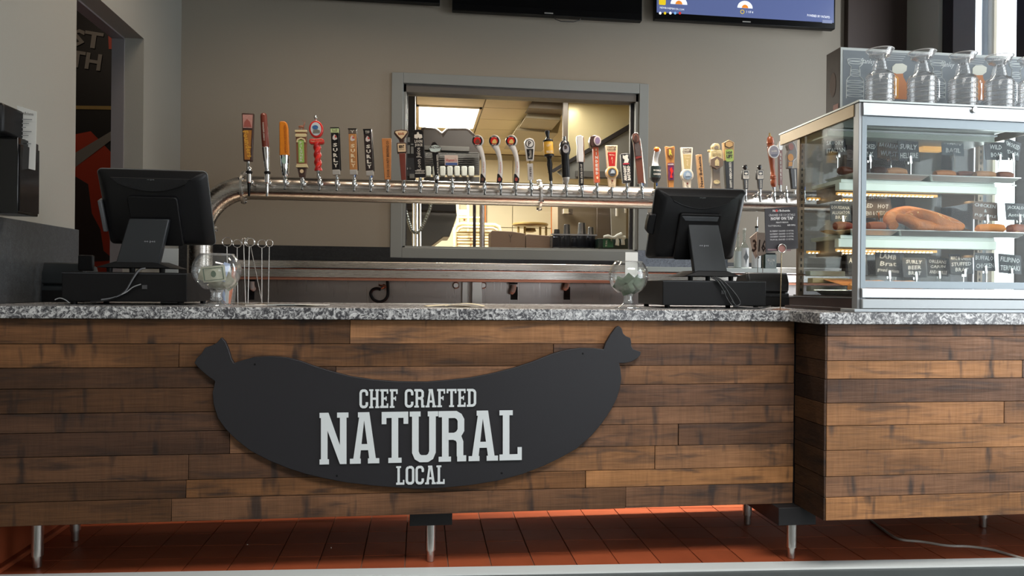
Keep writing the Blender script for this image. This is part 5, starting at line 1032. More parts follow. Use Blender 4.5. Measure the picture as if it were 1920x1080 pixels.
def cable(name, label, px, r=.0028, mt=CAB, Ys=None):
    P = [PY(x, y, Y) for x, y, Y in px]; Q = []
    for i in range(len(P)-1):
        p0, p1, p2, p3 = P[max(i-1, 0)], P[i], P[i+1], P[min(i+2, len(P)-1)]
        for j in range(5):
            s = j/5; Q.append(.5*((2*p1)+(-p0+p2)*s+(2*p0-5*p1+4*p2-p3)*s*s+(-p0+3*p1-3*p2+p3)*s**3))
    Q.append(P[-1]); return tag(build(name, MB().tube(Q, r, 8), mt), label, 'cable')
DY_ = 2.846
cable('data_cable', 'grey cable dropping from the left till across its cash drawer', [(273, 503, 2.85), (262, 506, DY_), (251, 520, DY_), (241, 537, DY_), (232, 549, DY_), (213, 558, DY_), (190, 562, DY_)], .0028, mat('cable_grey', srgb(110, 112, 116), .35))
cable('data_cable', 'black cable beside the grey one on the left cash drawer', [(268, 504, 2.85), (257, 508, DY_), (247, 524, DY_), (238, 541, DY_), (226, 552, DY_), (200, 563, DY_), (170, 566, DY_)])
cable('data_cable', 'thin pale cable plugged into the front of the left cash drawer', [(264, 533, DY_), (250, 538, DY_), (238, 547, DY_), (228, 552, DY_-.003)], .002, mat('cable_pale', srgb(150, 152, 154), .35))
cable('data_cable', 'thin cable lying on the worktop left of the left cash drawer', [(103, 562, 2.84), (112, 559, 2.84), (122, 562, 2.835), (130, 568, 2.83)], .002, mat('cable_pale', srgb(150, 152, 154), .35))
cable('data_cable', 'left black cable hanging over the right cash drawer', [(1334, 520, 2.85), (1345, 527, DY_), (1355, 542, DY_), (1363, 560, DY_), (1372, 573, DY_)])
cable('data_cable', 'middle black cable hanging over the right cash drawer', [(1338, 519, 2.85), (1350, 527, DY_), (1362, 543, DY_), (1371, 560, DY_), (1378, 572, DY_)], .003)
cable('data_cable', 'right black cable curling up to the socket on the right cash drawer', [(1342, 519, 2.85), (1356, 527, DY_), (1370, 541, DY_), (1382, 556, DY_), (1388, 569, DY_), (1380, 573, DY_), (1372, 565, DY_)], .003)
cable('data_cable', 'black cable running along the worktop towards the display case', [(1375, 574, 2.83), (1400, 577, 2.83), (1430, 577, 2.83), (1445, 574, 2.85)], .003)
# receipt printers
def printer(label, x0, x1, ytop, ybot, Y, flip, DK):
    a, b = PY(x0, ybot, Y), PY(x1, ybot, Y); W = b.x-a.x; h = PY((x0+x1)/2, ytop, Y).z-1.0
    t = thing('receipt_printer', label, 'printer', ((a.x+b.x)/2, Y, 1.0))
    s = -1 if flip else 1
    prof = [(0, .0), (.0, h*.40), (.01, h*.42), (.01, h*.75), (.02, h), (.12, h*.93), (.15, h*.6), (.15, 0)]
    build('printer_body', MB().prismx(prof, -W/2, W/2), DK, t, .006)
    build('front_cover', MB().prismx([(-.004, h*.46), (-.006, h*.72), (.012, h*1.01), (.05, h*1.02), (.05, h*.5)], -W/2+.004, W/2-.004), DK, t, .006)
    build('base_trim', MB().box(-W/2-.004, W/2+.004, -.006, .155, 0, h*.3), BLACKM, t, .004)
    return t
PK = mat('printer_charcoal', srgb(34, 39, 42), .4)
printer('dark grey receipt printer against the left wall beside the cash drawer', 64, 158, 493, 566, 3.215, False, PK)
printer('dark grey receipt printer between the right cash drawer and display case', 1402, 1480, 512, 574, 3.215, True, mat('printer_black', srgb(24, 25, 27), .4))
o = build('monitor_bracket', MB().box(*(lambda p: (p.x-.03, p.x+.03, p.y, p.y+.02, 1.13, p.z))(PY(160, 478, 3.17))), BLACKP, None, .006); tag(o, 'small upright black screen back behind the left till', 'screen')
o['category'] = 'screen'; o.name = 'customer_display'
bl = PY(318, 487, 3.2); tag(build('notice_card', MB().box(bl.x-.035, bl.x+.035, 3.2, 3.202, 1.0, PY(318, 466, 3.2).z), PAPER), 'pale notice card standing behind the left till', 'card')
# wall box at far left with receipt
wb = thing('wall_box', 'glossy black wall mounted box at the left edge of the picture', 'box', (XL+.001, 2.84, 1.33))
zz = lambda y, X: PX(40, y, X).z
build('box_body', MB().box(.0, .135, -.04, .10, 0, .275), BLACKG, wb, .003); build('side_panel', MB().box(.135, .14, -.035, .095, .01, .25), mat('smoked_panel', srgb(18, 16, 17), .12, spec=.25), wb)
build('upper_box', MB().box(.0, .115, -.10, .04, .275, .385), BLACKP, wb, .012)
rc = PX(50, 250, -1.47)
rp = tag(build('paper_receipt', MB().hexa([(-.034, 0, -.12), (.034, 0, -.135), (.030, .015, .085), (-.038, .015, .105)], [(-.034, .001, -.12), (.034, .001, -.135), (.030, .016, .085), (-.038, .016, .105)]), PAPER, loc=(PY(48, 250, 2.86).x, 2.86, PY(48, 250, 2.86).z)), 'long white printed receipt tucked behind the black wall box', 'receipt')
letters(rp, 'New Bohemia', -.003, .0095, .076, .05, .01, INK, .1)
for i in range(9): build('print_line', MB().box(-.026, .02-.01*(i % 3), .0075-.0008*i-.0045, .0078-.0008*i-.0045, .05-.015*i, .054-.015*i), mat('print_grey', srgb(150, 150, 148), .8), rp, smooth=False)
# ================================================================== GLASS BOWLS
def bowl_profile(R, H_, th=.004):
    o = [(R*.62, 0), (R*.64, .004), (R*.40, .012), (R*.26, .022), (R*.22, .045), (R*.30, .062)]
    z0 = .062; hb = H_-z0
    for a in range(-58, 47, 13): o.append((R*math.cos(math.radians(a))*1.0, z0+hb*(math.sin(math.radians(a))+.86)/(.86+.72)))
    o[-1] = (R*.70, H_)
    inner = [(max(r-th, .001), z) for r, z in o[::-1] if z > z0+.006]+[(.002, z0+.012)]
    return o, inner
BILL = mat('dollar_buff', srgb(178, 176, 156), .8, var=.12, bscale=120); BILLINK = mat('dollar_ink', srgb(84, 98, 80), .8)
def bill(t, c, rx, ry, rz, w=.085, h=.05, bend=.0, detail=True):
    M = Matrix.Translation(c) @ Euler((rx, ry, rz)).to_matrix().to_4x4()
    n = 6; vs = []
    for k in (0, .0006):
        for i in range(n+1):
            u = -w/2+w*i/n
            for z in (-h/2, h/2): vs.append((u, k+bend*math.cos(i*PI/n*2), z))
    s = 2*(n+1); fs = [(2*i, 2*i+2, 2*i+3, 2*i+1) for i in range(n)]+[(s+2*i+1, s+2*i+3, s+2*i+2, s+2*i) for i in range(n)]
    o = tag(build('dollar_note', MB().add(vs, fs).tf(M), BILL), t, 'banknote')
    if detail:
        build('portrait_ring', MB().prism(ell(0, 0, .009, .012, 16), -.0012-abs(bend), -.0008-abs(bend)).tf(M), BILLINK, o, smooth=False)
        build('border_print', MB().box(-w*.42, w*.42, -.0012-abs(bend), -.0008-abs(bend), h*.36, h*.40).box(-w*.42, w*.42, -.0012-abs(bend), -.0008-abs(bend), -h*.40, -h*.36).box(-w*.43, -w*.38, -.0012-abs(bend), -.0008-abs(bend), -h*.4, h*.4).box(w*.38, w*.43, -.0012-abs(bend), -.0008-abs(bend), -h*.4, h*.4).tf(M), BILLINK, o, smooth=False)
    return o
BOWLG = pane_mat('bowl_glass', (.98, .99, .99), .5, 1.0, 2.2, .03); RIMG = pane_mat('glass_rim', (1, 1, 1), 2., 1., 1.5, .25)
def gbowl(xc, xl, xr, yt, label, Y):
    q = SC(xc, Y); R = (xr-xl)/2*q; c = PY(xc, 560, Y); H_ = PY(xc, yt, Y).z-1.0
    t = thing('glass_bowl', label, 'bowl', (c.x, Y, 1.0)); o, i = bowl_profile(R, H_, .0035)
    build('bowl_glass', MB().lathe(o+i, 40), BOWLG, t)
    build('rim', MB().tube([(R*.69*math.cos(a), R*.69*math.sin(a), H_) for a in [2*PI*j/40 for j in range(41)]], .0022, 8), RIMG, t)
    build('foot_ring', MB().tube([(R*.63*math.cos(a), R*.63*math.sin(a), .003) for a in [2*PI*j/40 for j in range(41)]], .0028, 8), RIMG, t)
    build('stem_knop', MB().lathe([(R*.2, .02), (R*.27, .026), (R*.2, .034), (R*.2, .05), (R*.28, .058)], 30), RIMG, t)
    return t, R, H_, c.x
t, R1, Hb, bx = gbowl(406, 362, 450, 477, 'round footed glass tip bowl holding dollar notes beside the left till', 2.80)
bill('flat facing dollar note in the left glass bowl', (bx-.004, 2.775, 1.0+Hb*.62), .1, -.12, .05, .082, .058, .004)
for i, (dx, dy, dz, a, b_, c_2) in enumerate(((-.03, .01, .58, .2, .2, .4), (.035, .015, .50, -.2, .9, -.4), (.0, .02, .42, .6, .1, .1))):
    bill('%s crumpled dollar note behind the flat one in the left bowl' % ('left', 'right', 'lowest')[i], (bx+dx, 2.80+dy, 1.0+Hb*dz), a, b_, c_2, .07, .045, .006, False)
tag(build('folded_slip', MB().box(-.012, .012, -.001, .001, -.035, .035).tf(Matrix.Translation((bx+.03, 2.79, 1.0+Hb*.66)) @ Matrix.Rotation(.3, 4, 'Y')), mat('slip_blue', srgb(186, 200, 232), .6)), 'pale blue folded slip standing in the left glass bowl', 'paper')
t, R2, Hb2, bx2 = gbowl(1178, 1141, 1215, 491, 'round footed glass tip bowl a third full of green dollar notes beside the right till', 2.80)
GB = mat('note_green', srgb(92, 104, 86), .8, var=.35, bscale=90)
BILL = GB
k_ = 0
for i, (dx, dy, dz, a, b_, c_2) in enumerate(((-.04, -.02, .50, .5, .35, .5), (-.01, -.045, .46, .2, -.5, 0), (.03, -.035, .50, .4, -.7, -.4), (.045, .01, .56, .2, -.9, -.6), (-.02, .03, .55, -.3, .6, .3), (.01, .0, .42, 1.2, .2, .2), (.02, .02, .60, .1, .75, .1))):
    bill(('front left', 'front middle', 'front right', 'right', 'rear left', 'lowest', 'topmost pointed')[i]+' green dollar note folded in the right glass bowl', (bx2+dx*.8, 2.80+dy*.8, 1.0+Hb2*dz*.95), a, b_, c_2, .065, .042, .007, False)
cpz = PY(1187, 473, 2.83).z
tag(build('tip_card', MB().box(-.026, .026, -.001, .001, -.12, 0).tf(Matrix.Translation((PY(1184, 500, 2.83).x, 2.83, cpz))), PAPER), 'white card standing up out of the right glass bowl', 'card')
# clear cup behind the left bowl
cq = PY(424, 560, 2.93); t = thing('clear_cup', 'tall clear plastic cup of wrapped blue straws behind the left bowl', 'cup', (cq.x, 2.93, 1.0))
build('cup_wall', MB().lathe([(.032, 0), (.041, .135), (.0425, .137), (.0395, .135), (.031, .003), (.001, .003)], 28), BOWLG, t)
for i, (dx, a) in enumerate(((-.012, -.12), (.004, .05), (.014, .16), (-.002, -.3))):
    tag(build('wrapped_straw', MB().box(-.007, .007, -.003, .003, .004, .15).tf(Matrix.Translation((cq.x+dx*.5, 2.93+.006*i-.01, 1.0)) @ Matrix.Rotation(a, 4, 'Y')), (mat('slip_blue', srgb(186, 200, 232), .6), PAPER, mat('slip_orange', srgb(226, 120, 70), .6), mat('slip_deep_blue', srgb(90, 110, 190), .6))[i]),
        ('pale blue', 'white', 'orange', 'deep blue')[i]+' wrapped straw in the clear cup behind the left bowl', 'straw')
# ring topped card stands
WIRE = mat('stand_wire', srgb(190, 186, 180), .22, .9)
def ringstand(label, xr, yr, R, xb, Y, turn=0., foot=True):
    top = PY(xr, yr, Y); bot = PY(xb, 562, Y); q = SC(xr, Y); t = thing('ring_stand', label, 'card stand', (bot.x, Y, 1.0), group='ring topped wire card stands')
    c = top-t.location; r = R*q; mb = MB()
    for k, rad in ((0, r), (.004, r*.98)):
        pts = [(c.x+rad*math.sin(a)*math.cos(turn), c.y+k+rad*math.sin(a)*math.sin(turn), c.z-rad*math.cos(a)) for a in [2*PI*i/24 for i in range(25)]]; mb.tube(pts, .0013, 6)
    build('ring', mb, WIRE, t); build('rod', MB().tube([(0, 0, .004), (c.x, c.y, c.z-r)], .0019, 8), WIRE, t)
    if foot: build('foot', MB().lathe([(.026, 0), (.027, .002), (.012, .005), (.003, .006)], 24), WIRE, t)
for a_ in (('leftmost ring topped wire stand, behind the left bowl', 425.5, 453.5, 8.5, 428, 3.02, .2), ('second ring topped wire stand, just right of the left bowl', 444.5, 456.5, 7.5, 446, 3.08, .3), ('third ring topped wire stand, ring seen nearly edge on', 457, 452.5, 6, 460.5, 2.97, 1.2),
    ('ring topped wire stand with the largest ring in the middle', 467.5, 454, 8.5, 465, 2.93, .1), ('wire stand leaning right from the middle ring to its foot', 470, 454, 7.5, 491.5, 3.10, .2), ('ring topped wire stand just left of the last one', 491, 457, 7.5, 491, 3.0, .1), ('rightmost ring topped wire stand of the cluster', 505, 456, 6.5, 503, 3.05, .5)): ringstand(*a_)
# papers on the worktop
for i, (x, y, ww, dd, rz, mt) in enumerate(((505, 568, .17, .07, .1, PAPER), (560, 571, .16, .08, -.12, mat('paper_cream', srgb(206, 200, 180), .8)), (540, 567, .14, .07, .35, mat('paper_grey', srgb(150, 158, 160), .8)), (590, 569, .12, .05, -.3, PAPER))):
    tag(build('paper_slip', MB().box(-ww/2, ww/2, -dd/2, dd/2, 0, .0015).tf(Matrix.Rotation(rz, 4, 'Z')), mt, loc=(PY(x, y, 2.93-.02*i).x, 2.93-.04*i, 1.0005+.0018*i)), ('lowest paper slip in the heap right of the wire stands', 'cream paper slip near the front of the left heap', 'grey paper slip in the left heap', 'rightmost white paper slip of the left heap')[i], 'paper')
for i, (x, ww, dd, rz) in enumerate(((838, .17, .09, .15), (872, .15, .07, -.2))):
    p = MB(); n = 8; vs = []
    for k in (0, .002):
        for a in range(n+1):
            u = -ww/2+ww*a/n
            for d_ in (-dd/2, dd/2): vs.append((u, d_, k+.005*math.sin(a*PI/n)*(1+i)))
    s = 2*(n+1); p.add(vs, [(2*a, 2*a+1, 2*a+3, 2*a+2) for a in range(n)]+[(s+2*a, s+2*a+2, s+2*a+3, s+2*a+1) for a in range(n)]+[(2*a, 2*a+2, s+2*a+2, s+2*a) for a in range(n)]+[(2*a+1, s+2*a+1, s+2*a+3, 2*a+3) for a in range(n)])
    tag(build('paper_napkin', p.tf(Matrix.Rotation(rz, 4, 'Z')), mat('napkin_cream', srgb(220, 208, 178), .85), loc=(PY(x, 572, 2.9-.03*i).x, 2.9-.05*i, 1.0005+.003*i)), ('left cream napkin lying on the worktop in front of the steel bracket', 'right cream napkin lying on the worktop in front of the steel bracket')[i], 'napkin')
# drinks sign on a rod
sp = PY(1466, 430, 2.72); sgn = thing('drinks_sign', 'black drinks sign on a wire stand left of the glass display case', 'sign', (sp.x, 2.72, 1.0))
def SL(x, y): p = PY(x, y, 2.72)-sgn.location; return p
cs = [SL(1434, 391), SL(1495, 387), SL(1496.5, 466), SL(1436, 473)]
build('sign_card', MB().prism([(p.x, p.z) for p in cs], 0, .003), mat('menu_black', srgb(34, 26, 32), .4), sgn)
LT2 = mat('menu_lettering', srgb(206, 200, 200), .5)
for s_, x, y, w_, h_, bo in (('New Bohemia', 1465, 395, 34, 4.2, .03), ('CRASHED ICE COCKTAILS', 1466, 403, 52, 4, 0), ('NOW ON TAP', 1466.5, 409.5, 45, 6.5, .04), ('FEATURING', 1466.5, 417, 24, 2.6, .02), ('TATTERSALL', 1452, 423.5, 26, 2.8, 0), ('RED BULL', 1484, 422, 16, 2.8, .03), ('BLUEBERRY CRASHED COCKTAIL', 1466, 433, 47, 2.8, 0), ('RASPBERRY CRASHED COCKTAIL', 1466, 438.5, 47, 2.8, 0), ('CRANBERRY CRASHED COCKTAIL', 1466, 443.5, 47, 2.8, 0), ('TROPICAL CRASHED COCKTAIL', 1466, 449, 47, 2.8, 0)):
    p = SL(x, y); q = SC(x, 2.72); letters(sgn, s_, p.x, -.0006, p.z, w_*q, h_*q, LT2, -.045, bo)
p = SL(1456, 395); build('red_dot', MB().lathe([(.005, 0), (.005, -.001)], 14, (p.x, -.0004, p.z), 'y'), mat('dot_red', srgb(180, 40, 36), .5), sgn)
p = SL(1443, 450); build('frost_print', MB().box(p.x-.008, p.x+.09, -.0008, -.0004, SL(1466, 470).z, SL(1466, 467).z), mat('frost_rose', srgb(120, 92, 96), .6), sgn)
q = SC(1466, 2.7); rc_ = SL(1464, 466); mb = MB(); mb.tube([(rc_.x+8*q*math.sin(a), -.01, rc_.z+8*q*math.cos(a)) for a in [2*PI*i/24 for i in range(25)]], .0016, 8); build('ring', mb, WIRE, sgn)
build('mirror_disc', MB().lathe([(7.4*q, -.006), (7.4*q, -.004)], 24, (rc_.x, 0, rc_.z), 'y'), mat('disc_rose', srgb(150, 130, 120), .3), sgn)
build('rod', MB().tube([(rc_.x, -.005, rc_.z-8*q), (SL(1462, 570).x, -.005, .004)], .002, 8), mat('rod_brass', srgb(170, 150, 120), .25, .8), sgn)
build('foot', MB().lathe([(.034, 0), (.036, .002), (.02, .005), (.004, .006)], 24, (SL(1463, 575).x, -.005, 0)), mat('foot_copper', srgb(190, 140, 110), .25, .8), sgn)
for nm, pts, x, s_ in (('left', [(1406, 446), (1420, 434), (1426, 438), (1424, 476), (1417, 485), (1412, 474)], 1416, '3'), ('right', [(1419, 437), (1434, 436), (1436, 476), (1424, 480), (1419, 477)], 1429, '16')):
    Y = 3.425 if nm == 'left' else 3.405; p0 = PY(x, 562, Y); n_ = thing('number_card', '%s buff number card %s on a rod beside the drinks sign' % (nm, s_), 'card', (p0.x, Y, 1.0))
    build('card', MB().prism([tuple((PY(a, b_, Y)-n_.location).xz) for a, b_ in pts], 0, .003), mat('buff_card', srgb(186, 168, 156), .7), n_)
    p = PY(x-(1 if nm == 'left' else 0), 461, Y)-n_.location; q = SC(x, Y); letters(n_, s_, p.x, -.0006, p.z, (10 if nm == 'left' else 14)*q, 24*q, INK, .06, .03)
    rx_ = PY(1421.5 if nm == 'left' else 1431, 480, Y).x-p0.x; build('rod', MB().tube([(rx_, .004, .004), (rx_, .004, PY(1421, 478, Y).z-1.0)], .0018, 8), WIRE, n_); build('foot', MB().lathe([(.03, 0), (.031, .002), (.012, .005), (.003, .006)], 20, (rx_, .004, 0)), WIRE, n_)
# ================================================================== WALL TELEVISIONS
def tv(label, xl, xr, ybl, ybr, screen=None):
    a, b = PY(xl, ybl, 4.88), PY(xr, ybr, 4.88); W = b.x-a.x if xl > 200 else 1.33
    if xl < 400: a = Vector((b.x-1.33, 4.88, b.z))
    zb = (a.z+b.z)/2; Hh = 1.33*.585
    t = thing('television', label, 'television', ((a.x+b.x)/2, 4.88, zb)); W = b.x-a.x
    build('bezel', MB().box(-W/2, W/2, 0, .05, 0, Hh), mat('tv_bezel', srgb(8, 8, 9), .35, spec=.15), t, .004); build('rear_housing', MB().box(-W*.35, W*.35, .05, .075, Hh*.12, Hh*.8), BLACKP, t); build('wall_bracket', MB().box(-.2, .2, .075, .099, Hh*.3, Hh*.7), BLACKM, t)
    sc = build('screen', MB().box(-W/2+.012, W/2-.012, -.001, .0, .045, Hh-.012), screen or mat('dead_screen', srgb(7, 7, 8), .35, spec=.12), t)
    build('brand_plate', MB().box(-.03, .03, -.0015, 0, .012, .02), SILV, t)
    return t, W, Hh
tv('television at the far left whose lower edge just enters the picture', 340, 825, 0, 7)
t2, W2, H2_ = tv('middle television with a dark blank screen above the window', 848, 1204, 18, 40)
build('loose_cable', MB().tube([(PY(x, y, 4.9)-t2.location) for x, y in ((1038, 29), (1041, 36), (1052, 40), (1075, 41), (1086, 38), (1090, 33))], .003, 8), CAB, t2)
SCRM = mat('lit_blue_screen', srgb(66, 76, 110), .25, emit=srgb(84, 96, 140), estr=.9)
t3, W3, H3_ = tv('right television showing a slate blue slide with white half circles', 1228, 1566, 38, 52, SCRM)
def T3(x, y): return PY(x, y, 4.877)-t3.location
q = SC(1400, 4.88); EMW = mat('screen_white', (.8, .8, .8), .4, emit=(.8, .85, .9), estr=.8); EMO = mat('screen_orange', srgb(220, 130, 40), .4, emit=srgb(220, 130, 40), estr=.7); EMY = mat('screen_yellow', srgb(220, 190, 30), .4, emit=srgb(220, 190, 30), estr=.7)
for x, y, r in ((1273, 8, 16), (1397, 15, 15)):
    p = T3(x, y); build('half_circle', MB().prism([(p.x+r*q*math.cos(a), p.z+r*q*.9*math.sin(a)) for a in [PI*i/16 for i in range(17)]], -.0025, -.0015), EMW, t3, smooth=False); build('half_circle', MB().prism([(p.x+r*.42*q*math.cos(a), p.z+r*q*.42*math.sin(a)) for a in [PI*i/12 for i in range(13)]], -.0035, -.0027), EMO, t3, smooth=False)
p = T3(1242, 1); build('emblem_square', MB().prism(roundrect(13*q, 16*q, 2*q, 3, p.x, p.z), -.0025, -.0015), EMY, t3, smooth=False)
for s_, x, y, w_, h_ in (('NEWBOHEMIAUSA.COM', 1260, 16, 46, 3.6), ('1 OF 4', 1406, 22.5, 13, 4.4), ('POWERED BY UNTAPPD', 1535, 30.5, 46, 4.4)):
    p = T3(x, y); letters(t3, s_, p.x, -.0025, p.z, w_*q, h_*q, EMW, .035)
for x, mt in ((1238, EMW), (1247, EMY), (1257, EMW), (1266, mat('screen_sky', srgb(120, 170, 220), .4, emit=srgb(120, 170, 220), estr=.6)), (1275, mat('screen_red', srgb(200, 50, 40), .4, emit=srgb(200, 50, 40), estr=.6))):
    p = T3(x, 24.5); build('task_icon', MB().prism(ell(p.x, p.z, 2.4*q, 2.6*q, 10), -.0025, -.0015), mt, t3, smooth=False)
p = T3(1392, 22); build('dial_ring', MB().lathe([(3*q, 0), (4*q, 0), (4*q, -.001), (3*q, -.001)], 18, (p.x, -.0018, p.z), 'y', closed=True), EMY, t3)
p = T3(1551, 40.5); build('corner_label', MB().box(p.x-10*q, p.x+10*q, -.003, -.0015, p.z-3*q, p.z+3*q), mat('label_lilac', srgb(150, 160, 200), .5), t3, smooth=False)
# ================================================================== GLASS DISPLAY CASE
CX0, CX1, CYF, CYB = 1.611, 2.49, 2.50, 2.93
dcs = thing('display_case', 'glass fronted food display case with aluminium frame standing on the right counter', 'display case', (2.05, 2.7, 1.0))
def cb(*a): return bb(dcs, *a)
zF = lambda y, Y=CYF, x=1760: PY(x, y, Y).z
zt0, zt1 = zF(223), zF(200)       # header band
FR = brushed('frame_silver', (.44, .46, .48), .36, 0); FRG = mat('frame_slate', srgb(128, 138, 144), .4, .3); BRASSY = mat('case_top_bronze', srgb(150, 130, 98), .4, .35)
TOPZ = 1.79
build('corner_post', cb(CX0, CX0+.012, CYF, CYF+.035, 1.012, TOPZ-.008), mat('post_grey', srgb(150, 152, 154), .4, .5), dcs, .002)
build('corner_post', cb(CX0+.012, CX0+.032, CYF-.001, CYF+.02, 1.012, TOPZ-.008), FRG, dcs, .001)
build('corner_post', cb(CX1-.03, CX1, CYF, CYF+.035, 1.012, TOPZ-.008), FRG, dcs, .002)
build('top_panel', cb(CX0-.004, CX1+.004, CYF-.006, 3.10, TOPZ-.008, TOPZ), mat('case_top_silver', srgb(170, 176, 174), .35, .4), dcs, .001)
build('side_header', cb(CX0-.003, CX0+.010, CYF+.03, 3.09, TOPZ-.055, TOPZ-.009), BRASSY, dcs, .001)
build('side_header', cb(CX1-.010, CX1+.003, CYF+.03, 3.09, TOPZ-.055, TOPZ-.009), BRASSY, dcs, .001)
build('front_header', cb(CX0+.012, CX1, CYF-.008, CYF+.022, zt0, TOPZ-.010), FR, dcs, .002)
build('under_header', cb(CX0+.032, CX1, CYF, CYF+.02, zF(240), zt0-.001), FRG, dcs)
p = PY(1827, 206, CYF-.012)-dcs.location
lk = build('lock', MB().lathe([(.012, .006), (.0125, -.002), (.0105, -.005), (.006, -.0052)], 20, p, 'y'), CHROME, dcs); build('keyhole', MB().box(p.x-.0012, p.x+.0012, p.y-.0056, p.y-.0052, p.z-.004, p.z+.004), BLACKP, lk)
build('front_glass', cb(CX0+.03, CX1-.03, CYF+.008, CYF+.013, zF(530), zF(238)), CASEGLASS, dcs)
build('side_glass', cb(CX0+.003, CX0+.008, CYF+.035, CYB+.01, 1.06, TOPZ-.055), CASEGLASS, dcs)
build('side_glass', cb(CX1-.008, CX1-.003, CYF+.035, CYB+.01, 1.06, TOPZ-.055), CASEGLASS, dcs)
build('lower_frame', cb(CX0+.03, CX1, CYF, CYF+.02, zF(541), zF(528)), FRG, dcs)
build('rail', cb(CX0+.012, CX1, CYF-.010, CYF+.03, zF(560), zF(541.5)), FR, dcs, .003)
build('base_rail', cb(CX0+.012, CX1, CYF-.014, CYF+.04, 1.013, zF(561.5)), mat('base_white', srgb(158, 164, 167), .4, .2), dcs, .003)
build('foot_lip', cb(CX0-.03, CX1+.03, CYF-.03, CYF+.06, 1.0005, 1.0125), mat('lip_silver', srgb(150, 156, 160), .35, .4), dcs, .002)
BRB = mat('case_base_brown', srgb(52, 36, 32), .35)
build('side_base', cb(CX0, CX0+.02, CYF+.035, 3.0, 1.014, 1.05), BRB, dcs, .002); build('side_base_lip', cb(CX0-.01, CX0+.02, CYF+.03, 3.02, 1.001, 1.013), BRB, dcs, .001)
build('side_base_edge', cb(CX0-.002, CX0+.02, CYF+.03, 3.0, 1.051, 1.055), FR, dcs)
build('case_floor', cb(CX0+.02, CX1-.01, CYF+.04, 3.0, 1.045, 1.06), BRB, dcs)
for xx in (CX0+.004, CX1-.028):
    po = build('slotted_post', cb(xx, xx+.024, CYB, CYB+.02, 1.055, TOPZ-.01), mat('post_bronze', srgb(120, 106, 92), .4, .5), dcs)
    sl = MB()
    for i in range(26): sl.box(xx+.009-dcs.location.x, xx+.015-dcs.location.x, CYB-.001-dcs.location.y, CYB-dcs.location.y, .075+i*.026, .088+i*.026)
    o = build('slots', sl, BLACKM, po, smooth=False); o['kind'] = 'stuff'
build('back_door', cb(CX0+.03, CX1-.03, CYB+.03, CYB+.034, 1.06, TOPZ-.02), pane_mat('smoked_glass', (.62, .64, .66), .3), dcs)
SHF = mat('shelf_pale', srgb(196, 206, 198), .35, .1); INN = mat('canopy_green_grey', srgb(150, 158, 150), .4, .3)
cxr = PY(1858, 262, 2.78).x
build('light_canopy', cb(CX0+.03, cxr, 2.76, 2.92, zF(263, 2.76), zF(248, 2.76)), INN, dcs, .002); build('canopy_edge', cb(CX0+.03, cxr, 2.745, 2.76, zF(252, 2.745), zF(249, 2.745)), FR, dcs)
build('canopy_top', cb(CX0+.03, cxr, 2.60, 2.92, zF(236, 2.6)+.012, zF(236, 2.6)+.03), INN, dcs)
SX0, SX1 = 1.655, 2.345
shelfz = []
for nm, yt, ym, yb in (('upper', 341, 348, 362), ('lower', 444, 451, 467)):
    z_t, z_m, z_b = zF(yt, 2.70), zF(ym, 2.70), zF(yb, 2.70); shelfz.append(z_t)
    s_ = build('shelf', cb(SX0+.01, SX1, 2.70, 2.92, z_m, z_t), SHF, dcs, .001); build('shelf_lip', cb(SX0-.003, SX1+.003, 2.692, 2.72, z_b, z_m), SHF, s_, .002)
    for ya, yb_, xa, xb in ((2.722, 2.735, SX0+.01, SX0+.45), (2.90, 2.915, CX0+.03, SX0+.30)):
        ls = build('light_strip', cb(xa, xb, ya, yb_, z_b-.014, z_b-.004), mat('strip_amber', srgb(220, 170, 90), .4, emit=srgb(255, 190, 100), estr=.5), s_)
        bl_ = MB()
        for i in range(int((xb-xa)/.017)): bl_.box(xa+.004+i*.017-dcs.location.x, xa+.011+i*.017-dcs.location.x, ya-.001-dcs.location.y, ya+.006-dcs.location.y, z_b-.0155-1.0, z_b-.011-1.0)
        o = build('light_beads', bl_, mat('bead_glow', (1, .85, .55), .4, emit=(1, .82, .5), estr=6), s_, smooth=False); o['kind'] = 'stuff'
    for xs in (SX0+.04, SX1-.06): build('shelf_bracket', cb(xs, xs+.004, 2.74, 2.93, z_b-.03, z_m), mat('post_bronze', srgb(120, 106, 92), .4, .5), s_)
    area('case_strip_light', (2.0, 2.78, z_b-.02), (0, 0, 0), .6, .03, .35, (1, .75, .45))
o = build('canopy_lamp', cb(PY(1725, 275, 2.9).x, PY(1765, 275, 2.9).x, 2.88, 2.92, zF(283, 2.88), zF(268, 2.88)), mat('strip_amber', srgb(220, 170, 90), .4, emit=srgb(255, 190, 100), estr=.5), dcs)
area('case_top_light', (2.0, 2.8, zF(266, 2.8)), (0, 0, 0), .6, .03, .35, (1, .8, .55))
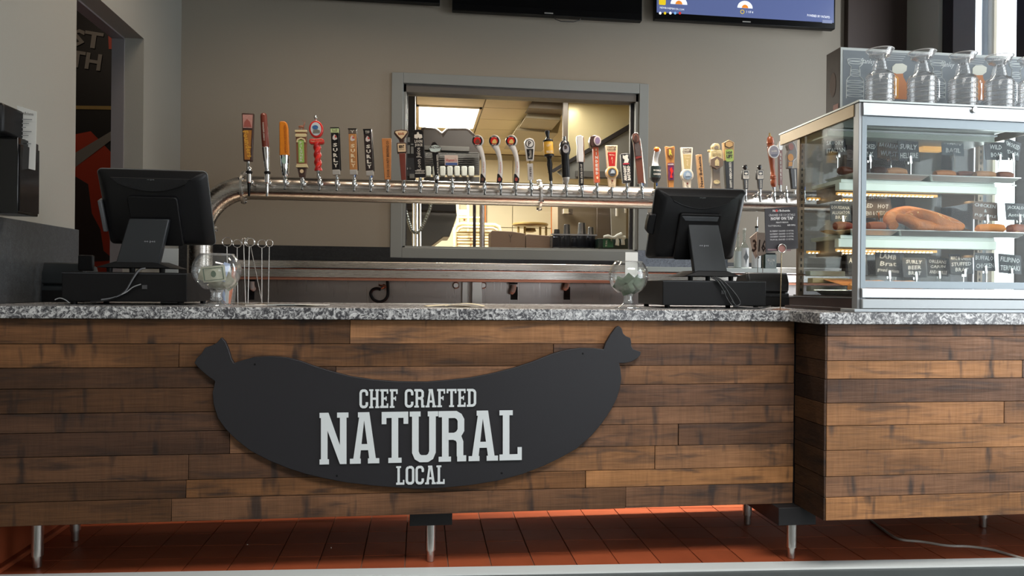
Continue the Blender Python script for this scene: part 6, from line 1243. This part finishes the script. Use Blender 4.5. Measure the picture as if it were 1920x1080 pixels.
# trays
TRM = brushed('tray_aluminium', (.75, .77, .76), .3, 0)
def tray(label, xl, xr, y, z, D=.20, Y=2.665, mt=TRM):
    x0, x1 = PY(xl, y, Y).x, PY(xr, y, Y).x; cx = (x0+x1)/2; W = x1-x0; t = thing('serving_tray', label, 'tray', (cx, Y, z), group='metal trays in the food case'); h = .02
    o0 = [(-W/2+.02, .02), (W/2-.02, .02), (W/2-.02, D-.02), (-W/2+.02, D-.02)]; o1 = [(-W/2, 0), (W/2, 0), (W/2, D), (-W/2, D)]; i1 = [(-W/2+.008, .008), (W/2-.008, .008), (W/2-.008, D-.008), (-W/2+.008, D-.008)]
    vs = [(a, b_, .0005) for a, b_ in o0]+[(a, b_, h) for a, b_ in o1]+[(a, b_, h) for a, b_ in i1]+[(a, b_, .003) for a, b_ in o0]
    fs = [(3, 2, 1, 0), (12, 13, 14, 15)]
    for r_ in range(3): fs += [(r_*4+i, r_*4+(i+1) % 4, r_*4+4+(i+1) % 4, r_*4+4+i) for i in range(4)]
    build('tray_pan', MB().add(vs, fs), mt, t); build('tray_rim', MB().tube([(-W/2, 0, h), (W/2, 0, h), (W/2, D, h), (-W/2, D, h), (-W/2, 0, h)], .0022, 6), mt, t)
    return t
sz1, sz2 = shelfz
tray('left metal tray on the upper shelf of the food case', 1600, 1743, 330, sz1)
tray('right metal tray on the upper shelf of the food case', 1747, 1914, 330, sz1)
tray('left metal tray on the lower shelf of the food case', 1596, 1686, 436, sz2)
tray('right metal tray on the lower shelf of the food case', 1688, 1925, 436, sz2)
tray('metal tray on the floor of the food case holding orange pretzels', 1590, 1760, 540, 1.0605, .24, 2.60)
PARCH = mat('parchment', srgb(206, 170, 120), .8, bump=.2, bscale=60); PARCHB = mat('parchment_brown', srgb(176, 132, 92), .8, bump=.2, bscale=60)
def sheet(label, xl, xr, yb, z, h=.012, Y=2.69, D=.13, mt=PARCH, pk=0):
    x0, x1 = PY(xl, yb, Y).x, PY(xr, yb, Y).x; n = 8; vs = []; rnd = random.Random(int(xl))
    for k in (0, .001):
        for i in range(n+1):
            for j in range(4):
                rr_ = random.Random(i*7+j*13+int(xl)).uniform(0, h*.7) if 0 < j else 0
                pe = h*pk if (i == n-1 and j == 3) else 0
                vs.append((x0+(x1-x0)*i/n, Y+D*j/3, z+k+rr_+(h if j == 3 else 0)+(h if i in (0, n) else 0)+pe))
    s = (n+1)*4; f = []
    for i in range(n):
        for j in range(3): a = i*4+j; f += [(a, a+4, a+5, a+1), (s+a, s+a+1, s+a+5, s+a+4)]
    return tag(build('parchment_sheet', MB().add(vs, f), mt), label, 'paper')
sheet('tan parchment under the left sausages on the upper shelf', 1612, 1738, 326, sz1+.006, .009)
sheet('brown parchment under the right sausages on the upper shelf', 1750, 1900, 326, sz1+.006, .012, mt=PARCHB)
sheet('parchment under the sausages at the left of the lower shelf', 1560, 1680, 432, sz2+.006, .010)
sheet('crumpled parchment under the big glazed pretzel', 1690, 1815, 434, sz2+.006, .012, mt=PARCHB, pk=1.2)
sheet('parchment with a raised corner behind the pale sausage on the lower shelf', 1820, 1912, 434, sz2+.006, .022)
def sausage(label, xl, xr, yc, z, col, Y=2.72, r=.017, bend=.012, dy=0.):
    x0, x1 = PY(xl, yc, Y).x, PY(xr, yc, Y).x; n = 9; P = []; R = []
    for i in range(n+1):
        u = i/n; P.append((x0+(x1-x0)*u, Y+dy*u, z+r*.95+bend*math.sin(PI*u)*.5)); R.append(r*(max(0, 1-(2*u-1)**6))**.5*(.97+.03*math.sin(9*u))+.0005)
    return tag(build('sausage', MB().tube(P, R, 14), mat('sausage_%s' % col, srgb(*SC_[col]), .5, spec=.2, var=.22, bscale=60, bump=.15)), label, 'sausage', 'sausages in the food case')
SC_ = dict(dark=(88, 42, 26), red=(104, 38, 26), tan=(190, 116, 52), pale=(190, 136, 92), brown=(128, 66, 36), umber=(72, 38, 26), gold=(206, 126, 44))
b1, b2_ = sz1+.018, sz2+.018
sausage('dark brown sausage seen through the side glass on the upper shelf', 1572, 1606, 315, b1, 'dark', dy=.03)
sausage('dark umber sausage just right of the corner post on the upper shelf', 1610, 1640, 315, b1, 'umber', dy=.05)
sausage('second umber sausage on the upper shelf, below the wild elk board', 1632, 1659, 314, b1, 'umber', dy=-.01)
sausage('pale curved sausage in the middle of the upper left tray', 1657, 1702, 317, b1, 'pale', r=.015, bend=.02)
sausage('golden ridged sausage at the left end of the upper right tray', 1748, 1793, 319, b1, 'tan', r=.015)
sausage('brown sausage resting on top in the upper right tray', 1790, 1832, 314, b1+.006, 'brown', Y=2.76, r=.015)
sausage('greyish pink sausage in the middle of the upper right tray', 1822, 1868, 318, b1, 'pale', r=.016)
sausage('reddish brown sausage at the right end of the upper right tray', 1866, 1900, 319, b1, 'brown', r=.016)
sausage('dark red sausage seen through the side glass on the lower shelf', 1562, 1604, 423, b2_, 'red', dy=.02)
sausage('short reddish sausage just right of the corner post on the lower shelf', 1606, 1633, 421, b2_, 'brown', dy=.03, r=.018)
sausage('plump brown sausage left of the big pretzel', 1624, 1662, 423, b2_, 'brown', r=.018)
sausage('golden sausage right of the big pretzel on the lower shelf', 1827, 1876, 424, b2_, 'gold', r=.018, dy=-.03)
sausage('brown sausage at the right edge of the picture on the lower shelf', 1888, 1940, 423, b2_, 'brown', r=.02, dy=.02)
# big pretzel
pc = PY(1722, 428, 2.74); prt = thing('pretzel', 'big glazed golden brown pretzel on the lower shelf of the food case', 'pretzel', (pc.x, 2.74, sz2+.02))
PRM = mat('pretzel_crust', srgb(158, 88, 18), .45, spec=.3, var=.55, bscale=38, bump=.6)
def rope(pts, r, name):
    Q = []; R = []; P = [Vector(q) for q in pts]
    for i in range(len(P)-1):
        p0, p1, p2, p3 = P[max(i-1, 0)], P[i], P[i+1], P[min(i+2, len(P)-1)]
        for j in range(6):
            s = j/6; Q.append(.5*((2*p1)+(-p0+p2)*s+(2*p0-5*p1+4*p2-p3)*s*s+(-p0+3*p1-3*p2+p3)*s**3))
    Q.append(P[-1]); n = len(Q)
    R = [r*(.55+.45*math.sin(PI*min(1, max(0, (i+.8)/n)))) for i in range(n)]
    return build(name, MB().tube(Q, R, 14), PRM, prt)
rope([(-.145, -.05, .02), (-.13, -.0, .048), (-.085, .035, .07), (-.02, .05, .082), (.05, .04, .07), (.11, .02, .052), (.165, -.0, .032), (.175, -.02, .02)], .032, 'outer_twist')
rope([(-.12, -.03, .055), (-.09, -.052, .045), (-.05, -.06, .025), (.0, -.06, .02), (.05, -.06, .019)], .026, 'left_strand')
rope([(-.055, .0, .062), (-.02, -.03, .068), (.02, -.05, .05), (.05, -.055, .03), (.11, -.055, .02), (.16, -.04, .024)], .029, 'middle_strand')
rope([(-.03, -.055, .018), (.03, -.07, .016), (.09, -.068, .015), (.15, -.055, .015)], .016, 'front_strand')
st_ = MB(); rnd = random.Random(3)
for i in range(60):
    x = rnd.uniform(-.12, .15); y = rnd.uniform(-.05, .02); z = .075-.9*abs(x)**1.6+rnd.uniform(-.004, .008); st_.box(x-.0015, x+.0015, y-.0015, y+.0015, z, z+.003)
o = build('salt', st_, mat('salt_gold', srgb(236, 206, 140), .4), prt, smooth=False); o['kind'] = 'stuff'
for i, (xa, xb) in enumerate(((1592, 1664), (1660, 1718))):
    x0, x1 = PY(xa, 530, 2.7).x, PY(xb, 530, 2.7).x; zt_ = PY(1640, 519, 2.7).z-.004
    tg = tag(build('soft_pretzel', MB().tube([(x0+(x1-x0)*u/8, 2.69+.03*math.sin(u*.8), 1.0+.066+(zt_-1.066-.02)*.5+.008*math.sin(u*PI/8)) for u in range(9)], [.012, .02, .024, .026, .024, .026, .025, .02, .01], 12), mat('soft_orange', srgb(214, 138, 66), .45, coat=.3, var=.2, bscale=30)), ('left', 'right')[i]+' orange soft pretzel on the floor of the food case', 'pretzel', 'soft pretzels on the case floor')
o = build('tray_liner', MB().hexa([(0, 0, 0), (.14, 0, 0), (.14, .16, .028), (0, .16, .028)], [(0, 0, .0015), (.14, 0, .0015), (.14, .16, .0295), (0, .16, .0295)]), mat('liner_orange', srgb(190, 122, 62), .6, var=.2, bscale=40), loc=(1.69, 2.72, 1.10)); tag(o, 'orange lined paper tray leaning at the left of the case floor', 'paper')
for n_, (y0, z0, cc) in enumerate(((2.86, 1.11, (180, 160, 112)), (2.87, 1.075, (150, 150, 140)), (2.88, 1.14, (166, 176, 166)))):
    tag(build('stacked_tray', MB().box(1.64, 1.80, y0, y0+.04, z0, z0+.022), mat('stack_tone_%s' % 'abc'[n_], srgb(*cc), .4), bev=.002), ('middle tan', 'lowest grey', 'topmost pale')[n_]+' tray edge stacked at the back left of the food case', 'tray')
# chalkboard tags
CHB = mat('chalkboard', srgb(40, 46, 54), .65, bump=.1, bscale=200); CHT = mat('chalk', srgb(206, 210, 212), .8); CHBR = mat('chalkboard_brown', srgb(98, 76, 62), .65)
for lab, lines, x0, x1, y0, y1, Y, rot, zfloor, mt in (
    ('chalkboard reading savory italian seen through the side glass', ['SAVORY', 'ITALIAN'], 1545, 1588, 259, 291, 2.80, -.07, b1, CHB),
    ('chalkboard reading smoked elk right of the corner post', ['SMOKED', 'ELK'], 1612, 1645, 264, 300, 2.80, .0, b1, CHB),
    ('brownish chalkboard reading bavarian wurst on the upper shelf', ['BAVARIAN', 'WURST'], 1644, 1690, 262, 299, 2.84, .10, b1, CHBR),
    ('chalkboard reading surly hellfire on the upper shelf', ['SURLY', 'HELLFIRE'], 1683, 1725, 264, 303, 2.79, .0, b1, CHB),
    ('chalkboard with faint smeared writing on the upper right tray', ['TOMATO', 'BASIL'], 1764, 1809, 258, 292, 2.80, .04, b1, mat('chalkboard_slate', srgb(76, 86, 96), .65)),
    ('chalkboard reading wild boar on the upper shelf', ['WILD', 'BOAR'], 1845, 1891, 266, 300, 2.80, -.02, b1, CHB),
    ('tilted chalkboard behind the wild boar board', ['SMOKED', 'NDUJA'], 1880, 1915, 262, 298, 2.86, .28, b1, CHB),
    ('chalkboard reading louisiana alligator seen through the side glass', ['LOUISIANA', 'ALLIGATOR', 'BRAT'], 1556, 1597, 382, 415, 2.83, .0, b2_, mat('chalkboard_blue', srgb(62, 76, 90), .65)),
    ('brown chalkboard reading smoked at the back of the lower shelf', ['SMOKED', '', ''], 1624, 1672, 361, 398, 2.88, -.10, b2_, CHBR),
    ('brown chalkboard reading jalapeno and cheddar in front of the smoked one', ['RED   HOT', 'PENO & CHEDDAR'], 1615, 1672, 377, 409, 2.82, .0, b2_, mat('chalkboard_umber', srgb(80, 68, 60), .65)),
    ('chalkboard reading chicken and fuji apple', ['CHICKEN', '&', 'FUJI APPLE'], 1822, 1873, 378, 413, 2.84, .05, b2_, CHBR),
    ('chalkboard reading jackalope at the right edge of the picture', ['JACKALOPE', 'Antelope'], 1884, 1932, 381, 413, 2.80, .0, b2_, CHB),
    ('chalkboard ending in the letters HA behind the corner post', ['ANDOU', 'HA'], 1588, 1628, 478, 516, 2.80, .0, 1.0605, CHB),
    ('chalkboard reading lamb on the case floor', ['LAMB', 'Brat', 'ground apricots'], 1640, 1690, 471, 518, 2.83, .06, 1.0605, CHB),
    ('chalkboard reading surly beer brat on the case floor', ['SURLY', 'BEER', 'BRAT'], 1691, 1738, 483, 520, 2.80, .0, 1.0605, CHB),
    ('chalkboard reading orleans cajun andouille on the case floor', ['ORLEANS', 'CAJUN', 'ANDOUILLE'], 1738, 1779, 483, 518, 2.84, .02, 1.0605, CHB),
    ('chalkboard reading mac and cheese stuffed brat on the case floor', ['MAC & CHEESE', 'STUFFED', 'BRAT'], 1779, 1826, 476, 514, 2.81, -.02, 1.0605, CHB),
    ('chalkboard reading buffalo chicken on the case floor', ['BUFFALO', 'CHICKEN'], 1825, 1867, 474, 508, 2.82, .0, 1.0605, CHB),
    ('chalkboard reading filipino teriyaki on the case floor', ['FILIPINO', 'TERIYAKI'], 1871, 1917, 477, 513, 2.80, .07, 1.0605, CHB)):
    c = PY((x0+x1)/2, (y0+y1)/2, Y); q = SC((x0+x1)/2, Y); W, Hh = (x1-x0)*q, (y1-y0)*q
    t = thing('chalkboard_tag', lab, 'price tag', (c.x, Y, zfloor), group='chalkboard name tags in the food case')
    M = Matrix.Translation((0, 0, c.z-zfloor)) @ Matrix.Rotation(rot, 4, 'Y') @ Matrix.Rotation(-.12, 4, 'X')
    build('board', MB().box(-W/2, W/2, 0, .003, -Hh/2, Hh/2).tf(M), mt, t, .0005); n = len(lines)
    for i, s_ in enumerate(lines):
        if s_: letters(t, s_, 0, -.0006, Hh*(.5-(i+.5)/n)*.86, min(W*.88, len(s_)*Hh*.18), Hh*(.26 if n < 3 else .19), CHT, -.04 if i % 2 else .03, .014, shear=.15, M=M)
    cl = PY((x0+x1)/2+6, y1+2, Y-.02); zz_ = c.z-zfloor-Hh/2
    build('clip', MB().box(-.004+.01, .004+.01, -.012, -.008, zz_-.01, zz_+.022).box(-.003+.01, .003+.01, .005, .008, zz_-.01, zz_+.015).tf(Matrix.Rotation(-.1, 4, 'Y') if rot >= 0 else Matrix.Identity(4)), CHROME, t)
    if zz_ > .012: build('clip_stem', MB().tube([(.01, 0, .003), (.01, 0, zz_)], .002, 6).join(MB().lathe([(.012, 0), (.012, .003)], 12, (.01, 0, 0))), CHROME, t)
# ================================================================== CUP SHAPED MUGS AND THEIR CARTON
MG = pane_mat('mug_glass', (1, 1, 1), .9, .9, 2.2, .05)
mk = thing('glass_mug', 'x', 'mug', group='trophy shaped glass mugs on the food case')
u = SC(1650, 2.6)
prof = [(22, 0), (24, 1), (24.5, 3)]
for i in range(6): z = 4+i*9.2; prof += [(24.5, z), (24.6, z+6.8), (23.0, z+7.4), (23.0, z+8.6)]
prof += [(24, 60), (22, 64), (15, 68), (13.5, 69), (13.5, 74), (12.2, 75), (12.2, 80), (11, 81), (11, 86), (9.4, 87), (9, 91), (12, 93), (18, 96), (20, 100), (20.4, 103), (23.5, 108)]
inn_ = [(22.4, 107.6), (19, 102), (17, 98), (9, 95.5), (6, 92), (8, 87), (10, 80), (11.5, 72), (20, 63), (21.6, 58), (21.6, 4), (.5, 3.4)]
build('mug_body', MB().lathe([(a*u, b_*u) for a, b_ in prof+inn_], 36), MG, mk)
build('handle', MB().tube([(a*u, -24*u-b_*u, c*u) for a, b_, c in ((6, 0, 54), (9, 5, 52), (11, 7, 46), (11, 7, 16), (9, 5, 10), (6, 0, 8))], 2.0*u, 10), MG, mk)
ed = MB()
for i in range(7): z = (3+i*9.2)*u; ed.tube([(24.6*u*math.cos(a), 24.6*u*math.sin(a), z) for a in [2*PI*j/36 for j in range(37)]], .45*u, 6)
ed.tube([(23.5*u*math.cos(a), 23.5*u*math.sin(a), 108*u) for a in [2*PI*j/36 for j in range(37)]], .9*u, 8)
_o = build('raised_rings', ed, pane_mat('mug_ridges', (1, 1, 1), 2, 1., 1.5, .5), mk); _o['kind'] = 'stuff'
gd = MB()
for i in range(12):
    a = -PI*.9+i*.12; gd.tube([(19.8*u*math.cos(a), 19.8*u*math.sin(a), 98*u), (20.6*u*math.cos(a+.08), 20.6*u*math.sin(a+.08), 103*u)], .5*u, 5)
o = build('moulded_flutes', gd, pane_mat('mug_ridges', (1, 1, 1), 2, 1., 1.5, .5), mk); o['kind'] = 'stuff'
for i, (x, rz_) in enumerate(((1649, 0), (1728, .05), (1805, .1), (1873, -.05), (1935, .0))):
    o = mk if i == 0 else dup(mk); o.location = (PY(x, 187, 2.6).x, 2.6, TOPZ+.0005); o.rotation_euler = (0, 0, rz_)
    o['label'] = ('leftmost trophy shaped glass mug on top of the food case', 'second trophy shaped glass mug from the left on the food case', 'third trophy shaped glass mug, above the lock of the food case', 'fourth trophy shaped glass mug on the food case', 'trophy shaped glass mug cut off by the right edge of the picture')[i]
BY = 2.71; bx0, bx1 = PY(1575, 140, BY).x, 2.56; bz1 = PY(1575, 88, BY).z
cbx = thing('mug_carton', 'long grey printed carton with mug pictures standing behind the glass mugs', 'box', ((bx0+bx1)/2, BY, TOPZ+.0005))
def kb(x0, x1, y0, y1, z0, z1): return MB().box(x0, x1, y0, y1, z0, z1).tf(Matrix.Translation(-cbx.location))
build('carton_body', kb(bx0, bx1, BY, BY+.10, TOPZ+.001, bz1), mat('carton_brown', srgb(44, 34, 32), .55), cbx, .002)
build('front_print', kb(bx0+.001, bx1-.001, BY-.0012, BY-.0002, TOPZ+.002, bz1-.001), mat('carton_silver', srgb(176, 182, 180), .5), cbx)
build('grey_panel', kb(bx0+.011, bx1-.012, BY-.0024, BY-.0014, TOPZ+.002, bz1-.012), mat('carton_grey', srgb(104, 112, 118), .5), cbx)
build('oval_hand_hole', MB().prismx([(BY+.05+.022*math.cos(a)-cbx.location.y, TOPZ+.13+.05*math.sin(a)-cbx.location.z) for a in [2*PI*i/24 for i in range(24)]], bx0-.001-cbx.location.x, bx0-.0002-cbx.location.x), mat('hole_brown', srgb(74, 56, 50), .6), cbx)
build('side_stamp', kb(bx0-.001, bx0-.0002, BY+.01, BY+.045, TOPZ+.01, TOPZ+.045), mat('stamp_rose', srgb(150, 110, 104), .6), cbx)
PRW = mat('print_white', srgb(210, 216, 216), .6); AMB = mat('print_amber', srgb(216, 150, 50), .5); FOAM = mat('print_foam', srgb(206, 208, 196), .6); ORG = mat('print_orange', srgb(180, 112, 60), .5)
def K(x, y): p = PY(x, y, BY-.0028)-cbx.location; return p
qk = SC(1700, BY)
for n_, x in enumerate((1603, 1757, 1905)):
    y0 = (185, 187, 188)[n_]; p = K(x, y0); L = []
    ol = [(17, 0), (17, 35), (14, 40), (10, 44), (9, 58), (8, 62), (14, 68), (16, 76)]
    mb = MB()
    for s in (-1, 1): mb.tube([(p.x+s*a*qk, p.y, p.z+b_*qk*.95) for a, b_ in ol], .8*qk, 4)
    for zz_, r_ in ((6, 17), (15, 17), (24, 17), (33, 17), (46, 10), (54, 9.5), (76, 16), (70, 14)): mb.tube([(p.x+r_*qk*math.cos(a), p.y, p.z+zz_*qk*.95+2.2*qk*math.sin(a)) for a in [2*PI*j/16 for j in range(17)]], .6*qk, 4)
    o = build('mug_outline_print', mb, PRW, cbx, smooth=False); o['kind'] = 'stuff'
for n_, (x, y) in enumerate(((1627, 116), (1776, 122))):
    p = K(x, y); letters(cbx, 'Stanley', p.x, p.y, p.z, 30*qk, 13*qk, PRW, .03, .0, shear=.4)
for x in (1686, 1836):
    p = K(x, 186 if x < 1700 else 188)
    build('beer_print', MB().prism([(p.x+a*qk, p.z+b_*qk) for a, b_ in ((-13, 0), (15, 0), (15, 30), (8, 42), (7, 50), (-10, 50), (-13, 42))], p.y, p.y+.0008), ORG, cbx, smooth=False)
    build('beer_print', MB().prism([(p.x+a*qk, p.z+b_*qk) for a, b_ in ((-13, 2), (-2, 2), (-2, 40), (-8, 44), (-13, 38))], p.y-.001, p.y-.0002), AMB, cbx, smooth=False)
    build('foam_print', MB().prism([(p.x+a*qk, p.z+b_*qk) for a, b_ in ((-15, 50), (-6, 47), (6, 48), (14, 54), (15, 63), (6, 67), (-8, 66), (-15, 60))], p.y-.001, p.y-.0002), FOAM, cbx, smooth=False)
    tx_ = K(x-6, 101 if x < 1700 else 108)
    for i in range(4): build('print_line', MB().box(tx_.x-(22-3*(i % 2))*qk, tx_.x+(22-3*i)*qk, tx_.y-.0004, tx_.y, tx_.z-(4*i+1)*qk-.0, tx_.z-4*i*qk+.3*qk), mat('print_soft', srgb(160, 166, 168), .6), cbx, smooth=False)
